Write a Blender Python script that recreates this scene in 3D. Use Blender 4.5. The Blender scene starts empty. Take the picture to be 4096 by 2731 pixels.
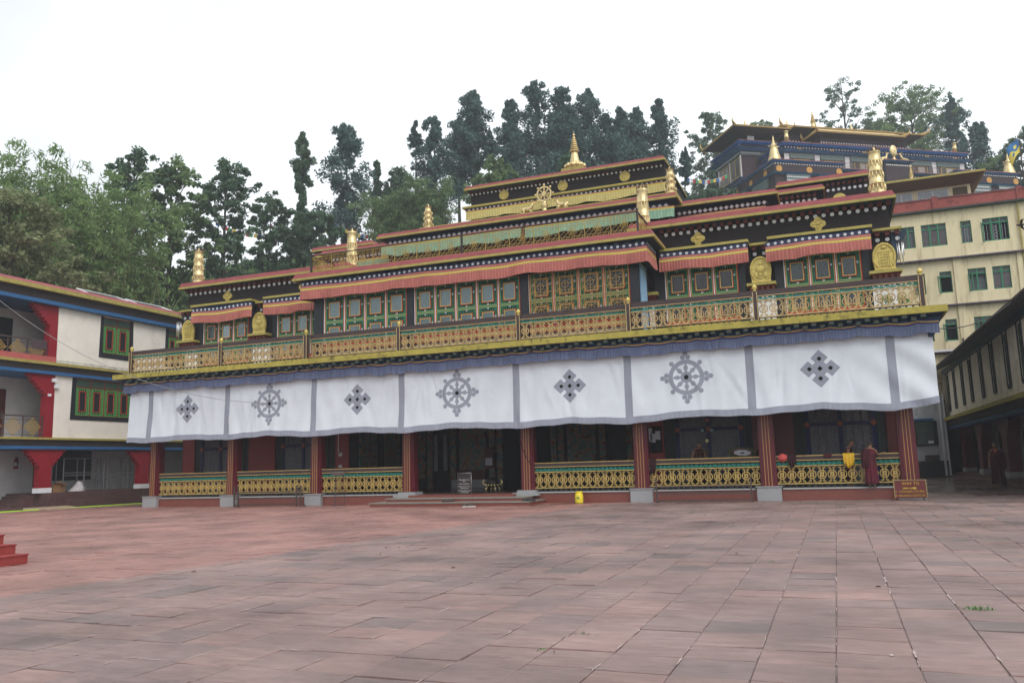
import bpy, math, random
import numpy as np
from mathutils import Matrix, Vector, Euler

SC = bpy.context.scene
COL = SC.collection
rnd = random.Random(7)
rng = np.random.default_rng(11)

# ------------------------------------------------------------------ camera
def setup_camera():
    yaw, pitch, roll = math.radians(21.015), math.radians(8.417), math.radians(-1.65)
    f = Vector((-math.sin(yaw)*math.cos(pitch), math.cos(yaw)*math.cos(pitch), math.sin(pitch)))
    r = Vector((math.cos(yaw), math.sin(yaw), 0)); u = r.cross(f)
    c, s = math.cos(roll), math.sin(roll)
    r2 = r*c + u*s; u2 = u*c - r*s
    m = Matrix.Identity(4)
    for i in range(3):
        m[i][0], m[i][1], m[i][2] = r2[i], u2[i], -f[i]
    m[0][3], m[1][3], m[2][3] = 13.578, -29.833, 1.489
    cam = bpy.data.cameras.new("camera"); o = bpy.data.objects.new("camera", cam); COL.objects.link(o)
    o.matrix_world = m
    cam.sensor_width = 36; cam.lens = 36*3303.8/4096; cam.clip_start = .1; cam.clip_end = 2000
    SC.camera = o
setup_camera()

# ------------------------------------------------------------------ sky, sun, exposure
SUN_EL, SUN_AZ = math.radians(50), math.radians(130)     # overcast: a broad soft sun behind the camera, to its right
w = bpy.data.worlds.new("World"); SC.world = w; w.use_nodes = True
nt = w.node_tree; nt.nodes.clear()
sky = nt.nodes.new('ShaderNodeTexSky'); sky.sky_type = 'NISHITA'; sky.sun_disc = False
sky.sun_elevation = SUN_EL; sky.sun_rotation = SUN_AZ; sky.dust_density = 6; sky.air_density = 1.2
b1 = nt.nodes.new('ShaderNodeBackground'); b1.inputs[1].default_value = .09
b2 = nt.nodes.new('ShaderNodeBackground'); b2.inputs[0].default_value = (.93, .97, 1, 1); b2.inputs[1].default_value = 1.2
tc = nt.nodes.new('ShaderNodeTexCoord'); cn = nt.nodes.new('ShaderNodeTexNoise'); cn.inputs['Scale'].default_value = 1.7; cn.inputs['Detail'].default_value = 4
cr_ = nt.nodes.new('ShaderNodeMapRange'); cr_.inputs[1].default_value = .35; cr_.inputs[2].default_value = .65; cr_.inputs[3].default_value = .66; cr_.inputs[4].default_value = 1.28
nt.links.new(tc.outputs['Generated'], cn.inputs['Vector']); nt.links.new(cn.outputs[0], cr_.inputs[0]); nt.links.new(cr_.outputs[0], b2.inputs[1])
mx = nt.nodes.new('ShaderNodeMixShader'); mx.inputs[0].default_value = .88      # a closed cloud deck
out = nt.nodes.new('ShaderNodeOutputWorld')
nt.links.new(sky.outputs[0], b1.inputs[0]); nt.links.new(b1.outputs[0], mx.inputs[1])
nt.links.new(b2.outputs[0], mx.inputs[2]); nt.links.new(mx.outputs[0], out.inputs[0])
sl = bpy.data.lights.new("sun", 'SUN'); sl.energy = 1.4; sl.angle = math.radians(40); sl.color = (1, .97, .93)
so = bpy.data.objects.new("sun", sl); COL.objects.link(so)
so.rotation_euler = Euler((math.radians(90)-SUN_EL, 0, math.radians(50)), 'XYZ'); so.location = (10, -30, 60)
SC.view_settings.view_transform = 'Standard'; SC.view_settings.look = 'None'
SC.view_settings.exposure = 0.42; SC.view_settings.gamma = 1
SC.render.engine = 'CYCLES'
SC.cycles.max_bounces = 6; SC.cycles.transparent_max_bounces = 8; SC.cycles.volume_bounces = 1
SC.render.resolution_x = 1024; SC.render.resolution_y = 682

# ------------------------------------------------------------------ materials
def lin(h):
    h = h.lstrip('#'); c = [int(h[i:i+2], 16)/255 for i in (0, 2, 4)]
    return tuple(x/12.92 if x <= .04045 else ((x+.055)/1.055)**2.4 for x in c)
MATS = {}
def nd(nt, t, **k):
    n = nt.nodes.new(t)
    for a, v in k.items(): setattr(n, a, v)
    return n
def mat(name, col, rough=.75, var=.15, scale=2.5, stain=None, stain_amt=.5, stain_scale=(3, 3, .8), metal=0., bump=0., bscale=40., island=0., spec=.4):
    """procedural paint / stone / cloth: two noise octaves of tone, optional dirt with its own shape, fine relief"""
    if name in MATS: return MATS[name]
    if isinstance(col, str): col = lin(col)
    m = bpy.data.materials.new(name); m.use_nodes = True; t = m.node_tree
    p = t.nodes['Principled BSDF']; L = t.links.new
    p.inputs['Roughness'].default_value = rough; p.inputs['Metallic'].default_value = metal
    p.inputs['Specular IOR Level'].default_value = spec
    geo = nd(t, 'ShaderNodeNewGeometry')
    n1 = nd(t, 'ShaderNodeTexNoise'); n1.inputs['Scale'].default_value = scale; n1.inputs['Detail'].default_value = 5
    n1.inputs['Roughness'].default_value = .65
    L(geo.outputs['Position'], n1.inputs['Vector'])
    mp = nd(t, 'ShaderNodeMapRange'); mp.inputs[1].default_value = .3; mp.inputs[2].default_value = .7
    mp.inputs[3].default_value = 1-var; mp.inputs[4].default_value = 1+var
    L(n1.outputs[0], mp.inputs[0])
    val = mp.outputs[0]
    if island:
        mi = nd(t, 'ShaderNodeMapRange'); mi.inputs[3].default_value = 1-island; mi.inputs[4].default_value = 1+island
        L(geo.outputs['Random Per Island'], mi.inputs[0])
        mm = nd(t, 'ShaderNodeMath', operation='MULTIPLY'); L(val, mm.inputs[0]); L(mi.outputs[0], mm.inputs[1]); val = mm.outputs[0]
    mul = nd(t, 'ShaderNodeVectorMath', operation='SCALE'); mul.inputs[0].default_value = col
    L(val, mul.inputs['Scale'])
    cur = mul.outputs[0]
    if stain:
        sc = lin(stain) if isinstance(stain, str) else stain
        mpg = nd(t, 'ShaderNodeMapping'); mpg.inputs['Scale'].default_value = stain_scale
        L(geo.outputs['Position'], mpg.inputs['Vector'])
        n2 = nd(t, 'ShaderNodeTexNoise'); n2.inputs['Scale'].default_value = 1.6; n2.inputs['Detail'].default_value = 7; n2.inputs['Roughness'].default_value = .72
        L(mpg.outputs[0], n2.inputs['Vector'])
        r = nd(t, 'ShaderNodeMapRange'); r.inputs[1].default_value = .53; r.inputs[2].default_value = .68; r.inputs[4].default_value = stain_amt
        L(n2.outputs[0], r.inputs[0])
        mix = nd(t, 'ShaderNodeMix', data_type='RGBA'); L(r.outputs[0], mix.inputs[0]); L(cur, mix.inputs[6]); mix.inputs[7].default_value = (*sc, 1)
        cur = mix.outputs[2]
    L(cur, p.inputs['Base Color'])
    if bump:
        n3 = nd(t, 'ShaderNodeTexNoise'); n3.inputs['Scale'].default_value = bscale; n3.inputs['Detail'].default_value = 3
        L(geo.outputs['Position'], n3.inputs['Vector'])
        bp = nd(t, 'ShaderNodeBump'); bp.inputs['Strength'].default_value = bump; bp.inputs['Distance'].default_value = .02
        L(n3.outputs[0], bp.inputs['Height']); L(bp.outputs[0], p.inputs['Normal'])
    MATS[name] = m
    return m
def glass(name='glass', tint=(.8, .85, .85)):
    if name in MATS: return MATS[name]
    m = bpy.data.materials.new(name); m.use_nodes = True; t = m.node_tree; t.nodes.clear()
    a = nd(t, 'ShaderNodeBsdfTransparent'); a.inputs[0].default_value = (*tint, 1)
    g = nd(t, 'ShaderNodeBsdfGlossy'); g.inputs['Roughness'].default_value = .03
    f = nd(t, 'ShaderNodeFresnel'); f.inputs[0].default_value = 1.5
    x = nd(t, 'ShaderNodeMixShader'); o = nd(t, 'ShaderNodeOutputMaterial')
    t.links.new(f.outputs[0], x.inputs[0]); t.links.new(a.outputs[0], x.inputs[1]); t.links.new(g.outputs[0], x.inputs[2]); t.links.new(x.outputs[0], o.inputs[0])
    MATS[name] = m; return m
def leafmat(name, c1, c2, transl=.25):
    """foliage: tone per leaf and per clump, a little light through the leaf"""
    m = bpy.data.materials.new(name); m.use_nodes = True; t = m.node_tree; L = t.links.new
    p = t.nodes['Principled BSDF']; p.inputs['Roughness'].default_value = .65; p.inputs['Specular IOR Level'].default_value = .25
    geo = nd(t, 'ShaderNodeNewGeometry'); n = nd(t, 'ShaderNodeTexNoise'); n.inputs['Scale'].default_value = .55; n.inputs['Detail'].default_value = 3
    L(geo.outputs['Position'], n.inputs['Vector'])
    ad = nd(t, 'ShaderNodeMath', operation='MULTIPLY_ADD'); ad.inputs[1].default_value = .55
    mr = nd(t, 'ShaderNodeMapRange'); mr.inputs[1].default_value = .32; mr.inputs[2].default_value = .68; mr.inputs[4].default_value = .55
    L(n.outputs[0], mr.inputs[0]); L(geo.outputs['Random Per Island'], ad.inputs[0]); L(mr.outputs[0], ad.inputs[2])
    mix = nd(t, 'ShaderNodeMix', data_type='RGBA'); mix.inputs[6].default_value = (*c1, 1); mix.inputs[7].default_value = (*c2, 1)
    L(ad.outputs[0], mix.inputs[0]); L(mix.outputs[2], p.inputs['Base Color'])
    tr = nd(t, 'ShaderNodeBsdfTranslucent'); L(mix.outputs[2], tr.inputs[0])
    ms = nd(t, 'ShaderNodeMixShader'); ms.inputs[0].default_value = transl
    L(p.outputs[0], ms.inputs[1]); L(tr.outputs[0], ms.inputs[2]); L(ms.outputs[0], t.nodes['Material Output'].inputs[0])
    MATS[name] = m; return m

# ------------------------------------------------------------------ mesh helpers
class G:
    def __init__(s): s.v = []; s.f = []; s.m = []
    def add(s, vs, fs, mi=0):
        n = len(s.v); s.v += [tuple(map(float, p)) for p in vs]
        s.f += [tuple(i+n for i in f) for f in fs]; s.m += [mi]*len(fs); return s
    def box(s, x0, x1, y0, y1, z0, z1, mi=0):
        x0, x1 = min(x0, x1), max(x0, x1); y0, y1 = min(y0, y1), max(y0, y1); z0, z1 = min(z0, z1), max(z0, z1)
        return s.add([(x0,y0,z0),(x1,y0,z0),(x1,y1,z0),(x0,y1,z0),(x0,y0,z1),(x1,y0,z1),(x1,y1,z1),(x0,y1,z1)],
                     [(0,3,2,1),(4,5,6,7),(0,1,5,4),(1,2,6,5),(2,3,7,6),(3,0,4,7)], mi)
    def frus(s, b, t, z0, z1, mi=0):
        """box between rectangle b=(x0,x1,y0,y1) at z0 and t at z1"""
        q = lambda r, z: [(r[0],r[2],z),(r[1],r[2],z),(r[1],r[3],z),(r[0],r[3],z)]
        return s.add(q(b, z0)+q(t, z1), [(0,3,2,1),(4,5,6,7),(0,1,5,4),(1,2,6,5),(2,3,7,6),(3,0,4,7)], mi)
    def prism(s, pts, plane, a, b, mi=0):
        n = len(pts)
        f = {'xz': lambda p, d: (p[0], d, p[1]), 'xy': lambda p, d: (p[0], p[1], d), 'yz': lambda p, d: (d, p[0], p[1])}[plane]
        vs = [f(p, a) for p in pts]+[f(p, b) for p in pts]
        fs = [tuple(range(n)), tuple(range(2*n-1, n-1, -1))]+[(i, i+n, (i+1) % n+n, (i+1) % n) for i in range(n)]
        return s.add(vs, fs, mi)
    def lathe(s, prof, n=16, c=(0, 0, 0), mi=0, sx=1, sy=1):
        vs = []; fs = []
        for r, z in prof:
            for i in range(n):
                a = 2*math.pi*i/n; vs.append((c[0]+sx*r*math.cos(a), c[1]+sy*r*math.sin(a), c[2]+z))
        for j in range(len(prof)-1):
            for i in range(n):
                fs.append((j*n+i, j*n+(i+1) % n, (j+1)*n+(i+1) % n, (j+1)*n+i))
        fs.append(tuple(range(n-1, -1, -1))); fs.append(tuple((len(prof)-1)*n+i for i in range(n)))
        return s.add(vs, fs, mi)
    def tube(s, pts, r, n=6, mi=0):
        pts = [Vector(p) for p in pts]; k = len(pts); rr = r if isinstance(r, (list, tuple)) else [r]*k
        vs = []; fs = []; up = Vector((0, 0, 1)); px = None
        for i, p in enumerate(pts):
            d = (pts[min(i+1, k-1)]-pts[max(i-1, 0)]).normalized()
            x = d.cross(up) if px is None else (px - d*px.dot(d))
            if x.length < 1e-4: x = d.cross(Vector((0, 1, 0)))
            x.normalize(); px = x; y = d.cross(x)
            for j in range(n):
                a = 2*math.pi*j/n; vs.append(p+x*(rr[i]*math.cos(a))+y*(rr[i]*math.sin(a)))
        for i in range(k-1):
            for j in range(n): fs.append((i*n+j, i*n+(j+1) % n, (i+1)*n+(j+1) % n, (i+1)*n+j))
        fs.append(tuple(range(n-1, -1, -1))); fs.append(tuple((k-1)*n+j for j in range(n)))
        return s.add(vs, fs, mi)
    def ell(s, c, r, nu=12, nv=8, mi=0):
        prof = [(math.sin(math.pi*j/nv), -math.cos(math.pi*j/nv)) for j in range(nv+1)]
        prof[0] = (1e-3, -1); prof[-1] = (1e-3, 1)
        vs = []; fs = []
        for q, z in prof:
            for i in range(nu):
                a = 2*math.pi*i/nu; vs.append((c[0]+r[0]*q*math.cos(a), c[1]+r[1]*q*math.sin(a), c[2]+r[2]*z))
        for j in range(nv):
            for i in range(nu): fs.append((j*nu+i, j*nu+(i+1) % nu, (j+1)*nu+(i+1) % nu, (j+1)*nu+i))
        fs.append(tuple(range(nu-1, -1, -1))); fs.append(tuple(nv*nu+i for i in range(nu)))
        return s.add(vs, fs, mi)
    def ring(s, cx, cz, ro, ri, y0, y1, n=16, mi=0):
        vs = []; fs = []
        for i in range(n):
            a = 2*math.pi*i/n; ca, sa = math.cos(a), math.sin(a)
            vs += [(cx+ro*ca, y0, cz+ro*sa), (cx+ri*ca, y0, cz+ri*sa), (cx+ro*ca, y1, cz+ro*sa), (cx+ri*ca, y1, cz+ri*sa)]
        for i in range(n):
            a = 4*i; b = 4*((i+1) % n)
            fs += [(a, b, b+1, a+1), (a+2, a+3, b+3, b+2), (a, a+2, b+2, b), (a+1, b+1, b+3, a+3)]
        return s.add(vs, fs, mi)
    def disc(s, cx, cz, r, y0, y1, n=14, mi=0):
        return s.prism([(cx+r*math.cos(2*math.pi*i/n), cz+r*math.sin(2*math.pi*i/n)) for i in range(n)], 'xz', y0, y1, mi)
    def strip(s, pts, wd, y0, y1, mi=0):
        """flat bars of width wd along a polyline in the xz plane"""
        for (ax, az), (bx, bz) in zip(pts, pts[1:]):
            dx, dz = bx-ax, bz-az; l = math.hypot(dx, dz) or 1; nx, nz = -dz/l*wd/2, dx/l*wd/2; ex, ez = dx/l*wd*.3, dz/l*wd*.3
            s.prism([(ax+nx-ex, az+nz-ez), (bx+nx+ex, bz+nz+ez), (bx-nx+ex, bz-nz+ez), (ax-nx-ex, az-nz-ez)], 'xz', y0, y1, mi)
        return s
    def mesh(s, name, mats, smooth=False):
        me = bpy.data.meshes.new(name)
        me.from_pydata(s.v, [], s.f)
        for m in (mats if isinstance(mats, (list, tuple)) else [mats]): me.materials.append(m)
        if any(s.m): me.polygons.foreach_set('material_index', s.m)
        if smooth: me.polygons.foreach_set('use_smooth', [True]*len(s.f))
        me.update(); return me
WM = {}
def put(name, data, parent=None, loc=(0, 0, 0), rot=(0, 0, 0), scale=(1, 1, 1), label=None, cat=None, group=None, kind=None):
    """link an object; loc/rot are world values also for children"""
    o = bpy.data.objects.new(name, data); COL.objects.link(o)
    o.location = loc; o.rotation_euler = rot; o.scale = scale
    WM[o] = Matrix.LocRotScale(Vector(loc), Euler(rot), Vector(scale))
    if parent is not None:
        o.parent = parent; o.matrix_parent_inverse = WM[parent].inverted()
    if label: o['label'] = label
    if cat: o['category'] = cat
    if group: o['group'] = group
    if kind: o['kind'] = kind
    return o
def thing(name, loc, label, cat, group=None): return put(name, None, None, loc, label=label, cat=cat, group=group)
def part(name, g, mats, parent, smooth=False, **k): return put(name, g.mesh(name, mats, smooth), parent, **k)

def grid_mesh(name, P, mats, rowm=None, smooth=True):
    """P: array (rows, cols, 3)"""
    r, c = P.shape[:2]
    v = P.reshape(-1, 3)
    i = np.arange(r-1)[:, None]*c+np.arange(c-1)[None, :]
    f = np.stack([i, i+1, i+c+1, i+c], -1).reshape(-1, 4)
    me = bpy.data.meshes.new(name); me.from_pydata(v.tolist(), [], f.tolist())
    for m in (mats if isinstance(mats, (list, tuple)) else [mats]): me.materials.append(m)
    if rowm is not None: me.polygons.foreach_set('material_index', np.repeat(rowm, c-1).astype(int).tolist())
    if smooth: me.polygons.foreach_set('use_smooth', [True]*len(f))
    me.update(); return me
def quads_mesh(name, V4, mats):
    """V4: (n,4,3) separate quads"""
    n = len(V4); me = bpy.data.meshes.new(name)
    me.vertices.add(4*n); me.vertices.foreach_set('co', V4.astype(np.float32).ravel())
    me.loops.add(4*n); me.loops.foreach_set('vertex_index', np.arange(4*n, dtype=np.int32))
    me.polygons.add(n); me.polygons.foreach_set('loop_start', np.arange(0, 4*n, 4, dtype=np.int32))
    me.materials.append(mats); me.update(calc_edges=True); return me
def holes(g, plane, d0, d1, a0, a1, z0, z1, hs, mi=0):
    """a solid wall slab a0..a1 x z0..z1 between depths d0,d1 with rectangular openings hs=[(a0,a1,z0,z1)]"""
    xs = sorted({a0, a1, *[h[0] for h in hs], *[h[1] for h in hs]}); zs = sorted({z0, z1, *[h[2] for h in hs], *[h[3] for h in hs]})
    xs = [x for x in xs if a0 <= x <= a1]; zs = [z for z in zs if z0 <= z <= z1]
    for xa, xb in zip(xs, xs[1:]):
        run = None
        for za, zb in list(zip(zs, zs[1:]))+[(None, None)]:
            solid = za is not None and not any(h[0] <= (xa+xb)/2 <= h[1] and h[2] <= (za+zb)/2 <= h[3] for h in hs)
            if solid: run = (run[0], zb) if run else (za, zb)
            elif run:
                if plane == 'y': g.box(xa, xb, d0, d1, *run, mi)
                else: g.box(d0, d1, xa, xb, *run, mi)
                run = None
    return g
def text_mesh(body, size, m, align='CENTER', ext=.002):
    c = bpy.data.curves.new('lettering', 'FONT'); c.body = body; c.size = size; c.align_x = align; c.extrude = ext; c.resolution_u = 2
    o = bpy.data.objects.new('tmp', c); COL.objects.link(o)
    bpy.context.view_layer.update()
    me = bpy.data.meshes.new_from_object(o.evaluated_get(bpy.context.evaluated_depsgraph_get()))
    bpy.data.objects.remove(o); me.materials.clear(); me.materials.append(m); return me

# colours of the place
M_yel = mat('ochre_yellow_paint', (.37, .31, .06), .7, .18, 3, stain='2b2715', stain_amt=.75, stain_scale=(2.5, 2.5, 2.2))
M_yel2 = mat('ochre_trim_paint', (.36, .30, .08), .65, .14, 4, stain='3a351d', stain_amt=.35, stain_scale=(2, 2, 1))
M_red = mat('red_roof_paint', (.28, .064, .070), .7, .14, 2, stain='3d2020', stain_amt=.35, stain_scale=(1, 1, 3))
M_navy = mat('navy_paint', (.012, .035, .07), .6, .2)
M_black = mat('black_brown_wall', (.021, .016, .018), .95, .3, 9, bump=.6, bscale=60)
M_jamb = mat('black_jamb_paint', (.013, .015, .02), .55, .2)
M_dent = mat('red_brown_dentil', (.115, .022, .018), .7, .2)
M_white = mat('white_paint', (.72, .72, .74), .7, .06, 3)
M_gold = mat('gilded_copper', (.66, .52, .27), .42, .25, 3, stain='3a2c12', stain_amt=.75, stain_scale=(5, 5, 2), metal=.85, bump=.35, bscale=14)
M_goldp = mat('gold_paint', (.56, .44, .13), .45, .2, 5, stain='5a4a10', stain_amt=.5, stain_scale=(7, 7, 7), metal=.3, bump=.3, bscale=25)
M_green = mat('green_window_paint', (.030, .190, .098), .5, .15, 5)
M_dkgreen = mat('dark_lattice_ground', (.012, .035, .028), .7, .3, 6)
M_pyel = mat('pale_yellow_line', (.60, .50, .15), .6, .08)
M_pred = mat('vermilion_line', (.42, .045, .03), .6, .08)
M_maroon = mat('maroon_paint', (.10, .014, .020), .45, .15, 2)
M_brown = mat('brown_rail_paint', (.050, .030, .030), .6, .15, 4)
M_tan = mat('tan_gold_cast_concrete', (.50, .36, .17), .65, .22, 5, stain='4a3520', stain_amt=.45, stain_scale=(2, 2, 1.5))
M_gilt = mat('bright_yellow_gilt', (.53, .38, .12), .6, .2, 5, stain='5a3f18', stain_amt=.35, stain_scale=(2, 2, 2))
M_line = mat('dark_red_groove', (.16, .055, .02), .7, .1)
M_teal = mat('teal_paint', (.02, .23, .185), .6, .12, 5)
M_granite = mat('grey_granite', (.30, .30, .31), .5, .28, 60)
M_plinth = mat('red_granite_plinth', (.19, .055, .040), .28, .16, 25, spec=.5)
M_dark = mat('dark_interior', (.006, .006, .007), .9, .2)
M_glass = glass()
M_curtw = mat('white_curtain', (.66, .68, .72), .9, .08, 6)
M_curtr = mat('dull_red_curtain', (.10, .03, .04), .9, .15, 5)
M_steel = mat('brushed_steel', (.45, .45, .46), .3, .1, 9, metal=.9)
M_iron = mat('brown_painted_iron', (.07, .048, .045), .6, .25, 9)

# ------------------------------------------------------------------ ground and hill
def terr(x, y):
    x = np.asarray(x, float); y = np.asarray(y, float)
    t = np.clip((x-6)/12, 0, 1); y2 = y-15*t*t*(3-2*t)
    t = np.clip((x+21)/3, 0, 1)
    z = np.interp(y2, [22, 31, 42, 52, 70, 90, 115, 150, 260], [0, 10, 19, 24, 31, 38, 43, 44, 30])
    zl = np.interp(y, [11, 21, 31, 42, 52, 70, 90, 115, 150, 260], [0, 9, 16.5, 22, 26, 31, 38, 43, 44, 30])
    z = z*t+zl*(1-t)
    z = z+np.clip((-x-33)*.75, 0, 11)*np.clip((y+40)/30, 0, 1)*np.clip((25-y)/14, 0, 1)
    z = z+np.where(z > .5, .5*np.sin(x*.31+1)*np.sin(y*.27)+.25*np.sin(x*.9)*np.cos(y*.8), 0)
    return z-.12
def build_ground():
    xs = np.unique(np.concatenate([np.linspace(-600, -80, 14), np.linspace(-80, 70, 76), np.linspace(70, 600, 14)]))
    ys = np.unique(np.concatenate([np.linspace(-300, -40, 8), np.linspace(-40, 150, 96), np.linspace(150, 600, 12)]))
    X, Y = np.meshgrid(xs, ys); Z = terr(X, Y); Z = np.where((Y > 150), np.minimum(Z, 44-(Y-150)*.2), Z)
    m = mat('earth_and_low_grass', (.045, .075, .022), .95, .5, .7, stain='2a2415', stain_amt=.6, stain_scale=(.4, .4, .4), bump=.8, bscale=3)
    put('ground', grid_mesh('ground', np.stack([X, Y, Z], -1), m), kind='structure')
build_ground()

def stone_mat():
    m = bpy.data.materials.new('sandstone_slab'); m.use_nodes = True; t = m.node_tree; L = t.links.new
    p = t.nodes['Principled BSDF']; geo = nd(t, 'ShaderNodeNewGeometry'); oi = nd(t, 'ShaderNodeObjectInfo')
    # one tone value per slab: object random for single slabs, island random for the joined field
    sm = nd(t, 'ShaderNodeMath', operation='ADD'); L(geo.outputs['Random Per Island'], sm.inputs[0]); L(oi.outputs['Random'], sm.inputs[1])
    fr = nd(t, 'ShaderNodeMath', operation='FRACT'); L(sm.outputs[0], fr.inputs[0])
    cr = nd(t, 'ShaderNodeValToRGB'); e = cr.color_ramp.elements
    e[0].position = 0; e[0].color = (.165, .126, .120, 1); e[1].position = 1; e[1].color = (.285, .178, .160, 1)
    for pos, c in ((.05, (.200, .145, .136, 1)), (.18, (.224, .156, .145, 1)), (.45, (.236, .160, .147, 1)), (.7, (.248, .164, .150, 1)), (.9, (.264, .170, .154, 1))):
        q = cr.color_ramp.elements.new(pos); q.color = c
    L(fr.outputs[0], cr.inputs[0])
    # the left half of the yard is laid with redder, smoother slabs
    sp = nd(t, 'ShaderNodeSeparateXYZ'); L(geo.outputs['Position'], sp.inputs[0])
    bx = nd(t, 'ShaderNodeMath', operation='MULTIPLY_ADD'); L(sp.outputs[1], bx.inputs[0]); bx.inputs[1].default_value = -.1; bx.inputs[2].default_value = -5.75
    ad = nd(t, 'ShaderNodeMath', operation='ADD'); L(sp.outputs[0], ad.inputs[0]); L(bx.outputs[0], ad.inputs[1])
    nz = nd(t, 'ShaderNodeTexNoise'); nz.inputs['Scale'].default_value = 1.3; L(geo.outputs['Position'], nz.inputs['Vector'])
    ad2 = nd(t, 'ShaderNodeMath', operation='MULTIPLY_ADD'); L(nz.outputs[0], ad2.inputs[0]); ad2.inputs[1].default_value = .25; L(ad.outputs[0], ad2.inputs[2])
    mr = nd(t, 'ShaderNodeMapRange'); mr.inputs[1].default_value = .06; mr.inputs[2].default_value = .2; mr.inputs[3].default_value = .78; mr.inputs[4].default_value = 0
    L(ad2.outputs[0], mr.inputs[0])
    mx = nd(t, 'ShaderNodeMix', data_type='RGBA'); L(mr.outputs[0], mx.inputs[0]); L(cr.outputs[0], mx.inputs[6]); mx.inputs[7].default_value = (.325, .158, .136, 1)
    # cleft grain running across the slabs, blotches, pale worn scratches
    mp = nd(t, 'ShaderNodeMapping'); mp.inputs['Scale'].default_value = (1.6, 6, 1); mp.inputs['Rotation'].default_value = (0, 0, .25); L(geo.outputs['Position'], mp.inputs[0])
    n1 = nd(t, 'ShaderNodeTexNoise'); n1.inputs['Scale'].default_value = 1.6; n1.inputs['Detail'].default_value = 9; n1.inputs['Roughness'].default_value = .7; n1.inputs['Distortion'].default_value = .8; L(mp.outputs[0], n1.inputs['Vector'])
    n2 = nd(t, 'ShaderNodeTexNoise'); n2.inputs['Scale'].default_value = .55; n2.inputs['Detail'].default_value = 6; n2.inputs['Roughness'].default_value = .6; L(geo.outputs['Position'], n2.inputs['Vector'])
    m1 = nd(t, 'ShaderNodeMapRange'); m1.inputs[1].default_value = .28; m1.inputs[2].default_value = .72; m1.inputs[3].default_value = .72; m1.inputs[4].default_value = 1.3; L(n1.outputs[0], m1.inputs[0])
    m2 = nd(t, 'ShaderNodeMapRange'); m2.inputs[1].default_value = .3; m2.inputs[2].default_value = .7; m2.inputs[3].default_value = .64; m2.inputs[4].default_value = 1.26; L(n2.outputs[0], m2.inputs[0])
    mm = nd(t, 'ShaderNodeMath', operation='MULTIPLY'); L(m1.outputs[0], mm.inputs[0]); L(m2.outputs[0], mm.inputs[1])
    vs = nd(t, 'ShaderNodeVectorMath', operation='SCALE'); L(mx.outputs[2], vs.inputs[0]); L(mm.outputs[0], vs.inputs['Scale'])
    # lichen
    n3 = nd(t, 'ShaderNodeTexNoise'); n3.inputs['Scale'].default_value = .9; n3.inputs['Detail'].default_value = 8; n3.inputs['Roughness'].default_value = .75; L(geo.outputs['Position'], n3.inputs['Vector'])
    m3 = nd(t, 'ShaderNodeMapRange'); m3.inputs[1].default_value = .63; m3.inputs[2].default_value = .70; m3.inputs[4].default_value = .55; L(n3.outputs[0], m3.inputs[0])
    mg = nd(t, 'ShaderNodeMix', data_type='RGBA'); L(m3.outputs[0], mg.inputs[0]); L(vs.outputs[0], mg.inputs[6]); mg.inputs[7].default_value = (.20, .165, .05, 1)
    # damp patches are smoother
    n4 = nd(t, 'ShaderNodeTexNoise'); n4.inputs['Scale'].default_value = .35; n4.inputs['Detail'].default_value = 7; L(geo.outputs['Position'], n4.inputs['Vector'])
    wy = nd(t, 'ShaderNodeMapRange'); wy.inputs[1].default_value = -3; wy.inputs[2].default_value = 6; wy.inputs[4].default_value = .34; L(sp.outputs[1], wy.inputs[0])
    aw = nd(t, 'ShaderNodeMath', operation='ADD'); L(n4.outputs[0], aw.inputs[0]); L(wy.outputs[0], aw.inputs[1])
    m4 = nd(t, 'ShaderNodeMapRange'); m4.inputs[1].default_value = .45; m4.inputs[2].default_value = .85; m4.inputs[3].default_value = .62; m4.inputs[4].default_value = .14; L(aw.outputs[0], m4.inputs[0])
    L(m4.outputs[0], p.inputs['Roughness'])
    m5 = nd(t, 'ShaderNodeMapRange'); m5.inputs[1].default_value = .5; m5.inputs[2].default_value = .85; m5.inputs[3].default_value = 1; m5.inputs[4].default_value = .62; L(aw.outputs[0], m5.inputs[0])
    wv = nd(t, 'ShaderNodeVectorMath', operation='SCALE'); L(mg.outputs[2], wv.inputs[0]); L(m5.outputs[0], wv.inputs['Scale']); L(wv.outputs[0], p.inputs['Base Color'])
    bp = nd(t, 'ShaderNodeBump'); bp.inputs['Strength'].default_value = .5; bp.inputs['Distance'].default_value = .012; L(n1.outputs[0], bp.inputs['Height']); L(bp.outputs[0], p.inputs['Normal'])
    return m
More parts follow.
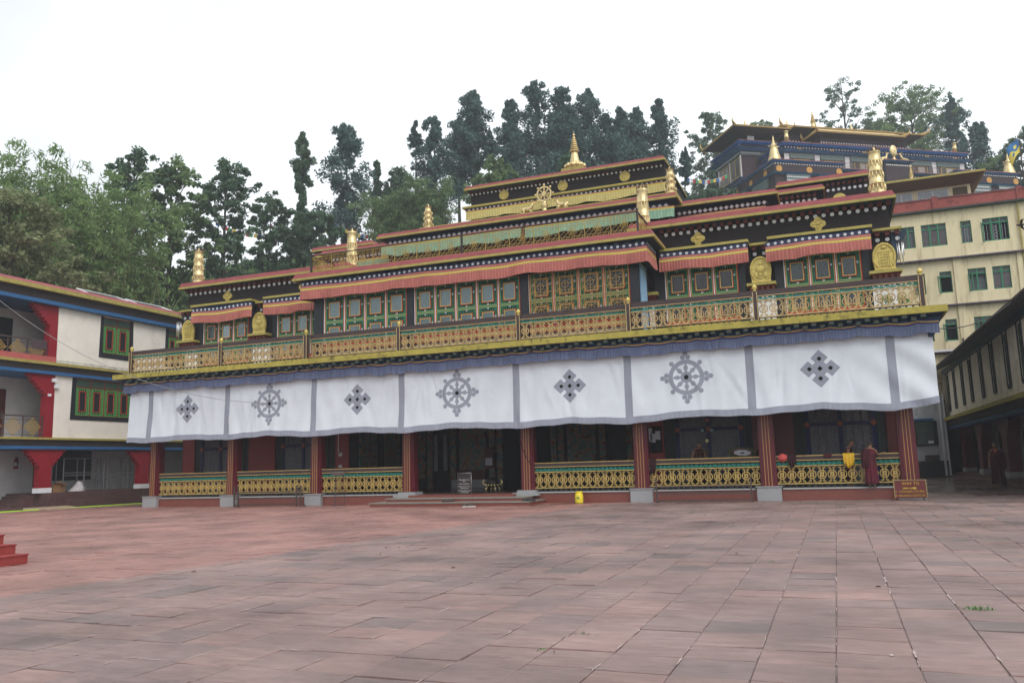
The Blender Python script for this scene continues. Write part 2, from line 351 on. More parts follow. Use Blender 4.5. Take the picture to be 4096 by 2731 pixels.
def build_paving():
    ms = stone_mat()
    bed = mat('mortar_joint', (.26, .21, .20), .9, .5, 1.2, stain='2b231f', stain_amt=.7, stain_scale=(2.2, 2.2, 1))
    pav = put('courtyard_pavement', G().box(-24, 30, -34, 40, -.10, -.014).mesh('courtyard_pavement', bed), kind='structure')
    S = .545; x0 = 13.46
    cx, cy = 13.578, -29.833
    cells = []; rows = [-27.4]
    while rows[-1] < 39.5: rows.append(rows[-1]+S*rnd.choice((.82, .9, .97, 1, 1, 1.03, 1.1)))
    for i in range(-69, 30):
        X = x0+i*S; sh = rnd.gauss(0, .02); j = 0
        while j < len(rows)-1:
            k = 1
            Y, Y2 = rows[j]+sh, rows[j+k]+sh; j += k
            xa, xb, ya, yb = X+rnd.uniform(.001, .007), X+S-rnd.uniform(.001, .007), Y+rnd.uniform(.003, .013), Y2-rnd.uniform(.003, .013)
            if not (xa > 22.5) and not (-16.0 < xa < 15.6 and Y > .6) and not (xb < -22.3):
                dx, dy = X-cx, Y-cy; f = -dx*math.sin(.3668)+dy*math.cos(.3668); r = dx*math.cos(.3668)+dy*math.sin(.3668)
                if f > 4.6 and abs(r) < f*.66+1.5: cells.append((f, xa, xb, ya, yb))
    cells.sort()
    def slab(g, xa, xb, ya, yb, h, ta, tb):
        c = .004; xm, ym = (xa+xb)/2, (ya+yb)/2
        zt = lambda x, y: h+ta*(x-xm)+tb*(y-ym)
        o = [(xa, ya), (xb, ya), (xb, yb), (xa, yb)]; i = [(xa+c, ya+c), (xb-c, ya+c), (xb-c, yb-c), (xa+c, yb-c)]
        g.add([(x, y, -.05) for x, y in o]+[(x, y, zt(x, y)-.004) for x, y in o]+[(x, y, zt(x, y)) for x, y in i],
              [(0,1,5,4),(1,2,6,5),(2,3,7,6),(3,0,4,7),(4,5,9,8),(5,6,10,9),(6,7,11,10),(7,4,8,11),(8,9,10,11)])
    tilt = lambda: (rnd.uniform(-.007, .004), rnd.gauss(0, .007), rnd.gauss(0, .011))
    for f, xa, xb, ya, yb in cells[:300]:
        xm, ym = (xa+xb)/2, (ya+yb)/2; g = G(); slab(g, xa-xm, xb-xm, ya-ym, yb-ym, *tilt())
        put('slab', g.mesh('slab', ms), pav, (xm, ym, 0))
    g = G()
    for f, xa, xb, ya, yb in cells[300:]: slab(g, xa, xb, ya, yb, *tilt())
    put('slab_field', g.mesh('slab_field', ms), pav, kind='stuff')
    V = []; r = np.random.default_rng(4)
    def smear(x, y, dx, dy, l, w):
        n = max(2, int(l/.05)); c = np.array([x, y]); d = np.array([dx, dy]); p = np.array([-dy, dx])
        ws = w*(.4+.9*r.random(n+1)); ws[0] *= .2; ws[-1] *= .2; o = w*.5*r.normal(size=n+1)
        for i in range(n):
            q = [c+d*l*i/n+p*(o[i]-ws[i]), c+d*l*(i+1)/n+p*(o[i+1]-ws[i+1]), c+d*l*(i+1)/n+p*(o[i+1]+ws[i+1]), c+d*l*i/n+p*(o[i]+ws[i])]
            V.append([(a[0], a[1], .0075) for a in q])
    for i in range(-14, 14):
        X = x0+i*S
        for y in np.arange(-26, -1.5, .3):
            if X > 4.6 and r.random() < (.30 if i > -6 else .2): smear(X, y+r.random()*.2, 0, 1, .08+.40*r.random()**2, .003+.007*r.random()**2)
    for y in rows:
        if -26 < y < -8:
            for X in np.arange(4.8, 21, .4):
                if r.random() < .07: smear(X+r.random()*.3, y, 1, 0, .1+.4*r.random(), .005+.008*r.random()**2)
    put('mortar_smears', quads_mesh('mortar_smears', np.array(V), mat('pale_mortar', (.42, .33, .31), .9, .2, 8)), pav, kind='stuff')
build_paving()

# ------------------------------------------------------------------ the temple
PX = [-15.765, -11.365, -6.965, -2.565, 2.565, 6.965, 11.365, 15.765]
TEMPLE = thing('temple', (0, 6, 0), 'large tiered temple with red roofs, black walls, gold ornaments and a columned porch', 'temple')
T = TEMPLE
def dentil_mesh():
    return G().box(-.075, .075, -.09, .05, -.07, .07).mesh('dentil', M_dent)
def roundel_mesh(r): return G().disc(0, 0, r, -.02, .0, 14).mesh('roundel', M_white)
ME_DENT = dentil_mesh(); ME_DOT = roundel_mesh(.075); ME_DOTS = roundel_mesh(.06)
ME_DIA = G().prism([(0, -.1), (.1, 0), (0, .1), (-.1, 0)], 'xz', -.02, 0).mesh('white_diamond', M_white)
def beam_mesh():
    g = G(); g.box(-.08, .08, -.1, .1, -.06, .06, 0); g.box(-.055, .055, -.106, -.09, -.04, .04, 1); g.box(-.02, .02, -.111, -.09, -.018, .018, 2)
    return g.mesh('beam_end', [mat('beam_blue_green', (.03, .075, .08), .6), mat('beam_pale_border', (.10, .13, .10), .6), mat('beam_rust_flower', (.20, .05, .02), .6)])
ME_BEAM = beam_mesh()
def roof_slab(x0, x1, y0, y1, z, over=.45, redh=.2, parent=None, nav=.022):
    """projecting parapet: sloping red cap, ochre edge at height z, navy corbel below"""
    p = parent or T
    g = G(); g.frus((x0, x1, y0, y1), (x0+.10, x1-.10, y0+.05, y1), z, z+redh); part('roof_cap', g, M_red, p)
    part('roof_edge', G().box(x0-.02, x1+.02, y0-.02, y1, z-.1, z-.003), M_yel2, p)
    g = G(); g.frus((x0+over*.8, x1-over*.8, y0+over*.8, y1), (x0+.05, x1-.05, y0+.05, y1), z-.1-nav, z-.103); part('roof_corbel', g, M_navy, p)
def row(me, name, x0, x1, y, z, n, parent=None, **k):
    for i in range(n):
        put(name, me, parent or T, (x0+(x1-x0)*i/(n-1), y, z), **k)

# ---- porch: plinth, pillars, steps, floor, ceiling, back wall
def build_porch():
    g = G()
    for a, b in ((-16.1, -2.2), (2.2, 16.1)):
        g.box(a, b, .02, .5, -.1, .372)
    g.box(-2.2, 2.2, -.6, .5, -.1, .38)
    part('plinth', g, M_plinth, T)
    for a, b in zip(PX, PX[1:]):
        if a > -3 and b < 3: continue
        part('plinth_coping', G().box(a+.44, b-.44, -.03, .55, .375, .412), mat('pale_coping', (.42, .42, .42), .4, .1, 20), T)
    part('porch_floor', G().box(-16.1, 16.1, .5, 7.3, .2, .405), mat('polished_dark_floor', (.05, .03, .03), .16, .2, 3, spec=.6), T)
    for n, (hw, y0, z1) in enumerate(((3.25, -1.75, .155), (2.85, -1.2, .29))):
        s = part('step', G().box(-hw, hw, y0, .02, -.1 if n == 0 else .15, z1-.035), M_plinth, T)
        part('step_nosing', G().box(-hw-.03, hw+.03, y0-.03, .02, z1-.037, z1), mat('speckled_nosing', (.24, .22, .19), .4, .4, 80), s)
    part('porch_ceiling', G().box(-16.6, 16.6, -.4, 7.3, 5.62, 5.8), M_dent, T)
    gm = mat('pillar_red_lacquer', (.115, .010, .018), .34, .12, 3)
    for i, x in enumerate(PX):
        land = abs(x) < 3
        zb = .49; w0, w1 = .275, .235
        g = G()
        # redented plan: a cross of two boxes plus square core, tapering upward
        for ax, ay in ((w0, w0*.62), (w0*.62, w0), (w0*.82, w0*.82)):
            k = w1/w0
            g.frus((-ax, ax, w0-ay, w0+ay), (-ax*k, ax*k, w0-ay*k, w0+ay*k), zb, 5.62)
        pl = part('pillar', g, gm, T, loc=(x, 0, 0))
        g = G()
        for dx in (-.105, 0, .105):
            kk = w1/w0; a = w0-w0
            g.add([(dx-.0075, -.008, zb), (dx+.0075, -.008, zb), (dx*kk+.0075, w0*(1-kk)-.008, 5.6), (dx*kk-.0075, w0*(1-kk)-.008, 5.6),
                   (dx-.012, .02, zb), (dx+.012, .02, zb), (dx*kk+.012, .06, 5.6), (dx*kk-.012, .06, 5.6)],
                  [(0,1,2,3), (4,7,6,5), (0,4,5,1), (1,5,6,2), (2,6,7,3), (3,7,4,0)])
        part('gold_stripe', g, mat('gold_stripe_paint', (.46, .30, .085), .5, .1), pl, loc=(x, 0, 0))
        g = G()
        if land: g.box(-.52, .52, -.24, .62, .29, .40); g.box(-.38, .38, -.1, .62, .40, .489)
        else:
            g.box(-.40, .40, -.14, .62, -.1, .455); g.box(-.43, .43, -.17, .64, .457, .489)
        part('pedestal', g, M_granite, pl, loc=(x, 0, 0))
build_porch()

# back wall of the porch: painted panels, curtains, murals, doors
def curtain_mat():
    m = mat('grey_patterned_curtain', (.105, .105, .118), .9, .6, 22); return m
def mural_mat(name, seed):
    if name in MATS: return MATS[name]
    m = bpy.data.materials.new(name); m.use_nodes = True; t = m.node_tree; L = t.links.new
    p = t.nodes['Principled BSDF']; p.inputs['Roughness'].default_value = .6
    g = nd(t, 'ShaderNodeNewGeometry'); mp = nd(t, 'ShaderNodeMapping'); mp.inputs['Location'].default_value = (seed, seed*2, 0); L(g.outputs['Position'], mp.inputs[0])
    n = nd(t, 'ShaderNodeTexNoise'); n.inputs['Scale'].default_value = 2.6; n.inputs['Detail'].default_value = 6; n.inputs['Distortion'].default_value = 1.6; L(mp.outputs[0], n.inputs['Vector'])
    c = nd(t, 'ShaderNodeValToRGB'); c.color_ramp.elements[0].position = .25; c.color_ramp.elements[0].color = (.015, .02, .05, 1); c.color_ramp.elements[1].position = .75; c.color_ramp.elements[1].color = (.03, .05, .02, 1)
    for q, col in ((.40, (.03, .10, .08, 1)), (.48, (.13, .13, .12, 1)), (.55, (.22, .12, .04, 1)), (.62, (.12, .025, .02, 1))):
        e = c.color_ramp.elements.new(q); e.color = col
    L(n.outputs[0], c.inputs[0]); L(c.outputs[0], p.inputs['Base Color'])
    MATS[name] = m; return m
def build_back_wall():
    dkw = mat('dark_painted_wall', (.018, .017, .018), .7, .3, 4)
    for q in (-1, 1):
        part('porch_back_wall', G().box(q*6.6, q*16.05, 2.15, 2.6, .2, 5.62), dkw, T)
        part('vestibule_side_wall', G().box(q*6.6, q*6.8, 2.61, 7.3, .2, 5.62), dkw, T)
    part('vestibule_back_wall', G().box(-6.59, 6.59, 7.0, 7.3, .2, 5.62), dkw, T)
    red = mat('oxide_red_panel', (.21, .014, .010), .5, .12, 3); red2 = mat('dull_maroon_panel', (.085, .009, .009), .5, .12, 3)
    for a, b, m in ((-15.95, -15.25, red), (-12.05, -10.58, red), (-7.3, -6.62, red), (6.72, 7.45, red), (10.75, 12.2, red2), (15.3, 15.98, red2)):
        part('red_panel', G().box(a, b, 2.08, 2.14, .41, 5.6), m, T)
    cm = curtain_mat(); blue = mat('deep_blue_band', (.012, .013, .065), .7); dia = mat('orange_lozenge', (.20, .045, .015), .6)
    for a, b in ((-14.72, -12.5), (-10.05, -7.85), (8.0, 10.35), (12.68, 14.9)):
        xs = np.linspace(a, b, 60); P = np.zeros((2, 60, 3)); P[:, :, 0] = xs; P[0, :, 2] = 5.5; P[1, :, 2] = .42
        P[:, :, 1] = 2.06+.02*np.sin(xs*21)+.01*np.sin(xs*47)
        c = put('window_curtain', grid_mesh('window_curtain', P, cm), T)
        g = G(); mid = (a+b)/2
        for x in (a, mid, b): g.box(x-.07, x+.07, 1.99, 2.02, .42, 5.5)
        g.box(a, b, 1.995, 2.015, 2.52, 2.64)
        part('blue_band', g, blue, c)
        for x in (a, mid, b): part('lozenge', G().prism([(x, 2.46), (x+.12, 2.58), (x, 2.70), (x-.12, 2.58)], 'xz', 1.97, 1.985), dia, c)
        for x in (a-.13, b+.13): part('green_jamb', G().box(x-.03, x+.03, 2.05, 2.14, .42, 5.5), mat('dull_green_jamb', (.008, .028, .022), .6), T)
    for k, (a, b, z) in enumerate(((-6.4, -5.3, .9), (-3.45, -2.05, 1.25), (2.05, 3.4, 1.25), (5.1, 6.4, .9))):
        part('mural', G().box(a, b, 6.9, 6.985, z, 5.2), mural_mat('mural_%d' % k, 3.1*k+1), T)
    for x in (-5.0, -3.75, -1.7, -1.3, 1.4, 1.75, 3.75, 5.0): part('painted_door_post', G().box(x-.14, x+.14, 6.82, 6.98, .41, 5.5), mural_mat('mural_post', 9.3), T)
    for q in (-1, 1):
        for k, (a, b) in enumerate(((2.9, 4.4), (5.2, 6.6))): part('mural', G().box(q*6.52, q*6.595, a, b, .95, 5.2), mural_mat('mural_side_%d' % k, 5.7*k+2), T)
    part('shrine_base', G().box(-3.75, -1.9, 6.6, 6.81, .41, .8), M_granite, T)
    part('shrine_red_front', G().box(-3.45, -2.05, 6.75, 6.895, .802, 1.24), red2, T)
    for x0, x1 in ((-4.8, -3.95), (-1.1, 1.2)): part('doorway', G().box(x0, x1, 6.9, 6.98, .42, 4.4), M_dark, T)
    # notice board and papers
    nb = part('notice_board', G().box(6.82, 7.38, 2.02, 2.075, 1.75, 2.75), M_dark, T)
    for x, z, ww, h in ((6.86, 2.2, .16, .5), (6.95, 2.15, .2, .33), (7.15, 2.25, .19, .33)): part('paper', G().box(x, x+ww, 2.0-.004*int(x*100 % 3), 2.018, z, z+h), mat('paper_white', (.5, .5, .56), .8, .05), nb)
    nb = part('notice_board', G().box(-2.0, -1.55, 6.62, 6.66, 1.3, 2.3), red2, T)
    part('paper', G().box(-1.95, -1.6, 6.60, 6.618, 1.45, 1.8), MATS['paper_white'], nb)
    part('service_pipe', G().tube([(-7.12, 2.04, 5.4), (-7.12, 2.04, 2.2), (-6.92, 2.04, 2.18)], .02), M_white, T)
    for z in (2.1, 1.6): part('switch_box', G().box(-7.1, -6.94, 2.02, 2.075, z-.05, z+.05), M_white, T)
    for k in (-1, 1): part('hanging_scarf', G().box(-4.4+.25*k-.1, -4.4+.25*k+.1, 6.8, 6.83, 1.25, 3.0), mat('khata_white', (.18, .18, .19), .8), T)
build_back_wall()

# ---- balustrades
def motif_mesh(mg):
    g = G(); y0, y1 = -.022, .022
    g.ring(0, .283, .152, .118, y0, y1, 20, 0); g.ring(0, .283, .131, .124, y0-.003, y0, 20, 1)
    g.ring(0, .283, .047, .024, y0, y1, 12, 0)
    for sx in (-1, 1): g.box(sx*.056-.011, sx*.056+.011, y0+.002, y1-.002, .09, .476)
    for z in (.165, .222, .344, .401): g.box(-.056, .056, y0+.004, y1-.004, z-.011, z+.011)
    for sx in (-1, 1):
        for fz in (lambda z: z, lambda z: .566-z):
            g.strip([(sx*.056, fz(.47)), (sx*.056, fz(.488)), (sx*.105, fz(.494)), (sx*.108, fz(.53)), (sx*.14, fz(.545)), (sx*.165, fz(.562))], .026, y0+.001, y1-.001, 0)
            g.strip([(sx*.03, fz(.476)), (sx*.03, fz(.514)), (sx*.085, fz(.52)), (sx*.088, fz(.556))], .014, y0+.003, y1-.003, 0)
    return g.mesh('railing_roundel', [mg, M_line])
ME_MOT_T = motif_mesh(M_tan); ME_MOT_G = motif_mesh(M_gilt)
def scroll_mesh():
    g = G(); y0, y1 = -.02, .02
    g.strip([(-.167, -.02), (-.12, .035), (-.06, .04), (0, -.01), (.05, -.04), (.10, -.035), (.167, -.02)], .034, y0, y1)
    g.ring(-.07, -.012, .044, .016, y0, y1, 10); g.ring(.085, .014, .044, .016, y0, y1, 10)
    return g.mesh('railing_scroll', M_teal)
ME_SCR = scroll_mesh()
def balustrade(x0, x1, y, z0, mot, lower):
    """one bay between posts: z0 is the foot; parts: rail with lines, scroll band, roundels, pierced skirt"""
    g = G(); H = 1.04
    zr = z0+(.90 if lower else .87)
    g.box(x0, x1, y-.06, y+.06, zr, z0+H+(.05 if lower else .04), 0)
    for z in ((zr+.02, z0+H+.03) if lower else (zr+.012,)): g.box(x0, x1, y-.066, y-.058, z-.012, z+.012, 1)
    g.box(x0, x1, y-.05, y+.05, z0+.715, z0+.745, 1); g.box(x0, x1, y-.045, y+.045, z0+.125, z0+.155, 1)
    if lower: g.box(x0, x1, y+.021, y+.03, z0+.748, zr, 2)
    rl = part('railing', g, [M_brown, M_gilt if lower else M_tan, mat('dark_teal_ground', (.010, .055, .045), .7) if lower else M_brown], T)
    n = max(1, round((x1-x0)/.335)); s = (x1-x0)/n
    for i in range(n):
        x = x0+s*(i+.5)
        put('railing_roundel', mot, rl, (x, y, z0+.152), scale=(s/.335, 1, 1))
        put('railing_scroll', ME_SCR, rl, (x, y, z0+.805), scale=(s/.335, 1, 1))
    g = G(); m = round((x1-x0)/.2); s2 = (x1-x0)/m
    g.box(x0, x1, y-.03, y+.03, z0, z0+.03); g.box(x0, x1, y-.03, y+.03, z0+.105, z0+.124)
    for i in range(m+1): g.box(x0+s2*i-.03, x0+s2*i+.03, y-.028, y+.028, z0+.031, z0+.104)
    part('pierced_skirt', g, mat('weathered_dark_skirt', (.035, .036, .036), .8, .3, 6), rl)
def finial_mesh():
    return G().lathe([(.05, 0), (.06, .03), (.035, .05), (.085, .1), (.09, .15), (.06, .21), (.02, .25), (.004, .27)], 12).mesh('rail_finial', M_goldp, True)
ME_FIN = finial_mesh()
def build_balustrades():
    for a, b in zip(PX, PX[1:]):
        if a < 0 < b: continue
        balustrade(a+.27, b-.27, .2, .412, ME_MOT_G, True)
    up = [-16.56, -11.4, -6.95, -2.6, 2.6, 6.95, 11.4, 16.56]
    for a, b in zip(up, up[1:]):
        y = -.5 if abs(a+b) < 12 else -.7
        z0 = 6.062
        balustrade(a+.09, b-.09, y, z0, ME_MOT_T, False)
    for x in up:
        g = G(); y = -.5 if abs(x) < 5 else -.7
        g.box(x-.085, x+.085, y-.085, y+.085, 6.055, 7.12, 0)
        for s in (-1, 1): g.box(x+s*.07-.012, x+s*.07+.012, y-.095, y-.083, 6.06, 7.1, 1)
        p = part('railing_post', g, [M_brown, M_tan], T)
        put('rail_finial', ME_FIN, p, (x, y, 7.122))
build_balustrades()

# ---- the ledge over the porch
def build_ledge():
    g = G(); g.box(-17.2, 17.2, -1.17, 5, 5.83, 6.05); part('balcony_ledge', g, M_yel, T)
    g = G(); g.frus((-16.95, 16.95, -.5, 5), (-17.12, 17.12, -1.1, 5), 5.735, 5.827); part('ledge_soffit', g, M_navy, T)
    for q in (-1, 1): part('end_corbel', G().prism([(q*16.62, 5.12), (q*16.78, 5.12), (q*17.1, 5.825), (q*16.62, 5.825)], 'xz', -.68, 5), M_navy, T)
    g = G(); g.box(-16.6, 16.6, -.55, .0, 5.2, 5.618); part('lintel_beam', g, M_dent, T)
    n = 122
    for i in range(n): put('beam_end', ME_BEAM, T, (-16.5+33*i/(n-1), -.98 if i % 2 else -.86, 5.775 if i % 2 else 5.70))
build_ledge()

# ---- window panels
def window_proto(w, lower=True):
    """painted lattice window leaf; local x centred, z from the sill, faces -y. materials: green, dark, yellow, vermilion, white, blue"""
    g = G(); hw = w/2; H = 2.05
    g.box(-hw, hw, .04, .07, 0, H, 1)
    g.box(-hw, -hw+.035, -.03, .039, 0, H, 4); g.box(-hw+.036, -hw+.06, -.02, .039, 0, H, 3)
    g.box(hw-.035, hw, -.03, .039, 0, H, 3)
    xa, xb = -hw+.085, hw-.055
    for za, zb, pz0, pz1 in ((.0, .94, .10, .70), (.985, H, 1.17, 1.80)):
        for x0, x1 in ((xa, xa+.03), (xb-.03, xb)): g.box(x0, x1, .0, .038, za, zb, 0)
        for z0, z1 in ((za, za+.05), (zb-.05, zb)): g.box(xa+.031, xb-.031, .0, .038, z0, z1, 0)
        g.box(xa-.02, xa-.002, -.005, .038, za, zb, 2); g.box(xb+.002, xb+.018, -.005, .038, za, zb, 2)
        g.box(xa, xb, -.006, -.001, zb-.018, zb-.004, 2); g.box(xa, xb, -.006, -.001, za+.004, za+.018, 2)
        cx = (xa+xb)/2; pw = .235 if w > .93 else .205
        for x0, x1, z0, z1, m in ((cx-pw-.05, cx-pw-.022, pz0-.05, pz1+.05, 3), (cx+pw+.022, cx+pw+.05, pz0-.05, pz1+.05, 3), (cx-pw-.022, cx+pw+.022, pz1+.022, pz1+.05, 3), (cx-pw-.022, cx+pw+.022, pz0-.05, pz0-.022, 3),
                                  (cx-pw-.021, cx-pw, pz0-.021, pz1+.021, 2), (cx+pw, cx+pw+.021, pz0-.021, pz1+.021, 2), (cx-pw, cx+pw, pz1, pz1+.021, 2), (cx-pw, cx+pw, pz0-.021, pz0, 2)):
            g.box(x0, x1, -.02, .04, z0, z1, m)
        # green lattice round the pane
        x = xa+.1
        while x < xb-.05:
            for z0, z1 in ((za+.05, pz0-.05), (pz1+.05, zb-.05)):
                if z1-z0 > .02: g.box(x-.013, x+.013, .01, .038, z0, z1, 0)
            x += .088
        z = za+.11
        while z < zb-.06:
            for x0, x1 in ((xa+.031, cx-pw-.051), (cx+pw+.051, xb-.031)): g.box(x0, x1, .012, .038, z-.013, z+.013, 0)
            z += .095
        for x0 in ((xa+.03+cx-pw-.05)/2, (xb-.03+cx+pw+.05)/2):
            g.box(x0-.009, x0+.009, .014, .038, za+.05, zb-.05, 0)
            g.box(x0-.032, x0+.032, -.012, .0, (pz0+pz1)/2+.1, (pz0+pz1)/2+.164, 4); g.box(x0-.016, x0+.016, -.018, -.0125, (pz0+pz1)/2+.116, (pz0+pz1)/2+.148, 5)
        for zz in (za+.07, zb-.07):
            g.box(cx-.035, cx+.035, -.01, .0, zz-.028, zz+.028, 4); g.box(cx-.02, cx+.02, -.016, -.0105, zz-.014, zz+.014, 5 if zz < 1 else 3)
    g.box(xa-.02, xb+.02, .005, .038, .942, .983, 0)
    me = g.mesh('window', [M_green, M_dkgreen, M_pyel, M_pred, M_white, mat('royal_blue_boss', (.03, .06, .30), .5)])
    cx = (xa+xb)/2; pw = .235 if w > .93 else .205
    pm = (G().box(cx-pw, cx+pw, -.004, .0, .10, .70).mesh('pane', M_glass), G().box(cx-pw, cx+pw, -.004, .0, 1.17, 1.80).mesh('pane', M_glass))
    def curtain(mt, gap):
        xs = np.linspace(cx-pw, cx+pw, 40); out = []
        for z0, z1 in ((.10, .70), (1.17, 1.80)):
            P = np.zeros((2, 40, 3)); P[:, :, 0] = xs; P[0, :, 2] = z1; P[1, :, 2] = z0
            P[:, :, 1] = .028+gap*(.004*np.sin(np.linspace(0, 3.5*2*math.pi, 40))+.002*np.sin(np.linspace(0, 11, 40))); out.append(grid_mesh('curtain', P, mt))
        return out
    return me, pm, curtain(M_curtw, 1), curtain(mat('dark_window_back', (.035, .035, .04), .8, .3, 4), 0), curtain(M_curtr, .4)
WP = {True: window_proto(1.0), False: window_proto(.9)}
def window(x0, x1, y, z, style, big=True):
    me, pm, cw, cd, cr = WP[big]; sx = (x1-x0)/(1.0 if big else .9); x = (x0+x1)/2
    wd = put('window', me, T, (x, y, z), scale=(sx, 1, 1))
    for q in pm: put('pane', q, wd, (x, y, z), scale=(sx, 1, 1))
    for q in {'w': cw, 'd': cd, 'r': cr}[style]: put('curtain', q, wd, (x, y, z), scale=(sx, 1, 1))
    return wd
def cloth_path(name, path, rows, mats, pleat=.03, wave=.12, parent=None, sag=None, hem=.03, seed=0, **k):
    """hanging pleated cloth along an xy polyline. rows: list of (z, material index of the band below, pleat weight)"""
    r = np.random.default_rng(seed); pts = []; nrm = []; ds = []
    d = 0
    for (ax, ay), (bx, by) in zip(path, path[1:]):
        l = math.hypot(bx-ax, by-ay); n = max(2, int(l/.022)); tx, ty = (bx-ax)/l, (by-ay)/l
        for i in range(n): 
            q = i/n; pts.append((ax+(bx-ax)*q, ay+(by-ay)*q)); nrm.append((ty, -tx)); ds.append(d+l*q)
        d += l
    pts.append(path[-1]); nrm.append(nrm[-1]); ds.append(d)
    pts = np.array(pts); nrm = np.array(nrm); ds = np.array(ds)
    jit = np.interp(ds, np.arange(0, d+.6, .5), r.normal(0, 1, len(np.arange(0, d+.6, .5))))
    ph = ds/wave+.35*jit
    saw = 2*(ph-np.floor(ph))-1; saw = np.where(saw > .72, (1-saw)/.28*1.72-1, saw)      # knife pleats
    slow = .5*np.sin(ds*1.7+seed)+.5*np.sin(ds*.83+2*seed)+.35*jit
    P = np.zeros((len(rows), len(ds), 3)); zl = rows[-1][0]; zt = rows[0][0]
    for i, (z, m, pw) in enumerate(rows):
        f = (zt-z)/(zt-zl)
        off = pw*pleat*saw+f*f*.035*slow+.05*f
        P[i, :, 0] = pts[:, 0]+nrm[:, 0]*off; P[i, :, 1] = pts[:, 1]+nrm[:, 1]*off
        P[i, :, 2] = z+(sag(ds) if sag else 0)+f*hem*(.6*jit+.4*np.sin(ds*2.3+seed))
    # sub-divide in height for smooth bands
    return put(name, grid_mesh(name, P, mats, np.array([m for _, m, _ in rows[:-1]]), smooth=False), parent, **k)
M_awn = mat('coral_red_cloth', (.42, .145, .122), .9, .12, 2, stain='7a3a33', stain_amt=.3, stain_scale=(1.5, 1.5, .6))
M_awn2 = mat('yellow_cloth_band', (.55, .45, .10), .9, .08, 3)
M_nvc = mat('navy_cloth', (.030, .035, .075), .9, .15, 3)
def dot_print(name, path, z, r, parent, sp=.235, off=.012, sag=None):
    g = G(); d = 0
    for (ax, ay), (bx, by) in zip(path, path[1:]):
        l = math.hypot(bx-ax, by-ay); n = max(1, int(l/sp)); tx, ty = (bx-ax)/l, (by-ay)/l; nx, ny = ty, -tx
        for i in range(n):
            q = (i+.5)/n; cx, cy = ax+(bx-ax)*q+nx*off, ay+(by-ay)*q+ny*off
            zz = z+(float(sag(d+l*q)) if sag else 0)
            vs = [(cx+tx*r*math.cos(a), cy+ty*r*math.cos(a), zz+r*math.sin(a)) for a in np.linspace(0, 2*math.pi, 13)[:-1]]
            g.add(vs, [tuple(range(12))])
        d += l
    put(name, g.mesh(name, mat('dot_grey_white', (.52, .53, .57), .8)), parent, kind='stuff')
def awning(path, zt, zb, label, seed, group='red pleated awning cloths'):
    H = zt-zb; ph = rnd.random()*6
    sag = lambda d: .022*np.sin(d*1.05+ph)+.014*np.sin(d*2.6+ph*2)
    rows = [(zt, 0, 0), (zt-.235*H, 1, .05), (zt-.37*H, 2, .1), (zt-.48*H, 1, .15), (zt-.52*H, 1, .7), (zt-.75*H, 1, 1.), (zb, 1, 1.1)]
    o = cloth_path('awning', path, rows, [M_nvc, M_awn, M_awn2], .028, .125, sag=sag, hem=.035, seed=seed, label=label, cat='awning', group=group)
    dot_print('dot_print', path, zt-.115*H, .056, o, sag=sag, off=.02)
    return o

# ---- upper storey wings (mirrored)
def medallion_mesh():
    g = G(); pts = []
    for i in range(48):
        a = 2*math.pi*i/48; r = .235+.04*abs(math.cos(2*a))**1.5-.035*abs(math.sin(2*a))**3
        pts.append((r*math.cos(a), r*math.sin(a)))
    g.prism(pts, 'xz', -.045, 0); g.prism([(p[0]*.86, p[1]*.86) for p in pts], 'xz', -.06, -.045)
    g.ell((0, -.06, .03), (.10, .05, .10)); 
    for a in range(8):
        q = a*math.pi/4; g.ell((.16*math.cos(q), -.06, .16*math.sin(q)), (.045, .03, .045), 8, 5)
    g.ell((0, -.06, -.14), (.06, .04, .06), 8, 5)
    return g.mesh('medallion', M_goldp, False)
ME_MED = medallion_mesh()
def plaque_mesh(kind):
    g = G()
    pts = [(-.30, 0), (.30, 0), (.33, .12), (.38, .42), (.37, .62), (.28, .80), (.12, .93), (0, .99), (-.12, .93), (-.28, .80), (-.37, .62), (-.38, .42), (-.33, .12)]
    g.prism(pts, 'xz', -.05, .02); 
    g.prism([(x*.80, .07+z*.86) for x, z in pts], 'xz', -.03, -.0505)
    for i in range(30):                    # flaming rim
        t = i/30*2*math.pi; x = .345*math.sin(t); z = .50-.44*math.cos(t)
        if z > .1: g.ell((x*(1 if abs(x) < .33 else .98), -.06, z), (.05, .035, .06), 6, 4)
    for i in range(9): g.ell((-.30+.6*i/8, -.07, .05), (.05, .04, .06), 6, 4)       # lotus foot
    if kind == 0:
        g.ell((0, -.075, .70), (.06, .04, .08)); g.ell((0, -.07, .52), (.17, .05, .14)); g.ring(0, .33, .155, .115, -.09, -.05, 18); g.disc(0, .33, .06, -.10, -.05)
        for k in range(8): a = k*math.pi/4; g.strip([(.05*math.cos(a), .33+.05*math.sin(a)), (.12*math.cos(a), .33+.12*math.sin(a))], .02, -.085, -.05)
        for s in (-1, 1): g.ell((s*.17, -.06, .30), (.07, .04, .12))
    else:
        g.ell((0, -.075, .82), (.09, .035, .06)); g.prism([(-.20, .66), (.20, .66), (.16, .72), (-.16, .72)], 'xz', -.08, -.05)
        for x in (-.15, -.05, .05, .12, .18): g.box(x-.016, x+.016, -.085, -.05, .14, .64)
        for z in (.2, .3, .4, .5, .6): g.box(-.17, .09, -.084, -.05, z-.016, z+.016)
    return g.mesh('plaque_relief', M_goldp, False)
ME_PLQ = [plaque_mesh(0), plaque_mesh(1)]
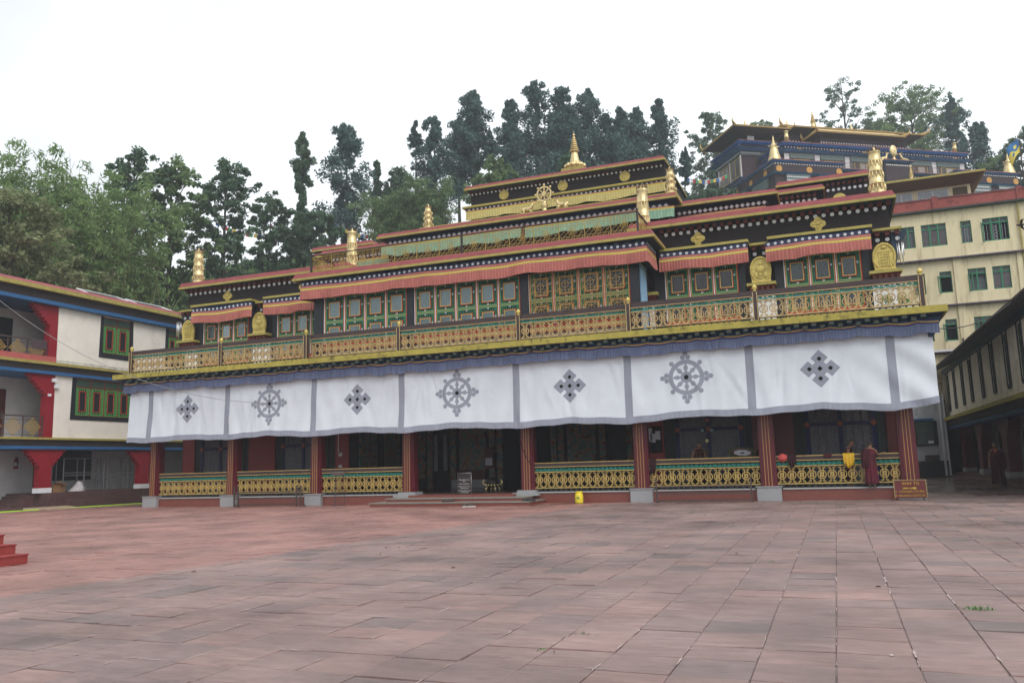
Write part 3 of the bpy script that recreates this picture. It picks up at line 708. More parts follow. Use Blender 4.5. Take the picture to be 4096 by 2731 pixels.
def build_wing(s):
    side = 'right' if s > 0 else 'left'
    X = lambda a, b: (min(s*a, s*b), max(s*a, s*b))
    part('wing_wall', G().box(*X(7.0, 16.06), 2.3, 12, 6.05, 10.55), M_black, T)
    x0, x1 = X(6.5, 16.3)
    roof_slab(x0, x1, 1.85, 12, 10.64)
    for i in range(29): put('dentil', ME_DENT, T, (s*(7.8+.295*i), 2.2, 10.455)) if 7.8+.295*i < 16.1 else None
    for i in range(29):
        x = 7.95+.295*i
        if x < 16.06: put('roundel', ME_DOT, T, (s*x, 2.299, 10.33))
    for x in (9.19, 13.63): put('medallion', ME_MED, T, (s*x, 2.298, 10.02))
    # window heads: two bays with a projecting ochre strip, recessed strips between
    for a, b in ((7.75, 11.11), (11.80, 15.43)):
        part('head_strip', G().box(*X(a, b), 1.72, 2.299, 9.53, 9.63), M_yel2, T)
        part('head_corbel', G().frus((*X(a+.2, b-.2), 1.95, 2.299), (*X(a+.05, b-.05), 1.77, 2.299), 9.3, 9.528), M_navy, T)
        for i in range(13): put('beam_end', ME_BEAM, T, (s*(a+.2+(b-a-.4)*i/12), 1.95, 9.44))
    for a, b in ((11.11, 11.80), (15.43, 16.42)):
        part('head_strip', G().box(*X(a+.01, b-.01), 2.02, 2.298, 9.43, 9.52), M_yel2, T)
        n = 2 if b < 12 else 3
        for i in range(n):
            x = a+(b-a)*(i+.5)/n
            put('dentil', ME_DENT, T, (s*x, 2.2, 9.34)); put('roundel', ME_DOT, T, (s*x, 2.298, 9.15))
    part('end_cornice', G().frus((*X(15.9, 16.1), 2.31, 12), (*X(15.9, 16.6), 2.31, 12), 8.6, 9.42), M_navy, T)
    # windows, jambs and sills
    st = ('r', 'r', 'r', 'd', 'd', 'd') if s > 0 else ('w', 'w', 'w', 'd', 'w', 'w')
    for i in range(3):
        window(*X(7.82+.933*i, 7.82+.933*(i+1)), 2.22, 6.8, st[i], False)
        window(*X(12.29+.9*i, 12.29+.9*(i+1)), 2.22, 6.8, st[3+i], False)
    for a, b in ((7.4, 7.8), (10.64, 10.9), (11.97, 12.27), (15.01, 15.27)): part('jamb', G().box(*X(a, b), 2.2, 2.299, 6.06, 9.3), M_jamb, T)
    for a, b in ((7.82, 10.62), (12.29, 14.99)):
        g = G(); g.box(*X(a, b), 2.18, 2.299, 6.62, 6.79, 0); g.box(*X(a, b), 2.2, 2.299, 6.3, 6.615, 1); g.box(*X(a, b), 2.15, 2.299, 6.06, 6.295, 2)
        part('window_sill', g, [M_pred, M_pyel, M_dent], T)
    for a, b in ((10.98, 11.95), (15.28, 16.05), (7.02, 7.35)): part('white_pier', G().box(*X(a, b), 2.12, 2.297, 6.06, 7.66), M_white, T)
    for a, b, k in ((10.95, 12.0, 0), (15.2, 16.28, 1)):
        c = (a+b)/2
        g = G(); g.box(*X(a, b), 1.75, 2.296, 7.83, 7.93, 0); part('plaque_shelf', g, M_yel2, T)
        g = G(); g.frus((*X(a+.2, b-.2), 2.0, 2.296), (*X(a+.04, b-.04), 1.8, 2.296), 7.665, 7.828, 0)
        for i in range(5): g.box(*X(a+.1+i*.2, a+.2+i*.2), 1.82, 1.95, 7.67, 7.78, 0)
        part('shelf_corbel', g, M_dent, T)
        lab = ('gilded plaque with a wheel emblem between the two awnings of the %s wing' if k == 0 else 'gilded plaque with an interlaced monogram at the outer corner of the %s wing') % side
        t = thing('gilded_plaque', (s*c, 2.0, 7.932), lab, 'plaque', 'gilded plaques')
        put('plaque_relief', ME_PLQ[k], t, (s*c, 2.0, 7.932), scale=(1.03, 1, 1.04))
    g = G(); g.box(*X(7.05, 7.55), 1.95, 2.296, 7.9, 8.02, 0); part('plaque_shelf', g, M_yel2, T)
    part('shelf_corbel', G().frus((*X(7.15, 7.4), 2.1, 2.296), (*X(7.05, 7.5), 1.97, 2.296), 7.665, 7.897), M_dent, T)
    p1 = [(s*7.72, 1.74), (s*11.09, 1.74)]; p2 = [(s*11.72, 1.74), (s*15.36, 1.74)]
    if s < 0: p1.reverse(); p2.reverse()
    awning(p1, 9.46, 8.74, 'red pleated awning with yellow stripe over the inner windows of the %s wing' % side, 3+s)
    awning(p2, 9.44, 8.70, 'red pleated awning with yellow stripe over the outer windows of the %s wing' % side, 8+s)
for s in (1, -1): build_wing(s)

# ---- the central bay
def build_bay():
    g = G(); g.box(-7.15, 7.15, .34, 2.35, 6.05, 9.5); part('bay_wall', g, M_black, T)
    roof_slab(-7.95, 7.95, -.33, 6.5, 9.73, redh=.2)
    for i in range(36): put('beam_end', ME_BEAM, T, (-7.3+14.6*i/35, -.02, 9.53))
    for a, b in ((-7.16, -6.72), (-2.6, -2.28), (2.45, 2.79), (6.87, 7.21)): part('jamb', G().box(a, b, .18, .339, 6.06, 9.3), M_jamb, T)
    for k, (a, b, n) in enumerate(((-6.68, -2.62, 4), (-2.26, 2.43, 5), (2.80, 6.86, 4))):
        for i in range(n):
            window(a+(b-a)*i/n, a+(b-a)*(i+1)/n, .24, 6.8, 'd' if k == 2 else 'w', True)
        g = G(); g.box(a, b, .2, .339, 6.70, 6.79, 0); g.box(a, b, .22, .339, 6.58, 6.695, 1); g.box(a, b, .2, .339, 6.5, 6.575, 0); g.box(a, b, .24, .339, 6.06, 6.495, 2)
        part('window_sill', g, [M_pred, M_pyel, mat('pinkish_grey_plaster', (.36, .31, .30), .8)], T)
        part('window_head', G().box(a, b, .22, .339, 8.86, 9.3), M_dkgreen, T)
    # gilt wrought grilles before the right group
    for i in range(4):
        a = 2.82+1.01*i; g = G(); y0, y1 = .135, .15; m = a+.5
        for x in (a+.03, a+.25, m, a+.75, a+.97): g.box(x-.007, x+.007, y0, y1, 6.85, 8.84)
        for z in (6.9, 7.15, 7.4, 7.66, 7.82, 8.08, 8.34, 8.6, 8.82): g.box(a+.02, a+.98, y0+.001, y1-.001, z-.007, z+.007)
        for cz in (7.25, 8.3):
            for r in (.34, .14): g.ring(m, cz, r, r-.016, y0-.004, y0, 20)
            for sx in (-1, 1):
                for sz in (-1, 1): g.ring(m+sx*.24, cz+sz*.24, .11, .096, y0-.005, y0, 12)
        for x in (a+.25, m, a+.75): g.ring(x, 7.74, .10, .085, y0-.004, y0, 12)
        part('window_grille', g, mat('gilt_wrought_iron', (.42, .25, .06), .5, .15, 5), T)
    # open light-blue door in the right flank
    d = part('side_door', G().box(7.17, 7.23, .5, 1.5, 6.08, 8.9), mat('light_blue_door', (.25, .42, .62), .6, .08), T)
    p = [(-7.2, 1.7), (-7.62, -.17), (7.62, -.17), (7.62, 1.6)]
    awning(p, 9.55, 8.78, 'long red pleated awning with yellow stripe and white dots across the central bay', 5, None)
build_bay()

# ---- gilt fence on the roof of the bay
def build_fence():
    fm = mat('gilt_fence_metal', (.40, .28, .07), .45, .2, 6, metal=.5); dk = mat('dark_fence_rail', (.03, .025, .025), .5)
    f = thing('roof_fence', (0, .1, 9.93), 'low gilt openwork fence with key pattern on the roof of the central bay', 'fence')
    def panel(w=1.04):
        g = G(); y0, y1 = -.008, .008; h = w/2
        for z in (.06, .16, .60, .72): g.box(-h, h, y0, y1, z-.007, z+.007)
        for sx in range(5):
            x = -h+.1+sx*.21
            g.strip([(x, .06), (x, .12), (x+.1, .12), (x+.1, .16)], .014, y0, y1); g.strip([(x, .62), (x, .68), (x+.1, .68), (x+.1, .72)], .014, y0, y1)
        for k in range(-4, 6):
            pts = [(-h+k*.2, .17), (-h+k*.2+.42, .59)]
            x0, x1 = max(-h, pts[0][0]), min(h, pts[1][0])
            if x1-x0 > .05: 
                z = lambda x: .17+(x-pts[0][0])
                g.strip([(x0, z(x0)), (x1, z(x1))], .012, y0, y1)
            if k % 2 == 0 and x1-x0 > .2: g.strip([((x0+x1)/2-.08, z((x0+x1)/2)+.06), ((x0+x1)/2+.04, z((x0+x1)/2)-.06)], .012, y0, y1)
        g.ring(0, .38, .16, .145, y0-.004, y1, 16); g.ring(0, .38, .08, .068, y0-.004, y1, 12)
        for k in range(6): a = k*math.pi/3; g.strip([(0, .38), (.15*math.cos(a), .38+.15*math.sin(a))], .012, y0-.004, y1)
        g.box(-h-.012, -h+.012, -.015, .015, 0, .8)
        return g.mesh('lattice_panel', fm)
    me = panel()
    for i in range(14): put('lattice_panel', me, f, (-7.27+.52+1.04*i, .1, 9.985))
    for i in range(2):
        for x in (-7.27, 7.29): put('lattice_panel', me, f, (x, .64+1.04*i, 9.985), rot=(0, 0, math.pi/2))
    g = G(); g.box(-7.3, 7.32, .07, .13, 10.76, 10.80); g.box(-7.3, -7.24, .13, 2.2, 10.76, 10.80); g.box(7.26, 7.32, .13, 2.2, 10.76, 10.80)
    part('top_rail', g, dk, f)
    for x in (-7.27, 0, 7.29): part('fence_post', G().box(x-.03, x+.03, .05, .15, 9.93, 10.9), dk, f)
build_fence()

# ---- tiers above
def build_tiers():
    part('tier_wall', G().box(-7.3, 7.3, 7.0, 14.5, 9.9, 13.1), M_black, T)
    roof_slab(-7.79, 7.79, 6.6, 14, 13.32, redh=.15)
    row(ME_DIA, 'white_diamond', -7.2, 7.2, 6.99, 13.02, 52)
    part('frieze_board', G().box(-7.32, 7.32, 6.997, 7.0, 12.86, 13.15), M_navy, T)
    M_grc = mat('pale_green_cloth', (.24, .40, .28), .9, .12, 3)
    def gcloth(path, zt, zb, c, lab, seed, ob=True):
        H = zt-zb; ph = seed
        sag = lambda d: .03*np.sin(d*.9+ph)
        rows = [(zt, 0, 0), (zt-.09*H, 1, .05), (zt-.24*H, 2, .2), (zt-.6*H, 2, 1.), (zb, 2, 1.1)]
        return cloth_path('tier_valance', path, rows, [M_awn, M_awn2, c], .03, .15, sag=sag, hem=.05, seed=seed, label=lab, cat='valance')
    gcloth([(-7.65, 6.82), (0.15, 6.8)], 12.93, 12.3, M_grc, 'pale green pleated valance, left half, hung under the third roof', 21)
    gcloth([(.35, 6.8), (7.6, 6.82)], 12.93, 12.35, M_grc, 'pale green pleated valance, right half, hung under the third roof', 22)
    part('cloth_post', G().box(.2, .3, 6.85, 6.95, 10, 13.0), M_dent, T)
    # stepped side roofs of the third tier
    for s in (1, -1):
        X = lambda a, b: (min(s*a, s*b), max(s*a, s*b))
        part('tier_wall', G().box(*X(7.31, 11.6), 8.2, 15, 10.5, 13.0), M_black, T)
        roof_slab(*X(6.9, 12.05), 7.8, 15, 13.22, redh=.15)
        for i in range(17): put('white_diamond', ME_DIA, T, (s*(7.6+.24*i), 8.19, 12.9))
        gcloth([(min(s*7.5, s*11.5), 8.1), (max(s*7.5, s*11.5), 8.1)], 12.72, 12.2, M_grc if s < 0 else M_awn, 'short pleated valance under the stepped side roof on the %s' % ('right' if s > 0 else 'left'), 30+s)
        part('tier_wall', G().box(*X(11.61, 13.7), 10.3, 16, 10.5, 13.6), M_black, T)
        roof_slab(*X(11.7, 14.05), 9.9, 16, 13.78, redh=.15)
        for i in range(7): put('dentil', ME_DENT, T, (s*(12.1+.25*i), 10.2, 13.55)); put('roundel', ME_DOT, T, (s*(12.1+.25*i), 10.295, 13.35))
        part('tier_wall', G().box(*X(12.0, 15.9), 13.3, 20, 10.5, 14.8), M_black, T)
        roof_slab(*X(11.8, 16.2), 12.9, 20, 15.1, redh=.18)
        for i in range(9): put('dentil', ME_DENT, T, (s*(14.0+.25*i), 13.2, 14.85)); put('roundel', ME_DOT, T, (s*(14.0+.25*i), 13.295, 14.6))
        put('gold_disc', G().disc(0, 0, .33, -.06, 0, 24).mesh('gold_disc', M_goldp), T, (s*14.75, 13.29, 14.05))
    # low roof before the lantern
    part('tier_wall', G().box(-7.0, 7.0, 10.6, 14.4, 13.2, 14.5), M_black, T)
    part('roof_deck', G().box(-7.2, 7.2, 10.2, 14.4, 14.5, 14.68), M_yel2, T)
    # lantern
    part('lantern_wall', G().box(-5.85, 5.95, 14.5, 21, 14.6, 17.8), M_black, T)
    part('lantern_window_band', G().box(-5.8, 5.9, 14.42, 14.499, 15.3, 16.3), M_dark, T)
    roof_slab(-6.06, 6.06, 14.0, 21.4, 17.94, redh=.15)
    for i in range(46): put('dentil', ME_DENT, T, (-5.75+11.5*i/45, 14.42, 17.82), scale=(.9, 1, .8))
    for i in range(46): put('roundel', ME_DOTS, T, (-5.75+11.5*i/45, 14.498, 17.68))
    ring = G().disc(0, 0, .30, -.05, 0, 24); ring.ring(0, 0, .29, .25, -.075, -.05, 24); ring.ring(0, 0, .16, .12, -.075, -.05, 16)
    for k in range(8): ring.ell((.2*math.cos(k*.785), -.06, .2*math.sin(k*.785)), (.03, .03, .03), 6, 4)
    me = ring.mesh('gold_disc', M_goldp)
    for x in (-3.68, 0, 3.68): put('gold_disc', me, T, (x, 14.497, 17.38))
    part('head_strip', G().box(-6.2, 6.2, 13.9, 14.497, 16.72, 16.82), M_yel2, T)
    part('head_corbel', G().box(-6.05, 6.05, 14.1, 14.496, 16.52, 16.717), M_navy, T)
    for i in range(44): put('white_diamond', ME_DIA, T, (-5.8+11.6*i/43, 14.098, 16.62), scale=(.8, 1, .8))
    gcloth([(-6.0, 14.04), (6.0, 14.04)], 16.58, 16.02, mat('cream_cloth', (.50, .42, .17), .9, .10, 2), 'cream yellow pleated valance around the topmost lantern storey', 41)
    part('lantern_ornament_base', G().box(-.7, .7, 16.5, 17.9, 18.05, 19.2), M_yel2, T)
build_tiers()

# ------------------------------------------------------------------ cloth hung before the porch
M_bw = mat('white_banner_cloth', (.64, .675, .735), .95, .05, 1.2, stain='a9abb0', stain_amt=.2, stain_scale=(.5, .5, .35))
M_bg = mat('lavender_grey_applique', (.27, .285, .345), .95, .06, 2)
BZ = np.array([[-16.65, 2.96], [-15.4, 2.90], [-13.3, 2.98], [-11.06, 2.88], [-8.8, 2.98], [-6.58, 2.84], [-4.5, 2.95], [-2.43, 2.82], [0, 2.93], [2.47, 2.80], [4.6, 2.90], [6.78, 2.78], [8.9, 2.95], [11.05, 2.88], [13.3, 2.99], [15.46, 2.82], [16.75, 3.02]])
_br = np.random.default_rng(77)
BF = [(_br.uniform(-16.6, 16.7), _br.uniform(.05, .22), _br.normal()*.22, _br.choice((-1, 1))*_br.uniform(.010, .032), _br.uniform(3.2, 5.2), _br.uniform(.4, 1.3)) for _ in range(110)]
def banner_y(x, z):
    x = np.asarray(x, float); z = np.asarray(z, float)
    t = np.clip((5.5-z)/2.6, 0, 1)
    f = .045*np.sin(x*.83+.5*np.sin(z*1.3)+1.7*np.sin(x*.23))*t + .012*np.sin(x*7.1+2.3*np.sin(x*.7)+.6*z)*(.2+.8*t)*(.5+.5*np.sin(x*.57+1))
    for cx, wd, sl, am, zc, zl in BF:            # separate creases, each with its own lean, width and length
        u = (x-cx-sl*(5.5-z))/wd; f = f+am*np.exp(-u*u)*np.exp(-((z-zc)/zl)**2)
    for d in (-15.45, -11.06, -6.6, -2.45, 2.47, 6.78, 11.06, 15.46):     # drag folds from the hanging points
        u = x-d; f = f+.022*np.exp(-(np.abs(u)/.8))*np.sin(np.abs(u)*8-(5.4-z)*2.6+d)*np.clip((5.5-z)/1.2, 0, 1)
    e = np.clip((x-13.8)/2.5, 0, 1); f = f+.05*e*np.sin((x*1.3+z*1.5)*3.3)*np.clip((5.5-z)/.8, 0, 1)
    return -.60-.10*t*t+f
def banner_z(x, t):
    """t: 0 top .. 1 bottom"""
    zb = np.interp(x, BZ[:, 0], BZ[:, 1])-.012*np.sin(x*5.1)
    return 5.5+(zb-5.5)*t
def build_banner():
    xs = np.linspace(-16.65, 16.75, 1100); ts = np.linspace(0, 1, 44)
    X, Tt = np.meshgrid(xs, ts); Z = banner_z(X, Tt); Y = banner_y(X, Z)
    b = put('porch_banner', grid_mesh('porch_banner', np.stack([X, Y, Z], -1), M_bw), label='long white cloth banner with wheel and knot emblems hung across the porch', cat='banner')
    m = M_bg
    def patch(name, mask, x0, x1, z0, z1, res, mt, off=.006):
        nx, nz = max(2, int((x1-x0)/res)), max(2, int((z1-z0)/res)); gx = np.linspace(x0, x1, nx+1); gz = np.linspace(z0, z1, nz+1)
        cx, cz = np.meshgrid((gx[1:]+gx[:-1])/2, (gz[1:]+gz[:-1])/2); k = mask(cx, cz); jj, ii = np.nonzero(k)
        q = np.stack([np.stack([gx[ii+a], gz[jj+c]], -1) for a, c in ((0, 0), (1, 0), (1, 1), (0, 1))], 1)
        V = np.stack([q[..., 0], banner_y(q[..., 0], q[..., 1])-off, q[..., 1]], -1)
        put(name, quads_mesh(name, V, mt), b, kind='stuff' if name == 'painted_hole_shade' else None)
    for k, d in enumerate((-15.4, -11.08, -6.58, -2.44, 2.475, 6.79, 11.055, 15.49)):
        xs2 = np.linspace(d-.135, d+.135, 8); ts2 = np.linspace(0.02, .93, 40); X, Tt = np.meshgrid(xs2, ts2); Z = banner_z(X, Tt)
        put('divider_strip', grid_mesh('divider_strip', np.stack([X, banner_y(X, Z)-.006, Z], -1), m), b)
    X, Tt = np.meshgrid(np.linspace(-16.65, 16.75, 1100), np.linspace(.915, 1.004, 6)); Z = banner_z(X, Tt)
    put('bottom_border', grid_mesh('bottom_border', np.stack([X, banner_y(X, Z)-.010-.02*np.abs(np.sin(X*13+3*np.sin(X*2.3)))*(Tt-.9)*8, Z], -1), m), b)
    def wheel(cx, cz):
        def f(x, z):
            u, v = x-cx, z-cz; r = np.hypot(u, v); a = np.arctan2(v, u)
            k = ((r < .62) & (r > .47)) | ((r < .20) & (r > .085))
            s = np.abs(((a+math.pi/8) % (math.pi/4))-math.pi/8)*r            # distance from the nearest spoke
            k |= (r < .5) & (r > .15) & (s < .025+.055*np.exp(-((r-.33)/.08)**2))
            for i in range(8):
                q = i*math.pi/4
                if i % 2: k |= np.hypot(u-.70*math.cos(q), v-.70*math.sin(q)) < .085
                else:
                    c, s_ = math.cos(q), math.sin(q)
                    for rr, o in ((.70, -.09), (.70, .09), (.845, 0)): k |= np.hypot(u-(rr*c-o*s_), v-(rr*s_+o*c)) < .086
            return k
        patch('wheel_emblem', f, cx-.95, cx+.95, cz-.95, cz+.95, .017, m)
        patch('painted_hole_shade', lambda x, z: np.hypot(x-cx, z-cz) < .085, cx-.1, cx+.1, cz-.1, cz+.1, .014, M_dark)  # hub opening: near-black patch paints its darkness, the cloth stays uncut
    def knot(cx, cz):
        c45 = math.sqrt(.5)
        def rot(x, z): u, v = x-cx, z-cz; return (u+v)*c45, (v-u)*c45
        hol = lambda p, q, hx, hz: (np.abs(p-hx) < .062) & (np.abs(q-hz) < .062)
        H = ((0, 0), (.235, .235), (-.235, .235), (.235, -.235), (-.235, -.235))
        def f(x, z):
            p, q = rot(x, z); k = (np.abs(p) < .45) & (np.abs(q) < .45)
            k &= ~(((np.abs(p) < .065) & (np.abs(q) > .24)) | ((np.abs(q) < .065) & (np.abs(p) > .24)))
            for h in H: k &= ~hol(p, q, *h)
            return k
        patch('knot_emblem', f, cx-.65, cx+.65, cz-.65, cz+.65, .016, m)
        def fh(x, z):
            p, q = rot(x, z); k = np.zeros_like(p, bool)
            for h in H: k |= hol(p, q, *h)
            return k
        patch('painted_hole_shade', fh, cx-.5, cx+.5, cz-.5, cz+.5, .014, M_dark)  # near-black squares carry the shade of the cut-outs in their colour
    for i, cx in enumerate((-13.26, -8.85, -4.5, 0, 4.6, 8.88, 13.3)):
        (wheel if i % 2 else knot)(cx, 4.33 if abs(cx) > 7 else 4.28)
    # blue pleated valance above it
    sc = lambda d: -.045*(1-(2*((d/.875) % 1)-1)**2)+.02*np.sin(d*.7)
    rows = [(5.735, 0, 0), (5.665, 1, .02), (5.635, 2, .05), (5.61, 0, .05), (5.56, 3, .3), (5.46, 3, 1.), (5.25, 3, 1.15)]
    cloth_path('porch_valance', [(-16.9, -.76), (16.95, -.76)], rows, [mat('dark_blue_cloth', (.035, .06, .16), .9), M_awn2, M_awn, mat('slate_blue_cloth', (.155, .185, .30), .9, .1, 2)], .03, .085, sag=sc, hem=.035, seed=61,
               label='slate blue pleated valance with striped border under the ochre ledge', cat='valance')
build_banner()

# ------------------------------------------------------------------ gilded ornaments on the roofs
def victory_banner(x, y, z, h, label):
    t = thing('victory_banner', (x, y, z), label, 'roof ornament', 'gilded cylinders on the temple roofs'); k = h/1.75
    prof = [(.315, 0), (.32, .03), (.30, .06), (.276, .43), (.284, .435), (.284, .455), (.272, .46), (.252, .86), (.259, .865), (.259, .885), (.248, .89), (.230, 1.22), (.237, 1.225), (.237, 1.245), (.226, 1.25), (.213, 1.50), (.235, 1.53), (.232, 1.58)]
    part('drum', G().lathe([(r*.95 if k > 1 else r*k*.95, zz*k) for r, zz in prof] if k < 1.3 else [(r, zz*k) for r, zz in prof], 22), M_gold, t, True, loc=(x, y, z))
    g = G()
    for zz, r in ((.30, .283), (.74, .252), (1.12, .228)):
        for i in range(12):
            a = 2*math.pi*i/12; g.ell((r*math.cos(a), r*math.sin(a), zz*k), (.026, .026, .12*k), 6, 4)
    part('scales', g, M_gold, t, True, loc=(x, y, z), kind='stuff')
    g = G(); dk = mat('tarnished_copper', (.10, .065, .035), .55, .3, 8, metal=.6)
    for i in range(10):
        a = 2*math.pi*i/10; g.prism([(-.06, 0), (.06, 0), (0, .13)], 'xz', -.012, .012); n = 6
        vs = g.v[-n:]; g.v[-n:] = [((.212+v[1])*math.cos(a)-v[0]*math.sin(a), (.212+v[1])*math.sin(a)+v[0]*math.cos(a), v[2]*k+1.56*k) for v in vs]
    part('crown', g, dk, t, loc=(x, y, z))
    part('tip', G().lathe([(.1, 0), (.11, .05), (.05, .12), (.004, .2)], 10, (0, 0, 1.57*k)), M_gold, t, True, loc=(x, y, z))
for s, n in ((-1, 'left'), (1, 'right')):
    victory_banner(s*15.78, 2.6, 10.84, 1.95, 'gilded cylinder ornament at the %s end of the wing roof' % n)
    victory_banner(s*6.95, 2.9, 9.94, 2.95 if False else 2.9, 'gilded cylinder ornament rising behind the fence at the %s end of the central bay' % n)
    victory_banner(s*6.85, 10.7, 14.68, 1.45, 'small gilded cylinder ornament on the %s of the roof below the lantern' % n)
def stupa_spire(name, loc, h, r, label, cat='spire', parent=None):
    prof = [(.40, 0), (.46, .04), (.50, .10), (.46, .15), (.30, .17), (.36, .18), (.36, .20), (.24, .22), (.155, .46), (.13, .47)]
    for k in range(7): q = .485+.058*k; R0 = .23-.024*k; prof += [(R0*.55, q), (R0, q+.012), (R0, q+.032), (R0*.5, q+.045)]
    prof += [(.03, .90), (.075, .93), (.06, .95), (.02, .965), (.004, 1)]
    t = thing(name, loc, label, cat) if label else None
    o = put('spire_body', G().lathe([(a*r*2, b*h) for a, b in prof], 18).mesh('spire_body', M_gold, False), t or parent, loc)
    if t:
        g = G()
        for i in range(12): a = i*math.pi/6; g.ell((.46*2*r*math.cos(a), .46*2*r*math.sin(a), .1*h), (.11*r*2, .11*r*2, .06*h), 8, 5)
        part('lotus_petals', g, M_gold, t, True, loc=loc)
    return t
stupa_spire('golden_spire', (0, 17.2, 19.2), 2.45, .62, 'tall gilded spire on a lotus foot crowning the lantern roof')
def build_wheel_and_deer():
    z0 = 14.68; y = 11.0
    t = thing('dharma_wheel', (0, y, z0), 'gilded eight-spoked wheel on a stem between two deer on the roof', 'wheel')
    g = G(); g.ring(0, 15.84-z0, .43, .35, -.05, .05, 28); g.disc(0, 15.84-z0, .13, -.08, .08)
    for i in range(8):
        a = i*math.pi/4; c, s = math.cos(a), math.sin(a); cz = 15.84-z0
        g.strip([(.1*c, cz+.1*s), (.37*c, cz+.37*s)], .045, -.03, .03); g.ell((.24*c, 0, cz+.24*s), (.05, .05, .05), 8, 6); g.ell((.50*c, 0, cz+.50*s), (.065, .065, .065), 8, 6)
    part('wheel_rim', g, M_gold, t, loc=(0, y, z0))
    part('stem', G().lathe([(.30, 0), (.32, .12), (.14, .2), (.10, .4), (.2, .5), (.12, .62), (.16, .7), (.05, .74)], 12), M_gold, t, True, loc=(0, y, z0))
    for s, n in ((-1, 'left'), (1, 'right')):
        X = s*1.0; b = z0+.18
        d = thing('deer_statue', (X, y, z0), 'gilded kneeling deer to the %s of the roof wheel, head raised toward it' % n, 'statue', 'gilded deer beside the wheel')
        g = G(); q = -s
        pts = [((-.36*q), .20), (-.30*q, .24), (-.05*q, .24), (.14*q, .26), (.22*q, .34), (.29*q, .47), (.34*q, .56)]
        g.tube([(x, 0, zz) for x, zz in pts], [.05, .12, .13, .12, .085, .06, .055], 10)
        g.tube([(.30*q, 0, .58), (.38*q, 0, .57), (.47*q, 0, .53)], [.06, .055, .03], 8)                     # head
        for yy in (-.05, .05):
            g.tube([(.31*q, yy, .61), (.26*q, yy*2.4, .70)], [.03, .008], 6)                                  # ears
            g.tube([(.12*q, yy*1.6, .18), (.30*q, yy*1.8, .08), (.14*q, yy*1.8, .05)], [.06, .04, .03], 6)   # folded forelegs
            g.tube([(-.26*q, yy*1.8, .2), (-.10*q, yy*2.2, .08), (-.34*q, yy*2.2, .05)], [.09, .05, .03], 6)
        g.tube([(-.36*q, 0, .24), (-.43*q, 0, .2)], [.03, .015], 6)
        part('deer_body', g, M_gold, d, True, loc=(X, y, b))
        part('base', G().box(-.48, .48, -.16, .16, 0, .195), M_gold, d, loc=(X, y, z0))
build_wheel_and_deer()

# wind chimes at both ends of the wing cornice
def chime(x, y, z, label):
    t = thing('wind_chime', (x, y, z), label, 'wind chime', 'wind chimes')
    g = G(); 
    for k in range(3): a = k*2.1; g.tube([(x, y, z), (x+.09*math.cos(a), y+.09*math.sin(a), z-.5)], .004, 4)
    part('cord', g, M_navy, t); part('top_disc', G().lathe([(.12, 0), (.12, .03)], 12, (x, y, z-.53)), M_iron, t)
    g = G()
    for k in range(6): a = k*math.pi/3; g.tube([(x+.1*math.cos(a), y+.1*math.sin(a), z-.54), (x+.1*math.cos(a), y+.1*math.sin(a), z-1.0-.06*k)], .018, 8)
    part('tubes', g, mat('bright_aluminium', (.8, .8, .8), .3, .05, metal=.7), t, True)
chime(16.3, 2.0, 9.43, 'silver wind chime hanging at the right end of the wing cornice')
chime(-16.35, 2.0, 9.43, 'silver wind chime hanging at the left end of the wing cornice')

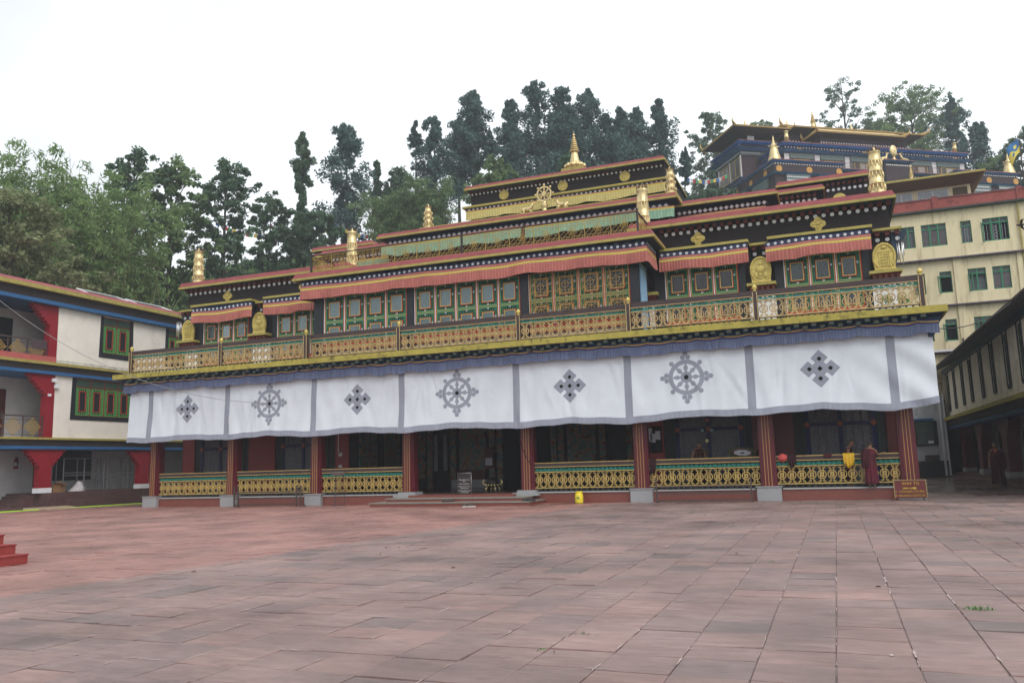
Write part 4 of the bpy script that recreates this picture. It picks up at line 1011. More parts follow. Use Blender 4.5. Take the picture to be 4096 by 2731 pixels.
# ------------------------------------------------------------------ left building: three storeys with galleries
M_cream = mat('cream_plaster', (.80, .75, .68), .85, .06, 1.2, stain='8d8878', stain_amt=.18, stain_scale=(.8, .8, .5))
M_redp = mat('crimson_paint', (.25, .010, .020), .5, .10, 2)
M_blue = mat('blue_trim', (.025, .11, .27), .6, .12)
M_bdark = mat('dark_brown_fascia', (.025, .017, .017), .8, .25, 6)
M_grn2 = mat('leaf_green_lattice', (.085, .30, .075), .6, .12, 4)
def lattice_window_x(parent, X, y0, y1, z0, z1, leaves, vent=.42, faces=1):
    """window in a wall facing +x: dark surround outside, transom vents, lattice leaves with a narrow dark pane"""
    f = faces
    wn = part('window', G().box(X-.02*f, X-.06*f, y0, y1, z0, z1), M_dark, parent)
    w = (y1-y0)/leaves
    g = G(); xa, xb = X-.02*f, X+.02*f
    for i in range(leaves+1): g.box(xa, xb, y0+w*i-.025, y0+w*i+.025, z0, z1, 0)
    for z in (z0, z1-vent, z1): g.box(xa, xb+.003*f, y0, y1, z-.025, z+.025, 0)
    part('window_frame', g, mat('dark_vermilion_frame', (.20, .03, .02), .6, .1), wn)
    for i in range(leaves):
        a, b = y0+w*i+.03, y0+w*(i+1)-.03; c = (a+b)/2; zt = z1-vent-.03; zb = z0+.03
        g = G(); pw = w*.2; p0, p1 = zb+.22, zt-.2
        xg0, xg1 = X-.018*f, X+.006*f
        for q0, q1 in ((a, a+.05), (b-.05, b)): g.box(xg0, xg1, q0, q1, zb, zt, 0)
        for q0, q1 in ((zb, zb+.05), (zt-.05, zt)): g.box(xg0, xg1, a+.05, b-.05, q0, q1, 0)
        for q0, q1 in ((c-pw-.035, c-pw), (c+pw, c+pw+.035)): g.box(xg0, xg1+.004*f, q0, q1, p0-.035, p1+.035, 1)
        for q0, q1 in ((p0-.035, p0), (p1, p1+.035)): g.box(xg0, xg1+.004*f, c-pw, c+pw, q0, q1, 1)
        for q in (a+.05+(c-pw-.05-a-.05)/2, b-.05-(b-.05-c-pw-.05)/2): g.box(xg0, xg1-.004*f, q-.022, q+.022, zb, zt, 0)
        z = zb+.13
        while z < zt-.08:
            for q0, q1 in ((a+.05, c-pw-.05), (c+pw+.05, b-.05)): g.box(xg0, xg1-.006*f, q0, q1, z-.022, z+.022, 0)
            z += .14
        for k in range(1, 6):
            q = a+.05+(b-a-.1)*k/6
            for q0, q1 in ((zb+.05, p0-.05), (p1+.05, zt-.05)): g.box(xg0, xg1-.006*f, q-.022, q+.022, q0, q1, 0)
        part('window_leaf', g, [M_grn2, M_pred], wn)
        g = G(); g.add([(X+.0*f, a, z1-vent+.03), (X+.0*f, b, z1-vent+.03), (X+.0*f, b, z1-.03), (X+.0*f, a, z1-.03)], [(0, 1, 2, 3)])
        for k in range(6): g.box(X-.01*f, X+.03*f, a, b, z1-vent+.05+k*.055, z1-vent+.075+k*.055)
        part('louvre', g, mat('grey_green_louvre', (.07, .12, .09), .5, .15), wn)
    return wn
def knot_panel_mesh():
    g = G(); 
    for k in range(-3, 4):
        g.strip([(-.3+abs(k)*.0+k*.05, -.3+.0), (.0, 0)], .0001, 0, .0001) if False else None
    for k in range(6):
        o = (k-2.5)*.085
        g.strip([(o-.20, -o-.20), (o+.20, -o+.20)] if False else [(o-.19, o*-1-.19), (o+.19, -o+.19)], .022, -.012, .012)
        g.strip([(o-.19, o+.19), (o+.19, o-.19)], .022, -.010, .010)
    for s in (-1, 1):
        g.ring(s*.40, 0, .05, .03, -.01, .01, 10); g.ring(0, s*.40, .05, .03, -.01, .01, 10)
    return g
def build_left():
    X = -22.5
    B = thing('monastery_residence', (X-4, 4, 0), 'cream three-storey residence with green lattice windows and red gallery posts at left', 'building'); Y1 = 16
    # walls of the two upper storeys, right of the gallery
    for z0, z1, hs in ((7.14, 9.98, [(2.9, 5.05, 7.95, 9.9), (7.5, 9.2, 7.95, 9.9)]), (3.42, 6.55, [(1.3, 5.3, 4.5, 6.5)])):
        g = G(); holes(g, 'x', X-.3, X, .26, Y1, z0, z1, hs); part('wall', g, M_cream, B)
    g = G(); holes(g, 'x', X-.28, X+.004, .262, 8, 7.14, 7.30, []); part('weathered_skirting', g, mat('peeling_plaster', (.55, .53, .5), .9, .2, 3, stain='30332b', stain_amt=.9, stain_scale=(1.2, 1.2, 4)), B)
    part('core', G().box(X-10, X-2.4, -6, Y1, 0, 10.4), mat('core_white_plaster', (.60, .58, .58), .9, .08, 2), B)  # white plaster, greyer than the cream outer walls
    # floor bands: ochre edge, dark fascia, blue trim
    for z, h, ov in ((10.6, .2, .5), (6.98, .14, .22), (3.31, .1, .22)):
        part('band_edge', G().box(X-3, X+ov, -6, Y1, z, z+h), M_yel2, B)
        part('band_fascia', G().box(X-3, X+ov*.55, -6, Y1, z-.43 if z > 10 else z-.31, z-.003), M_bdark, B)
        part('band_trim', G().box(X-3, X+ov*.7 if z < 10 else X+.3, -6, Y1, z-.62 if z > 10 else z-.46, z-.433 if z > 10 else z-.313), M_blue, B)
    part('roof', G().frus((X-10, X+.5, -6, Y1), (X-9.5, X+.2, -6, Y1), 10.803, 11.0), M_red, B)
    # galleries
    for z0, z1 in ((7.14, 9.98), (3.42, 6.52)):
        part('gallery_floor', G().box(X-2.4, X, -6, .25, z0-.2, z0), M_redp if z0 > 7 else M_cream, B)
        g = G(); g.box(X-.35, X+.01, -.2, .26, z0, z1)
        # stepped bracket curving to the left
        for k in range(6): g.box(X-.33, X+.0, -.2-.16*(k+1), -.2-.16*k, z1-.95+.155*k, z1)
        part('gallery_post', g, M_redp, B)
        rail = part('gallery_railing', G().box(X-.06, X, -6, -.3, z0+.98, z0+1.04).box(X-.05, X-.02, -6, -.3, z0+.82, z0+.84).box(X-.05, X-.02, -6, -.3, z0+.1, z0+.12), M_iron, B)
        for k in range(6):
            part('baluster', G().box(X-.05, X, -.34-1.03*k, -.30-1.03*k, z0, z0+1.0), M_iron, rail)
            kg = knot_panel_mesh(); kg.v = [(X-.035+v[1], -.83-1.03*k+v[0], z0+.5+v[2]) for v in kg.v]
            part('knot_panel', kg, mat('gilt_iron', (.38, .25, .07), .5, .1), rail)
    part('gallery_curb', G().box(X-.2, X+.05, -6, .2, 7.142, 7.42), mat('faded_red_curb', (.42, .10, .09), .7), B)
    part('hung_cloth', G().box(X-.0, X+.03, -1.12, -.36, 7.75, 8.15), mat('dull_purple_cloth', (.07, .045, .055), .9), B)
    # doors and windows inside the galleries
    d = part('door', G().box(X-2.4, X-2.33, -1.5, -.55, 3.43, 5.9), mat('dark_red_door', (.09, .016, .016), .5), B); part('handle', G().box(X-2.33, X-2.28, -.75, -.7, 4.4, 4.75), M_steel, d)
    part('doorway', G().box(X-2.4, X-2.34, -1.6, -.4, 7.15, 9.5), M_jamb, B)
    part('window_surround', G().box(X-2.4, X-2.36, -4.2, -2.2, 7.9, 9.7), M_jamb, B)
    lattice_window_x(B, X-2.3, -4.0, -2.4, 8.0, 9.6, 2, .3)
    # windows with black tapered surrounds
    for y0, y1, z0, z1, n, u0, u1, u2 in ((3.05, 4.85, 7.98, 9.88, 2, 2.87, 5.05, 7.72), (7.7, 9.1, 7.98, 9.88, 2, 7.5, 9.25, 7.72), (1.5, 5.1, 4.57, 6.45, 4, 1.27, 5.3, 4.35)):
        g = G(); e = X+.03
        for pts in ([(u0-.05, u2), (y0, u2), (y0, z1+.05), (u0, z1+.05)], [(y1, u2), (u1+.05, u2), (u1, z1+.05), (y1, z1+.05)], [(y0, u2), (y1, u2), (y1, z0), (y0, z0)]):
            g.prism(pts, 'yz', X-.1, e)
        part('window_surround', g, M_jamb, B)
        lattice_window_x(B, X-.02, y0, y1, z0, z1, n)
    # ground floor: red posts with brackets, white back wall, platform and steps
    part('platform', G().box(X-3, X+.55, -.2, Y1, -.1, .74), mat('purple_brown_stone', (.10, .055, .052), .5, .25, 3), B)
    part('platform_step', G().box(X+.56, X+1.0, .6, Y1, -.1, .36), MATS['purple_brown_stone'], B)
    for k in range(4): part('stair', G().box(X-2.2, X-.3, -.55-.45*k, -.21-.45*k if k == 0 else -.1-.45*k, -.1, .62-.16*k), MATS['purple_brown_stone'], B)
    part('stair_floor', G().box(X-3, X+.9, -7, -.25, -.1, .10), MATS['purple_brown_stone'], B)
    for y in (-.05, 6.2):
        g = G(); g.box(X-.3, X+.05, y-.34, y+.34, .98, 2.90)
        for k in range(5):
            for q in (-1, 1): g.box(X-.28, X+.04, y+q*(.34+.15*k), y+q*(.34+.15*(k+1)), 2.06+.165*k, 2.898)
        g2 = G().box(X-.33, X+.08, y-.37, y+.37, .74, .978)
        p = part('porch_post', g, M_redp, B); part('post_foot', g2, M_white, p)
    part('ground_floor_wall', G().box(X-2.6, X-2.41, -6, Y1, .1, 3.0), mat('ground_floor_white', (.80, .79, .81), .85, .08, 2), B)
    part('doorway', G().box(X-2.41, X-2.3, 1.25, 2.2, .75, 2.8), mat('dark_green_door', (.02, .045, .02), .6), B)
    part('window_surround', G().box(X-2.41, X-2.36, 2.4, 4.8, 1.3, 2.9), M_jamb, B)
    part('doorway', G().box(X-2.41, X-2.34, -2.6, -.75, 1.0, 2.9), M_jamb, B)
    # flood lights and small lamp on the post
    for z, dy in ((6.25, .15), (5.95, .3)):
        g = G(); g.box(X+.03, X+.16, dy-.11, dy+.11, z-.09, z+.09); part('flood_light', g, M_white, B)
    part('socket_box', G().box(X+.011, X+.05, -.12, .06, 5.45, 5.57), M_white, B)
    # solar panels on the roof
    for y in (4.6, 8.0):
        t = thing('solar_panel', (X-1.8, y, 11.0), 'tilted solar panel on the left roof, %s one' % ('nearer' if y < 6 else 'farther'), 'solar panel', 'solar panels')
        g = G(); g.add([(X-.6, y-1.4, 11.1), (X-.6, y+1.4, 11.1), (X-2.3, y+1.4, 11.75), (X-2.3, y-1.4, 11.75), (X-.6, y-1.4, 11.05), (X-.6, y+1.4, 11.05), (X-2.3, y+1.4, 11.7), (X-2.3, y-1.4, 11.7)], [(0,1,2,3), (7,6,5,4), (0,4,5,1), (1,5,6,2), (2,6,7,3), (3,7,4,0)])
        pn = part('panel', g, mat('solar_cells', (.015, .018, .03), .2, .1), t)
        g = G(); 
        for a, b in (((X-.6, y-1.4, 11.1), (X-.6, y+1.4, 11.1)), ((X-2.3, y-1.4, 11.75), (X-2.3, y+1.4, 11.75)), ((X-.6, y-1.4, 11.1), (X-2.3, y-1.4, 11.75)), ((X-.6, y+1.4, 11.1), (X-2.3, y+1.4, 11.75))): g.tube([a, b], .03, 4)
        part('frame', g, mat('aluminium_frame', (.7, .7, .72), .4, .05), pn)
        g = G()
        for dy in (-1.2, 1.2): g.tube([(X-2.2, y+dy, 10.98), (X-2.2, y+dy, 11.7)], .03, 4); g.tube([(X-.8, y+dy, 10.98), (X-.8, y+dy, 11.14)], .03, 4)
        part('leg', g, M_steel, t)
build_left()

# ------------------------------------------------------------------ yellow block behind the passage
def build_yellow():
    y0 = 26.0
    B = thing('yellow_block', (27, y0+5, 0), 'pale yellow four-storey block with green casement windows behind the temple', 'building')
    Wn = [(18.46, 19.23, 14.04, 15.42, 2, 0), (19.60, 20.99, 14.02, 15.43, 3, 1), (21.78, 22.36, 14.02, 15.40, 1, 0), (22.97, 24.34, 13.98, 15.40, 3, 2),
          (18.9, 19.55, 11.08, 12.36, 1, 3), (20.36, 21.02, 11.06, 12.38, 1, 2), (21.90, 22.87, 11.02, 12.40, 2, 3), (23.21, 24.16, 11.02, 12.40, 2, 1),
          (19.1, 19.74, 8.14, 9.42, 1, 3), (20.40, 21.03, 8.1, 9.41, 1, 2), (21.96, 22.93, 8.1, 9.44, 2, 3), (23.21, 24.2, 8.1, 9.44, 2, 1), (25.2, 26.6, 14.0, 15.4, 3, 0), (25.0, 26.2, 11.02, 12.4, 2, 0)]
    g = G(); holes(g, 'y', y0, y0+.35, 16.5, 34, 4.6, 16.3, [w[:4] for w in Wn])
    M_yb = mat('pale_yellow_plaster', (.74, .64, .42), .85, .05, .8, stain='7d6640', stain_amt=.5, stain_scale=(1.5, 1.5, .22))
    part('wall', g, M_yb, B)
    part('core', G().box(16.6, 34, y0+.5, 38, 0, 16.3), M_dark, B)
    for x in (21.16, 24.55, 28): part('pilaster', G().box(x, x+.42, y0-.10, y0-.002, 4.6, 13.1), M_yb, B)
    for z in (13.19, 10.29, 7.43): part('floor_ledge', G().box(16.5, 34, y0-.30, y0-.003, z-.09, z), mat('mouldy_purple_ledge', (.10, .075, .10), .8, .35, 2, stain='141210', stain_amt=.8), B)
    part('white_drip', G().box(16.5, 21.3, y0-.36, y0-.302, 7.43, 7.55), M_white, B)
    part('parapet', G().box(16.4, 34.1, y0-.15, y0+.2, 16.302, 16.95), mat('stained_red_parapet', (.30, .075, .065), .8, .2, 1, stain='171311', stain_amt=.85, stain_scale=(1, 1, .7)), B)
    part('parapet_cap', G().box(16.35, 34.2, y0-.2, y0+.25, 16.952, 17.03), mat('grey_red_cap', (.18, .075, .075), .8, .2), B)
    part('cornice', G().box(16.4, 34.1, y0-.32, y0-.003, 16.18, 16.299), mat('dark_green_cornice', (.035, .05, .04), .8, .4, 3), B)
    for x in (20.35, 24.9): part('parapet_pier', G().box(x, x+.3, y0-.22, y0-.202 if False else y0+.22, 16.31, 17.12), MATS['stained_red_parapet'], B)
    part('deck', G().box(16.5, 34, y0+.25, 38, 16.3, 16.5), MATS['grey_red_cap'], B)
    M_gw = mat('green_casement', (.03, .19, .10), .55, .15, 4)
    for a, b, z0, z1, n, kind in Wn:
        wn = part('window', G().box(a, b, y0+.30, y0+.34, z0, z1), [M_curtr, mat('pink_curtain', (.40, .18, .19), .9, .25, 4), M_dark, mat('grey_curtain', (.16, .17, .18), .9, .2, 4)][kind], B)
        g = G(); w = (b-a)/n; tz = z1-.3
        for i in range(n+1): x = a+w*i; g.box(max(a, x-.04), min(b, x+.04), y0+.06, y0+.17, z0, z1)
        for z in (z0+.03, tz, z1-.03): g.box(a, b, y0+.07, y0+.16, z-.04, z+.04)
        part('frame', g, M_gw, wn)
        part('pane', G().box(a, b, y0+.13, y0+.134, tz if kind in (2, 3) else z0, z1), M_glass, wn)
        if kind in (0, 2) and n > 0 and z0 > 13:
            g = G()
            for i in range(int((b-a)/.16)): g.box(a+.08+.16*i-.006, a+.08+.16*i+.006, y0+.2, y0+.212, z0, tz)
            for i in range(5): g.ring((a+b)/2, z0+.2+.2*i, .1, .088, y0+.19, y0+.2, 10)
            part('window_grille', g, M_steel, wn)
        if kind in (2, 3):      # one leaf stands open
            lw = min(.42, w*.85); g = G()
            for q in ((0, .05, z0, tz), (lw-.05, lw, z0, tz), (.05, lw-.05, z0, z0+.05), (.05, lw-.05, tz-.05, tz)): g.box(q[0], q[1], -.02, .02, q[2], q[3])
            ang = -2.0 if kind == 2 else -1.2
            put('open_leaf', g.mesh('open_leaf', M_gw), wn, (a+.02, y0+.0, 0), rot=(0, 0, ang))
    # roof-top room with broad eave
    t = B; part('roof_room', G().box(17.6, 23.2, 30, 35, 16.5, 18.9), MATS['pale_yellow_plaster'], t)
    part('roof_room_eave', G().frus((17.4, 23.45, 29.5, 35.5), (17.0, 23.9, 28.7, 35.7), 18.86, 19.2), mat('brown_eave_soffit', (.11, .07, .035), .7, .15), t)
    part('roof_room_eave_edge', G().box(16.95, 23.95, 28.66, 35.7, 19.203, 19.34), M_yel2, t)
    M_wf = mat('white_window_bars', (.6, .62, .64), .5, .05)
    for a, b in ((18.4, 19.7), (20.05, 21.85)):
        wn = part('window', G().box(a, b, 29.95, 29.998, 18.02, 18.72), mat('pale_blue_pane', (.28, .33, .37), .2, .1), t); g = G()
        for i in range(int((b-a)/.1)+1): g.box(a+.1*i-.008, a+.1*i+.008, 29.90, 29.93, 18.02, 18.72)
        for z in (18.04, 18.55, 18.70): g.box(a, b, 29.905, 29.925, z-.012, z+.012)
        for x in (a, (a+b)/2, b): g.box(x-.025, x+.025, 29.88, 29.949, 18.02, 18.72)
        part('window_bars', g, M_wf, wn)
    part('lattice_shutter', G().box(22.15, 23.0, 29.93, 29.998, 17.6, 18.7), mat('brown_lattice', (.08, .055, .025), .7, .3, 9), t)
    stupa_spire('roof_finial', (19.92, 31.2, 19.38), 1.75, .32, 'small gilded finial on the yellow block roof room')
    # drain pipes
    for x in (24.9, 21.25): part('drain_pipe', G().tube([(x, y0-.12, 16.2 if x > 24 else 8.2), (x, y0-.12, 5)], .05, 6), M_iron if x < 22 else M_yel2, B)
    # white ground-floor annex with taps and window
    A = thing('white_annex', (18.6, 25, 0), 'white plastered annex with window and wash taps at the end of the passage', 'building')
    part('wall', G().box(16.2, 19.75, 24.9, 25.95, .0, 4.75), mat('dirty_white_plaster', (.50, .51, .53), .85, .15, 1.5, stain='2a2a2a', stain_amt=.55, stain_scale=(1, 1, .5)), A)
    part('dark_dado', G().box(16.2, 19.76, 24.82, 24.898, 0, .95), mat('black_wet_dado', (.02, .022, .022), .5, .2), A)
    part('window_surround', G().box(18.0, 19.25, 24.8, 24.898, 1.85, 3.3), M_jamb, A)
    wn = part('window', G().box(18.15, 19.0, 24.76, 24.798, 1.95, 3.2), mat('dim_pane', (.06, .075, .075), .15, .2), A); g = G()
    for x in (18.17, 18.58, 18.98): g.box(x-.03, x+.03, 24.73, 24.758, 1.93, 3.22)
    for z in (1.95, 2.75, 3.2): g.box(18.14, 19.01, 24.735, 24.757, z-.03, z+.03)
    part('frame', g, mat('faded_green_frame', (.045, .10, .045), .6), wn); part('blue_lintel', G().box(17.9, 19.1, 24.78, 24.897, 3.32, 3.45), M_blue, A)
    part('notice', G().box(18.7, 18.98, 24.70, 24.728, 1.98, 2.14), M_white, wn)
    part('wash_trough', G().box(18.45, 19.2, 24.5, 24.81, 1.0, 1.3), M_iron, A)
    for x in (18.6, 18.85): part('tap', G().tube([(x, 24.89, 1.62), (x, 24.75, 1.62), (x, 24.74, 1.54)], .02, 6), M_steel, A)
    part('drain_pipe', G().tube([(19.5, 24.8, 4.7), (19.5, 24.8, .1)], .06, 6), M_white, A); part('drain_pipe', G().tube([(19.7, 24.7, 4.9), (19.7, 24.7, .1)], .045, 6), M_white, A)
build_yellow()

# ------------------------------------------------------------------ long arcade building at the right edge
def build_right():
    X = 20.0
    B = thing('arcade_building', (X+3, 14, 0), 'long cream building with narrow windows above a dark arcade at the right', 'building')
    wy = [24.3, 21.6, 18.5, 15.7, 12.5, 9.6, 6.5, 3.8, 1.0]
    g = G(); holes(g, 'x', X, X+.3, -3, 25.6, 3.42, 6.2, [(y-.32, y+.32, 3.98, 5.92) for y in wy])
    part('wall', g, mat('cream_wall_stained', (.80, .73, .60), .85, .08, 1.5, stain='5d5a2a', stain_amt=.4, stain_scale=(.8, .8, .5)), B)
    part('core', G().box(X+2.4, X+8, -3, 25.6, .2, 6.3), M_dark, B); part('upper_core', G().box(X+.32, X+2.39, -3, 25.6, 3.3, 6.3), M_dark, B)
    part('floor_edge', G().box(X-.35, X+.3, -3, 25.9, 3.25, 3.418), M_yel, B)
    part('floor_fascia', G().box(X-.2, X+.3, -3, 25.7, 2.95, 3.247), M_bdark, B); part('floor_trim', G().box(X-.1, X+.5, -3, 25.6, 2.8, 2.947), M_blue, B)
    part('eave_trim', G().box(X-.15, X+.32, -3, 25.7, 6.0, 6.25), M_navy, B)
    part('eave', G().add([(X-.55, -3, 6.32), (X-.55, 26, 6.32), (X+4.5, 26, 8.6), (X+4.5, -3, 8.6), (X-.55, -3, 6.25), (X-.55, 26, 6.25), (X+4.5, 26, 8.5), (X+4.5, -3, 8.5)], [(0,3,2,1), (4,5,6,7), (0,1,5,4), (1,2,6,5), (2,3,7,6), (3,0,4,7)]), M_bdark, B)
    g = G()
    for i in range(110): y = -2.9+i*.262; g.tube([(X-.6, y, 6.36), (X+2.5, y, 7.76)], .07, 5)
    put('roof_corrugation', g.mesh('roof_corrugation', mat('dark_rusty_sheet', (.035, .026, .024), .8, .4, 3)), B, kind='stuff')
    for y in wy:
        wn = part('window', G().box(X+.06, X+.1, y-.32, y+.32, 3.98, 5.92), mat('arcade_pane', (.05, .055, .05), .15, .3, 2), B); g = G()
        for q in (y-.3, y, y+.3): g.box(X+.01, X+.058, q-.03, q+.03, 3.98, 5.92)
        for z in (4.0, 4.6, 5.2, 5.45, 5.9): g.box(X+.012, X+.057, y-.32, y+.32, z-.03, z+.03)
        part('frame', g, mat('dark_green_frame', (.025, .06, .025), .6), wn)
        g = G(); 
        for q0, q1, z0, z1 in ((y-.42, y-.321, 3.86, 6.0), (y+.321, y+.42, 3.86, 6.0), (y-.321, y+.321, 3.8, 3.979)): g.box(X-.04, X+.1, q0, q1, z0, z1)
        part('surround', g, mat('slate_surround', (.028, .030, .045), .7), wn)
    part('drain_pipe', G().tube([(X-.08, 25.3, 6.2), (X-.08, 25.3, 3.5)], .07, 8), mat('cream_pipe', (.5, .45, .36), .6), B)
    part('platform', G().box(X+.1, X+3, 2, 26, -.1, .30), mat('red_stone_step', (.13, .065, .06), .5, .25, 3), B)
    part('platform_step', G().box(X-.25, X+.098, 2, 26, -.1, .14), MATS['red_stone_step'], B)
    for y in (5.2, 11.4, 18.2, 24.3, 28.8):
        if y > 26: continue
        g = G(); g.box(X+.4, X+.9, y-.55, y+.55, .55, 2.799)
        for k in range(5):
            for q in (-1, 1): g.box(X+.41, X+.89, y+q*(.55+.14*k), y+q*(.55+.14*(k+1)), 2.0+.16*k, 2.799)
        p = part('arcade_pillar', g, mat('dark_red_arcade', (.13, .012, .018), .5, .1), B); part('pillar_foot', G().box(X+.36, X+.94, y-.6, y+.6, .3, .549), mat('pale_foot', (.42, .40, .40), .7, .2), p)
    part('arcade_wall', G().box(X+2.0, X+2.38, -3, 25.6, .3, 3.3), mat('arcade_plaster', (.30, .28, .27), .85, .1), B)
    for y in (8, 14.8, 21.2): part('doorway', G().box(X+1.9, X+1.998, y-.8, y+.8, .3, 2.5), M_dark, B)
    # balcony rail of iron beside the far gable
    g = G()
    for z in (4.9, 5.5): g.box(X-1.1, X-.1, 25.4, 25.43, z, z+.03)
    for i in range(8): g.box(X-1.1+i*.14, X-1.08+i*.14, 25.4, 25.43, 4.5, 5.5)
    part('iron_landing', g, M_iron, B)
build_right()

# ------------------------------------------------------------------ the institute on the hill
def build_institute():
    O = (9.67, 61.04, 33.56); R = (0, 0, math.radians(33.9))
    B = put('hilltop_institute', None, None, O, R, label='brown and blue multi-tiered institute with golden roofs on the hill', cat='building')
    ca, sa = math.cos(R[2]), math.sin(R[2])
    wp = lambda u, v, z: (O[0]+u*ca-v*sa, O[1]+u*sa+v*ca, O[2]+z)
    def P(name, g, m, par=None, smooth=False): return put(name, g.mesh(name, m, smooth), par or B, O, R)
    brown = mat('plum_brown_wall', (.048, .030, .036), .85, .15, 1.5); blue = mat('weathered_blue_cornice', (.075, .215, .48), .7, .3, 2, stain='12161c', stain_amt=.7)
    gold = mat('gilt_roof_sheet', (.52, .36, .13), .5, .12, 2, metal=.35); white = mat('institute_white', (.68, .66, .68), .8, .06); paint = mat('pale_green_painted_frieze', (.12, .155, .15), .7, .35, 6)
    wd = mat('dim_window_institute', (.055, .05, .045), .25, .3, 2); yf = mat('yellow_window_frame', (.42, .30, .10), .6)
    dot = G().disc(0, 0, .085, -.02, 0, 10).mesh('white_dot', white)
    med = G().disc(0, 0, .36, -.05, 0, 18).mesh('gold_roundel', mat('orange_gold', (.55, .27, .05), .5, .15, 5))
    cnt = [0]
    def dots(u0, u1, v, z, n, side=None):
        # rows of white dots: the front rows one by one
        g = G()
        for i in range(n):
            q = u0+(u1-u0)*i/(n-1)
            if side is None: put('white_dot', dot, B, wp(q, v, z), R)
            else: put('white_dot', dot, B, wp(side, q, z), (0, 0, R[2]-math.pi/2))
    def corn(u0, u1, v0, v1, z, h=.22):
        P('cornice', G().frus((u0+.3, u1-.3, v0+.3, v1-.3), (u0, u1, v0, v1), z-h, z-.06), blue); P('cornice_cap', G().box(u0+.08, u1-.08, v0+.08, v1-.08, z-.058, z+.06), mat('faded_red_cap', (.25, .10, .09), .8, .2))
    # lower storey: recessed middle and two projecting blocks
    P('lower_wall', G().box(.3, 32.3, 2.6, 24, -9, 0), brown)
    corn(8.5, 24.5, 2.1, 24, .2)
    for u0, u1 in ((0, 9.1), (23.4, 32.4)):
        P('lower_wall', G().box(u0+.35, u1-.35, .35, 14, -9, -.15), brown); corn(u0, u1, 0, 14.3, 0)
        dots(u0+.5, u1-.5, .34, -.38, 26)
        P('lower_cornice', G().frus((u0+.2, u1-.2, .2, 14), (u0-.1, u1+.1, -.1, 14), -1.62, -1.45), blue)
        for u in (u0+.9, u0+4.6, u0+8.3): put('gold_roundel', med, B, wp(u, .33, -.97), R)
        for u in (u0+1.9, u0+5.9):
            w = P('window', G().box(u, u+2.3, .25, .34, -5, -2.9), wd); P('frieze', G().box(u-.3, u+2.6, .05, .348, -2.85, -1.65), paint, w)
            for k in range(12): put('white_dot', dot, w, wp(u-.2+.22*k, .04, -1.95), R)
            for k in range(12): put('white_dot', dot, w, wp(u-.2+.22*k, .04, -2.35), R)
    for v in (2.2, 5.4, 8.6): put('gold_roundel', med, B, wp(.33, v, -.97), (0, 0, R[2]-math.pi/2))
    dots(.5, 13, 0, -.38, 34, side=.33)
    for v in (1.6, 6.2, 10.5):
        w = P('frieze', G().box(.1, .345, v, v+3.4, -2.8, -1.7), paint)
    # railing on the recess
    g = G(); 
    for k in range(5): g.box(9.2, 23.3, 2.3, 2.34, .3+.17*k, .33+.17*k)
    for k in range(15): g.box(9.2+k, 9.24+k, 2.3, 2.34, .2, 1.1)
    P('terrace_railing', g, mat('rusty_rail', (.15, .07, .06), .7, .2))
    dots(9.6, 23, 2.55, -.25, 36)
    # upper storey
    P('upper_wall', G().box(4.3, 28.6, 4.5, 24, 0, 3.6), brown)
    P('upper_panel', G().box(4.28, 28.62, 4.47, 23.9, .2, 2.55), brown)
    for q in range(7): P('white_pier', G().box(4.26+3.95*q-.02 if q else 4.25, 4.26+3.95*q+.62, 4.40, 4.469, .2, 2.55), white)
    corn(3.75, 29.1, 3.9, 24.5, 3.78); P('cornice', G().frus((4.1, 28.8, 4.2, 24), (3.6, 29.3, 3.7, 24.6), 2.65, 2.86), blue)
    dots(4.5, 28.4, 4.49, 3.36, 62); dots(5, 23, 0, 3.36, 44, side=4.29)
    for u in (6.3, 10.6, 14.9, 19.2, 23.5, 27.5): put('gold_roundel', med, B, wp(u, 4.48, 3.0), R)
    for i in range(6):
        u = 5.2+3.95*i
        w = P('window', G().box(u, u+2.5, 4.38, 4.465, .5, 1.9), wd); g = G()
        for q in (u+.25, u+1.0, u+1.9, u+2.25): g.box(q-.04, q+.04, 4.34, 4.379, .5, 1.85)
        for z in (1.85, 1.1): g.box(u+.2, u+2.3, 4.345, 4.378, z-.04, z+.04)
        P('frame', g, yf, w); P('frieze', G().box(u-.3, u+2.8, 4.25, 4.464, 1.95, 2.6), paint, w)
        [P('jamb', G().box(q, q+.33, 4.35, 4.464, .3, 1.94), mat('grey_green_jamb', (.10, .12, .12), .7), w) for q in (u-.35, u+2.52)]
        P('curtain', G().box(u+1.05, u+1.85, 4.36, 4.379, 1.15, 1.8), mat('pale_window_curtain', (.34, .32, .30), .8), w)
    # top storey and golden roofs
    P('top_wall', G().box(8.2, 25, 9.5, 20, 3.6, 7.8), brown); P('cornice', G().frus((8, 25.2, 9.3, 20), (7.5, 25.7, 8.8, 20.5), 5.2, 5.4), blue)
    dots(8.4, 24.8, 9.49, 6.3, 42)
    put('gold_roundel', med, B, wp(9.9, 9.48, 5.9), R)
    def gold_roof(u0, u1, v0, v1, z, rise, in_u, in_v):
        r = P('golden_roof', G().frus((u0, u1, v0, v1), (u0+in_u, u1-in_u, v0+in_v, v1-in_v), z+.16, z+rise), gold)
        P('roof_soffit', G().frus((u0+2, u1-2, v0+1.2, v1-1.2), (u0+.06, u1-.06, v0+.06, v1-.06), z-.35, z-.001), mat('golden_brown_soffit', (.055, .036, .018), .6, .2, 2), r)
        g = G(); g.box(u0, u1, v0, v1, z, z+.158); P('eave_edge', g, gold, r)
        g = G(); n = int((u1-u0)/.3)
        for i in range(n): q = u0+.15+i*(u1-u0-.3)/(n-1); g.lathe([(.12, 0), (.12, .05)], 8, (q, v0-.01, z+.1))
        for i in range(int((v1-v0)/.3)): g.lathe([(.12, 0), (.12, .05)], 8, (u0-.01, v0+.15+i*.3, z+.1))
        P('eave_tiles', g, gold, r)
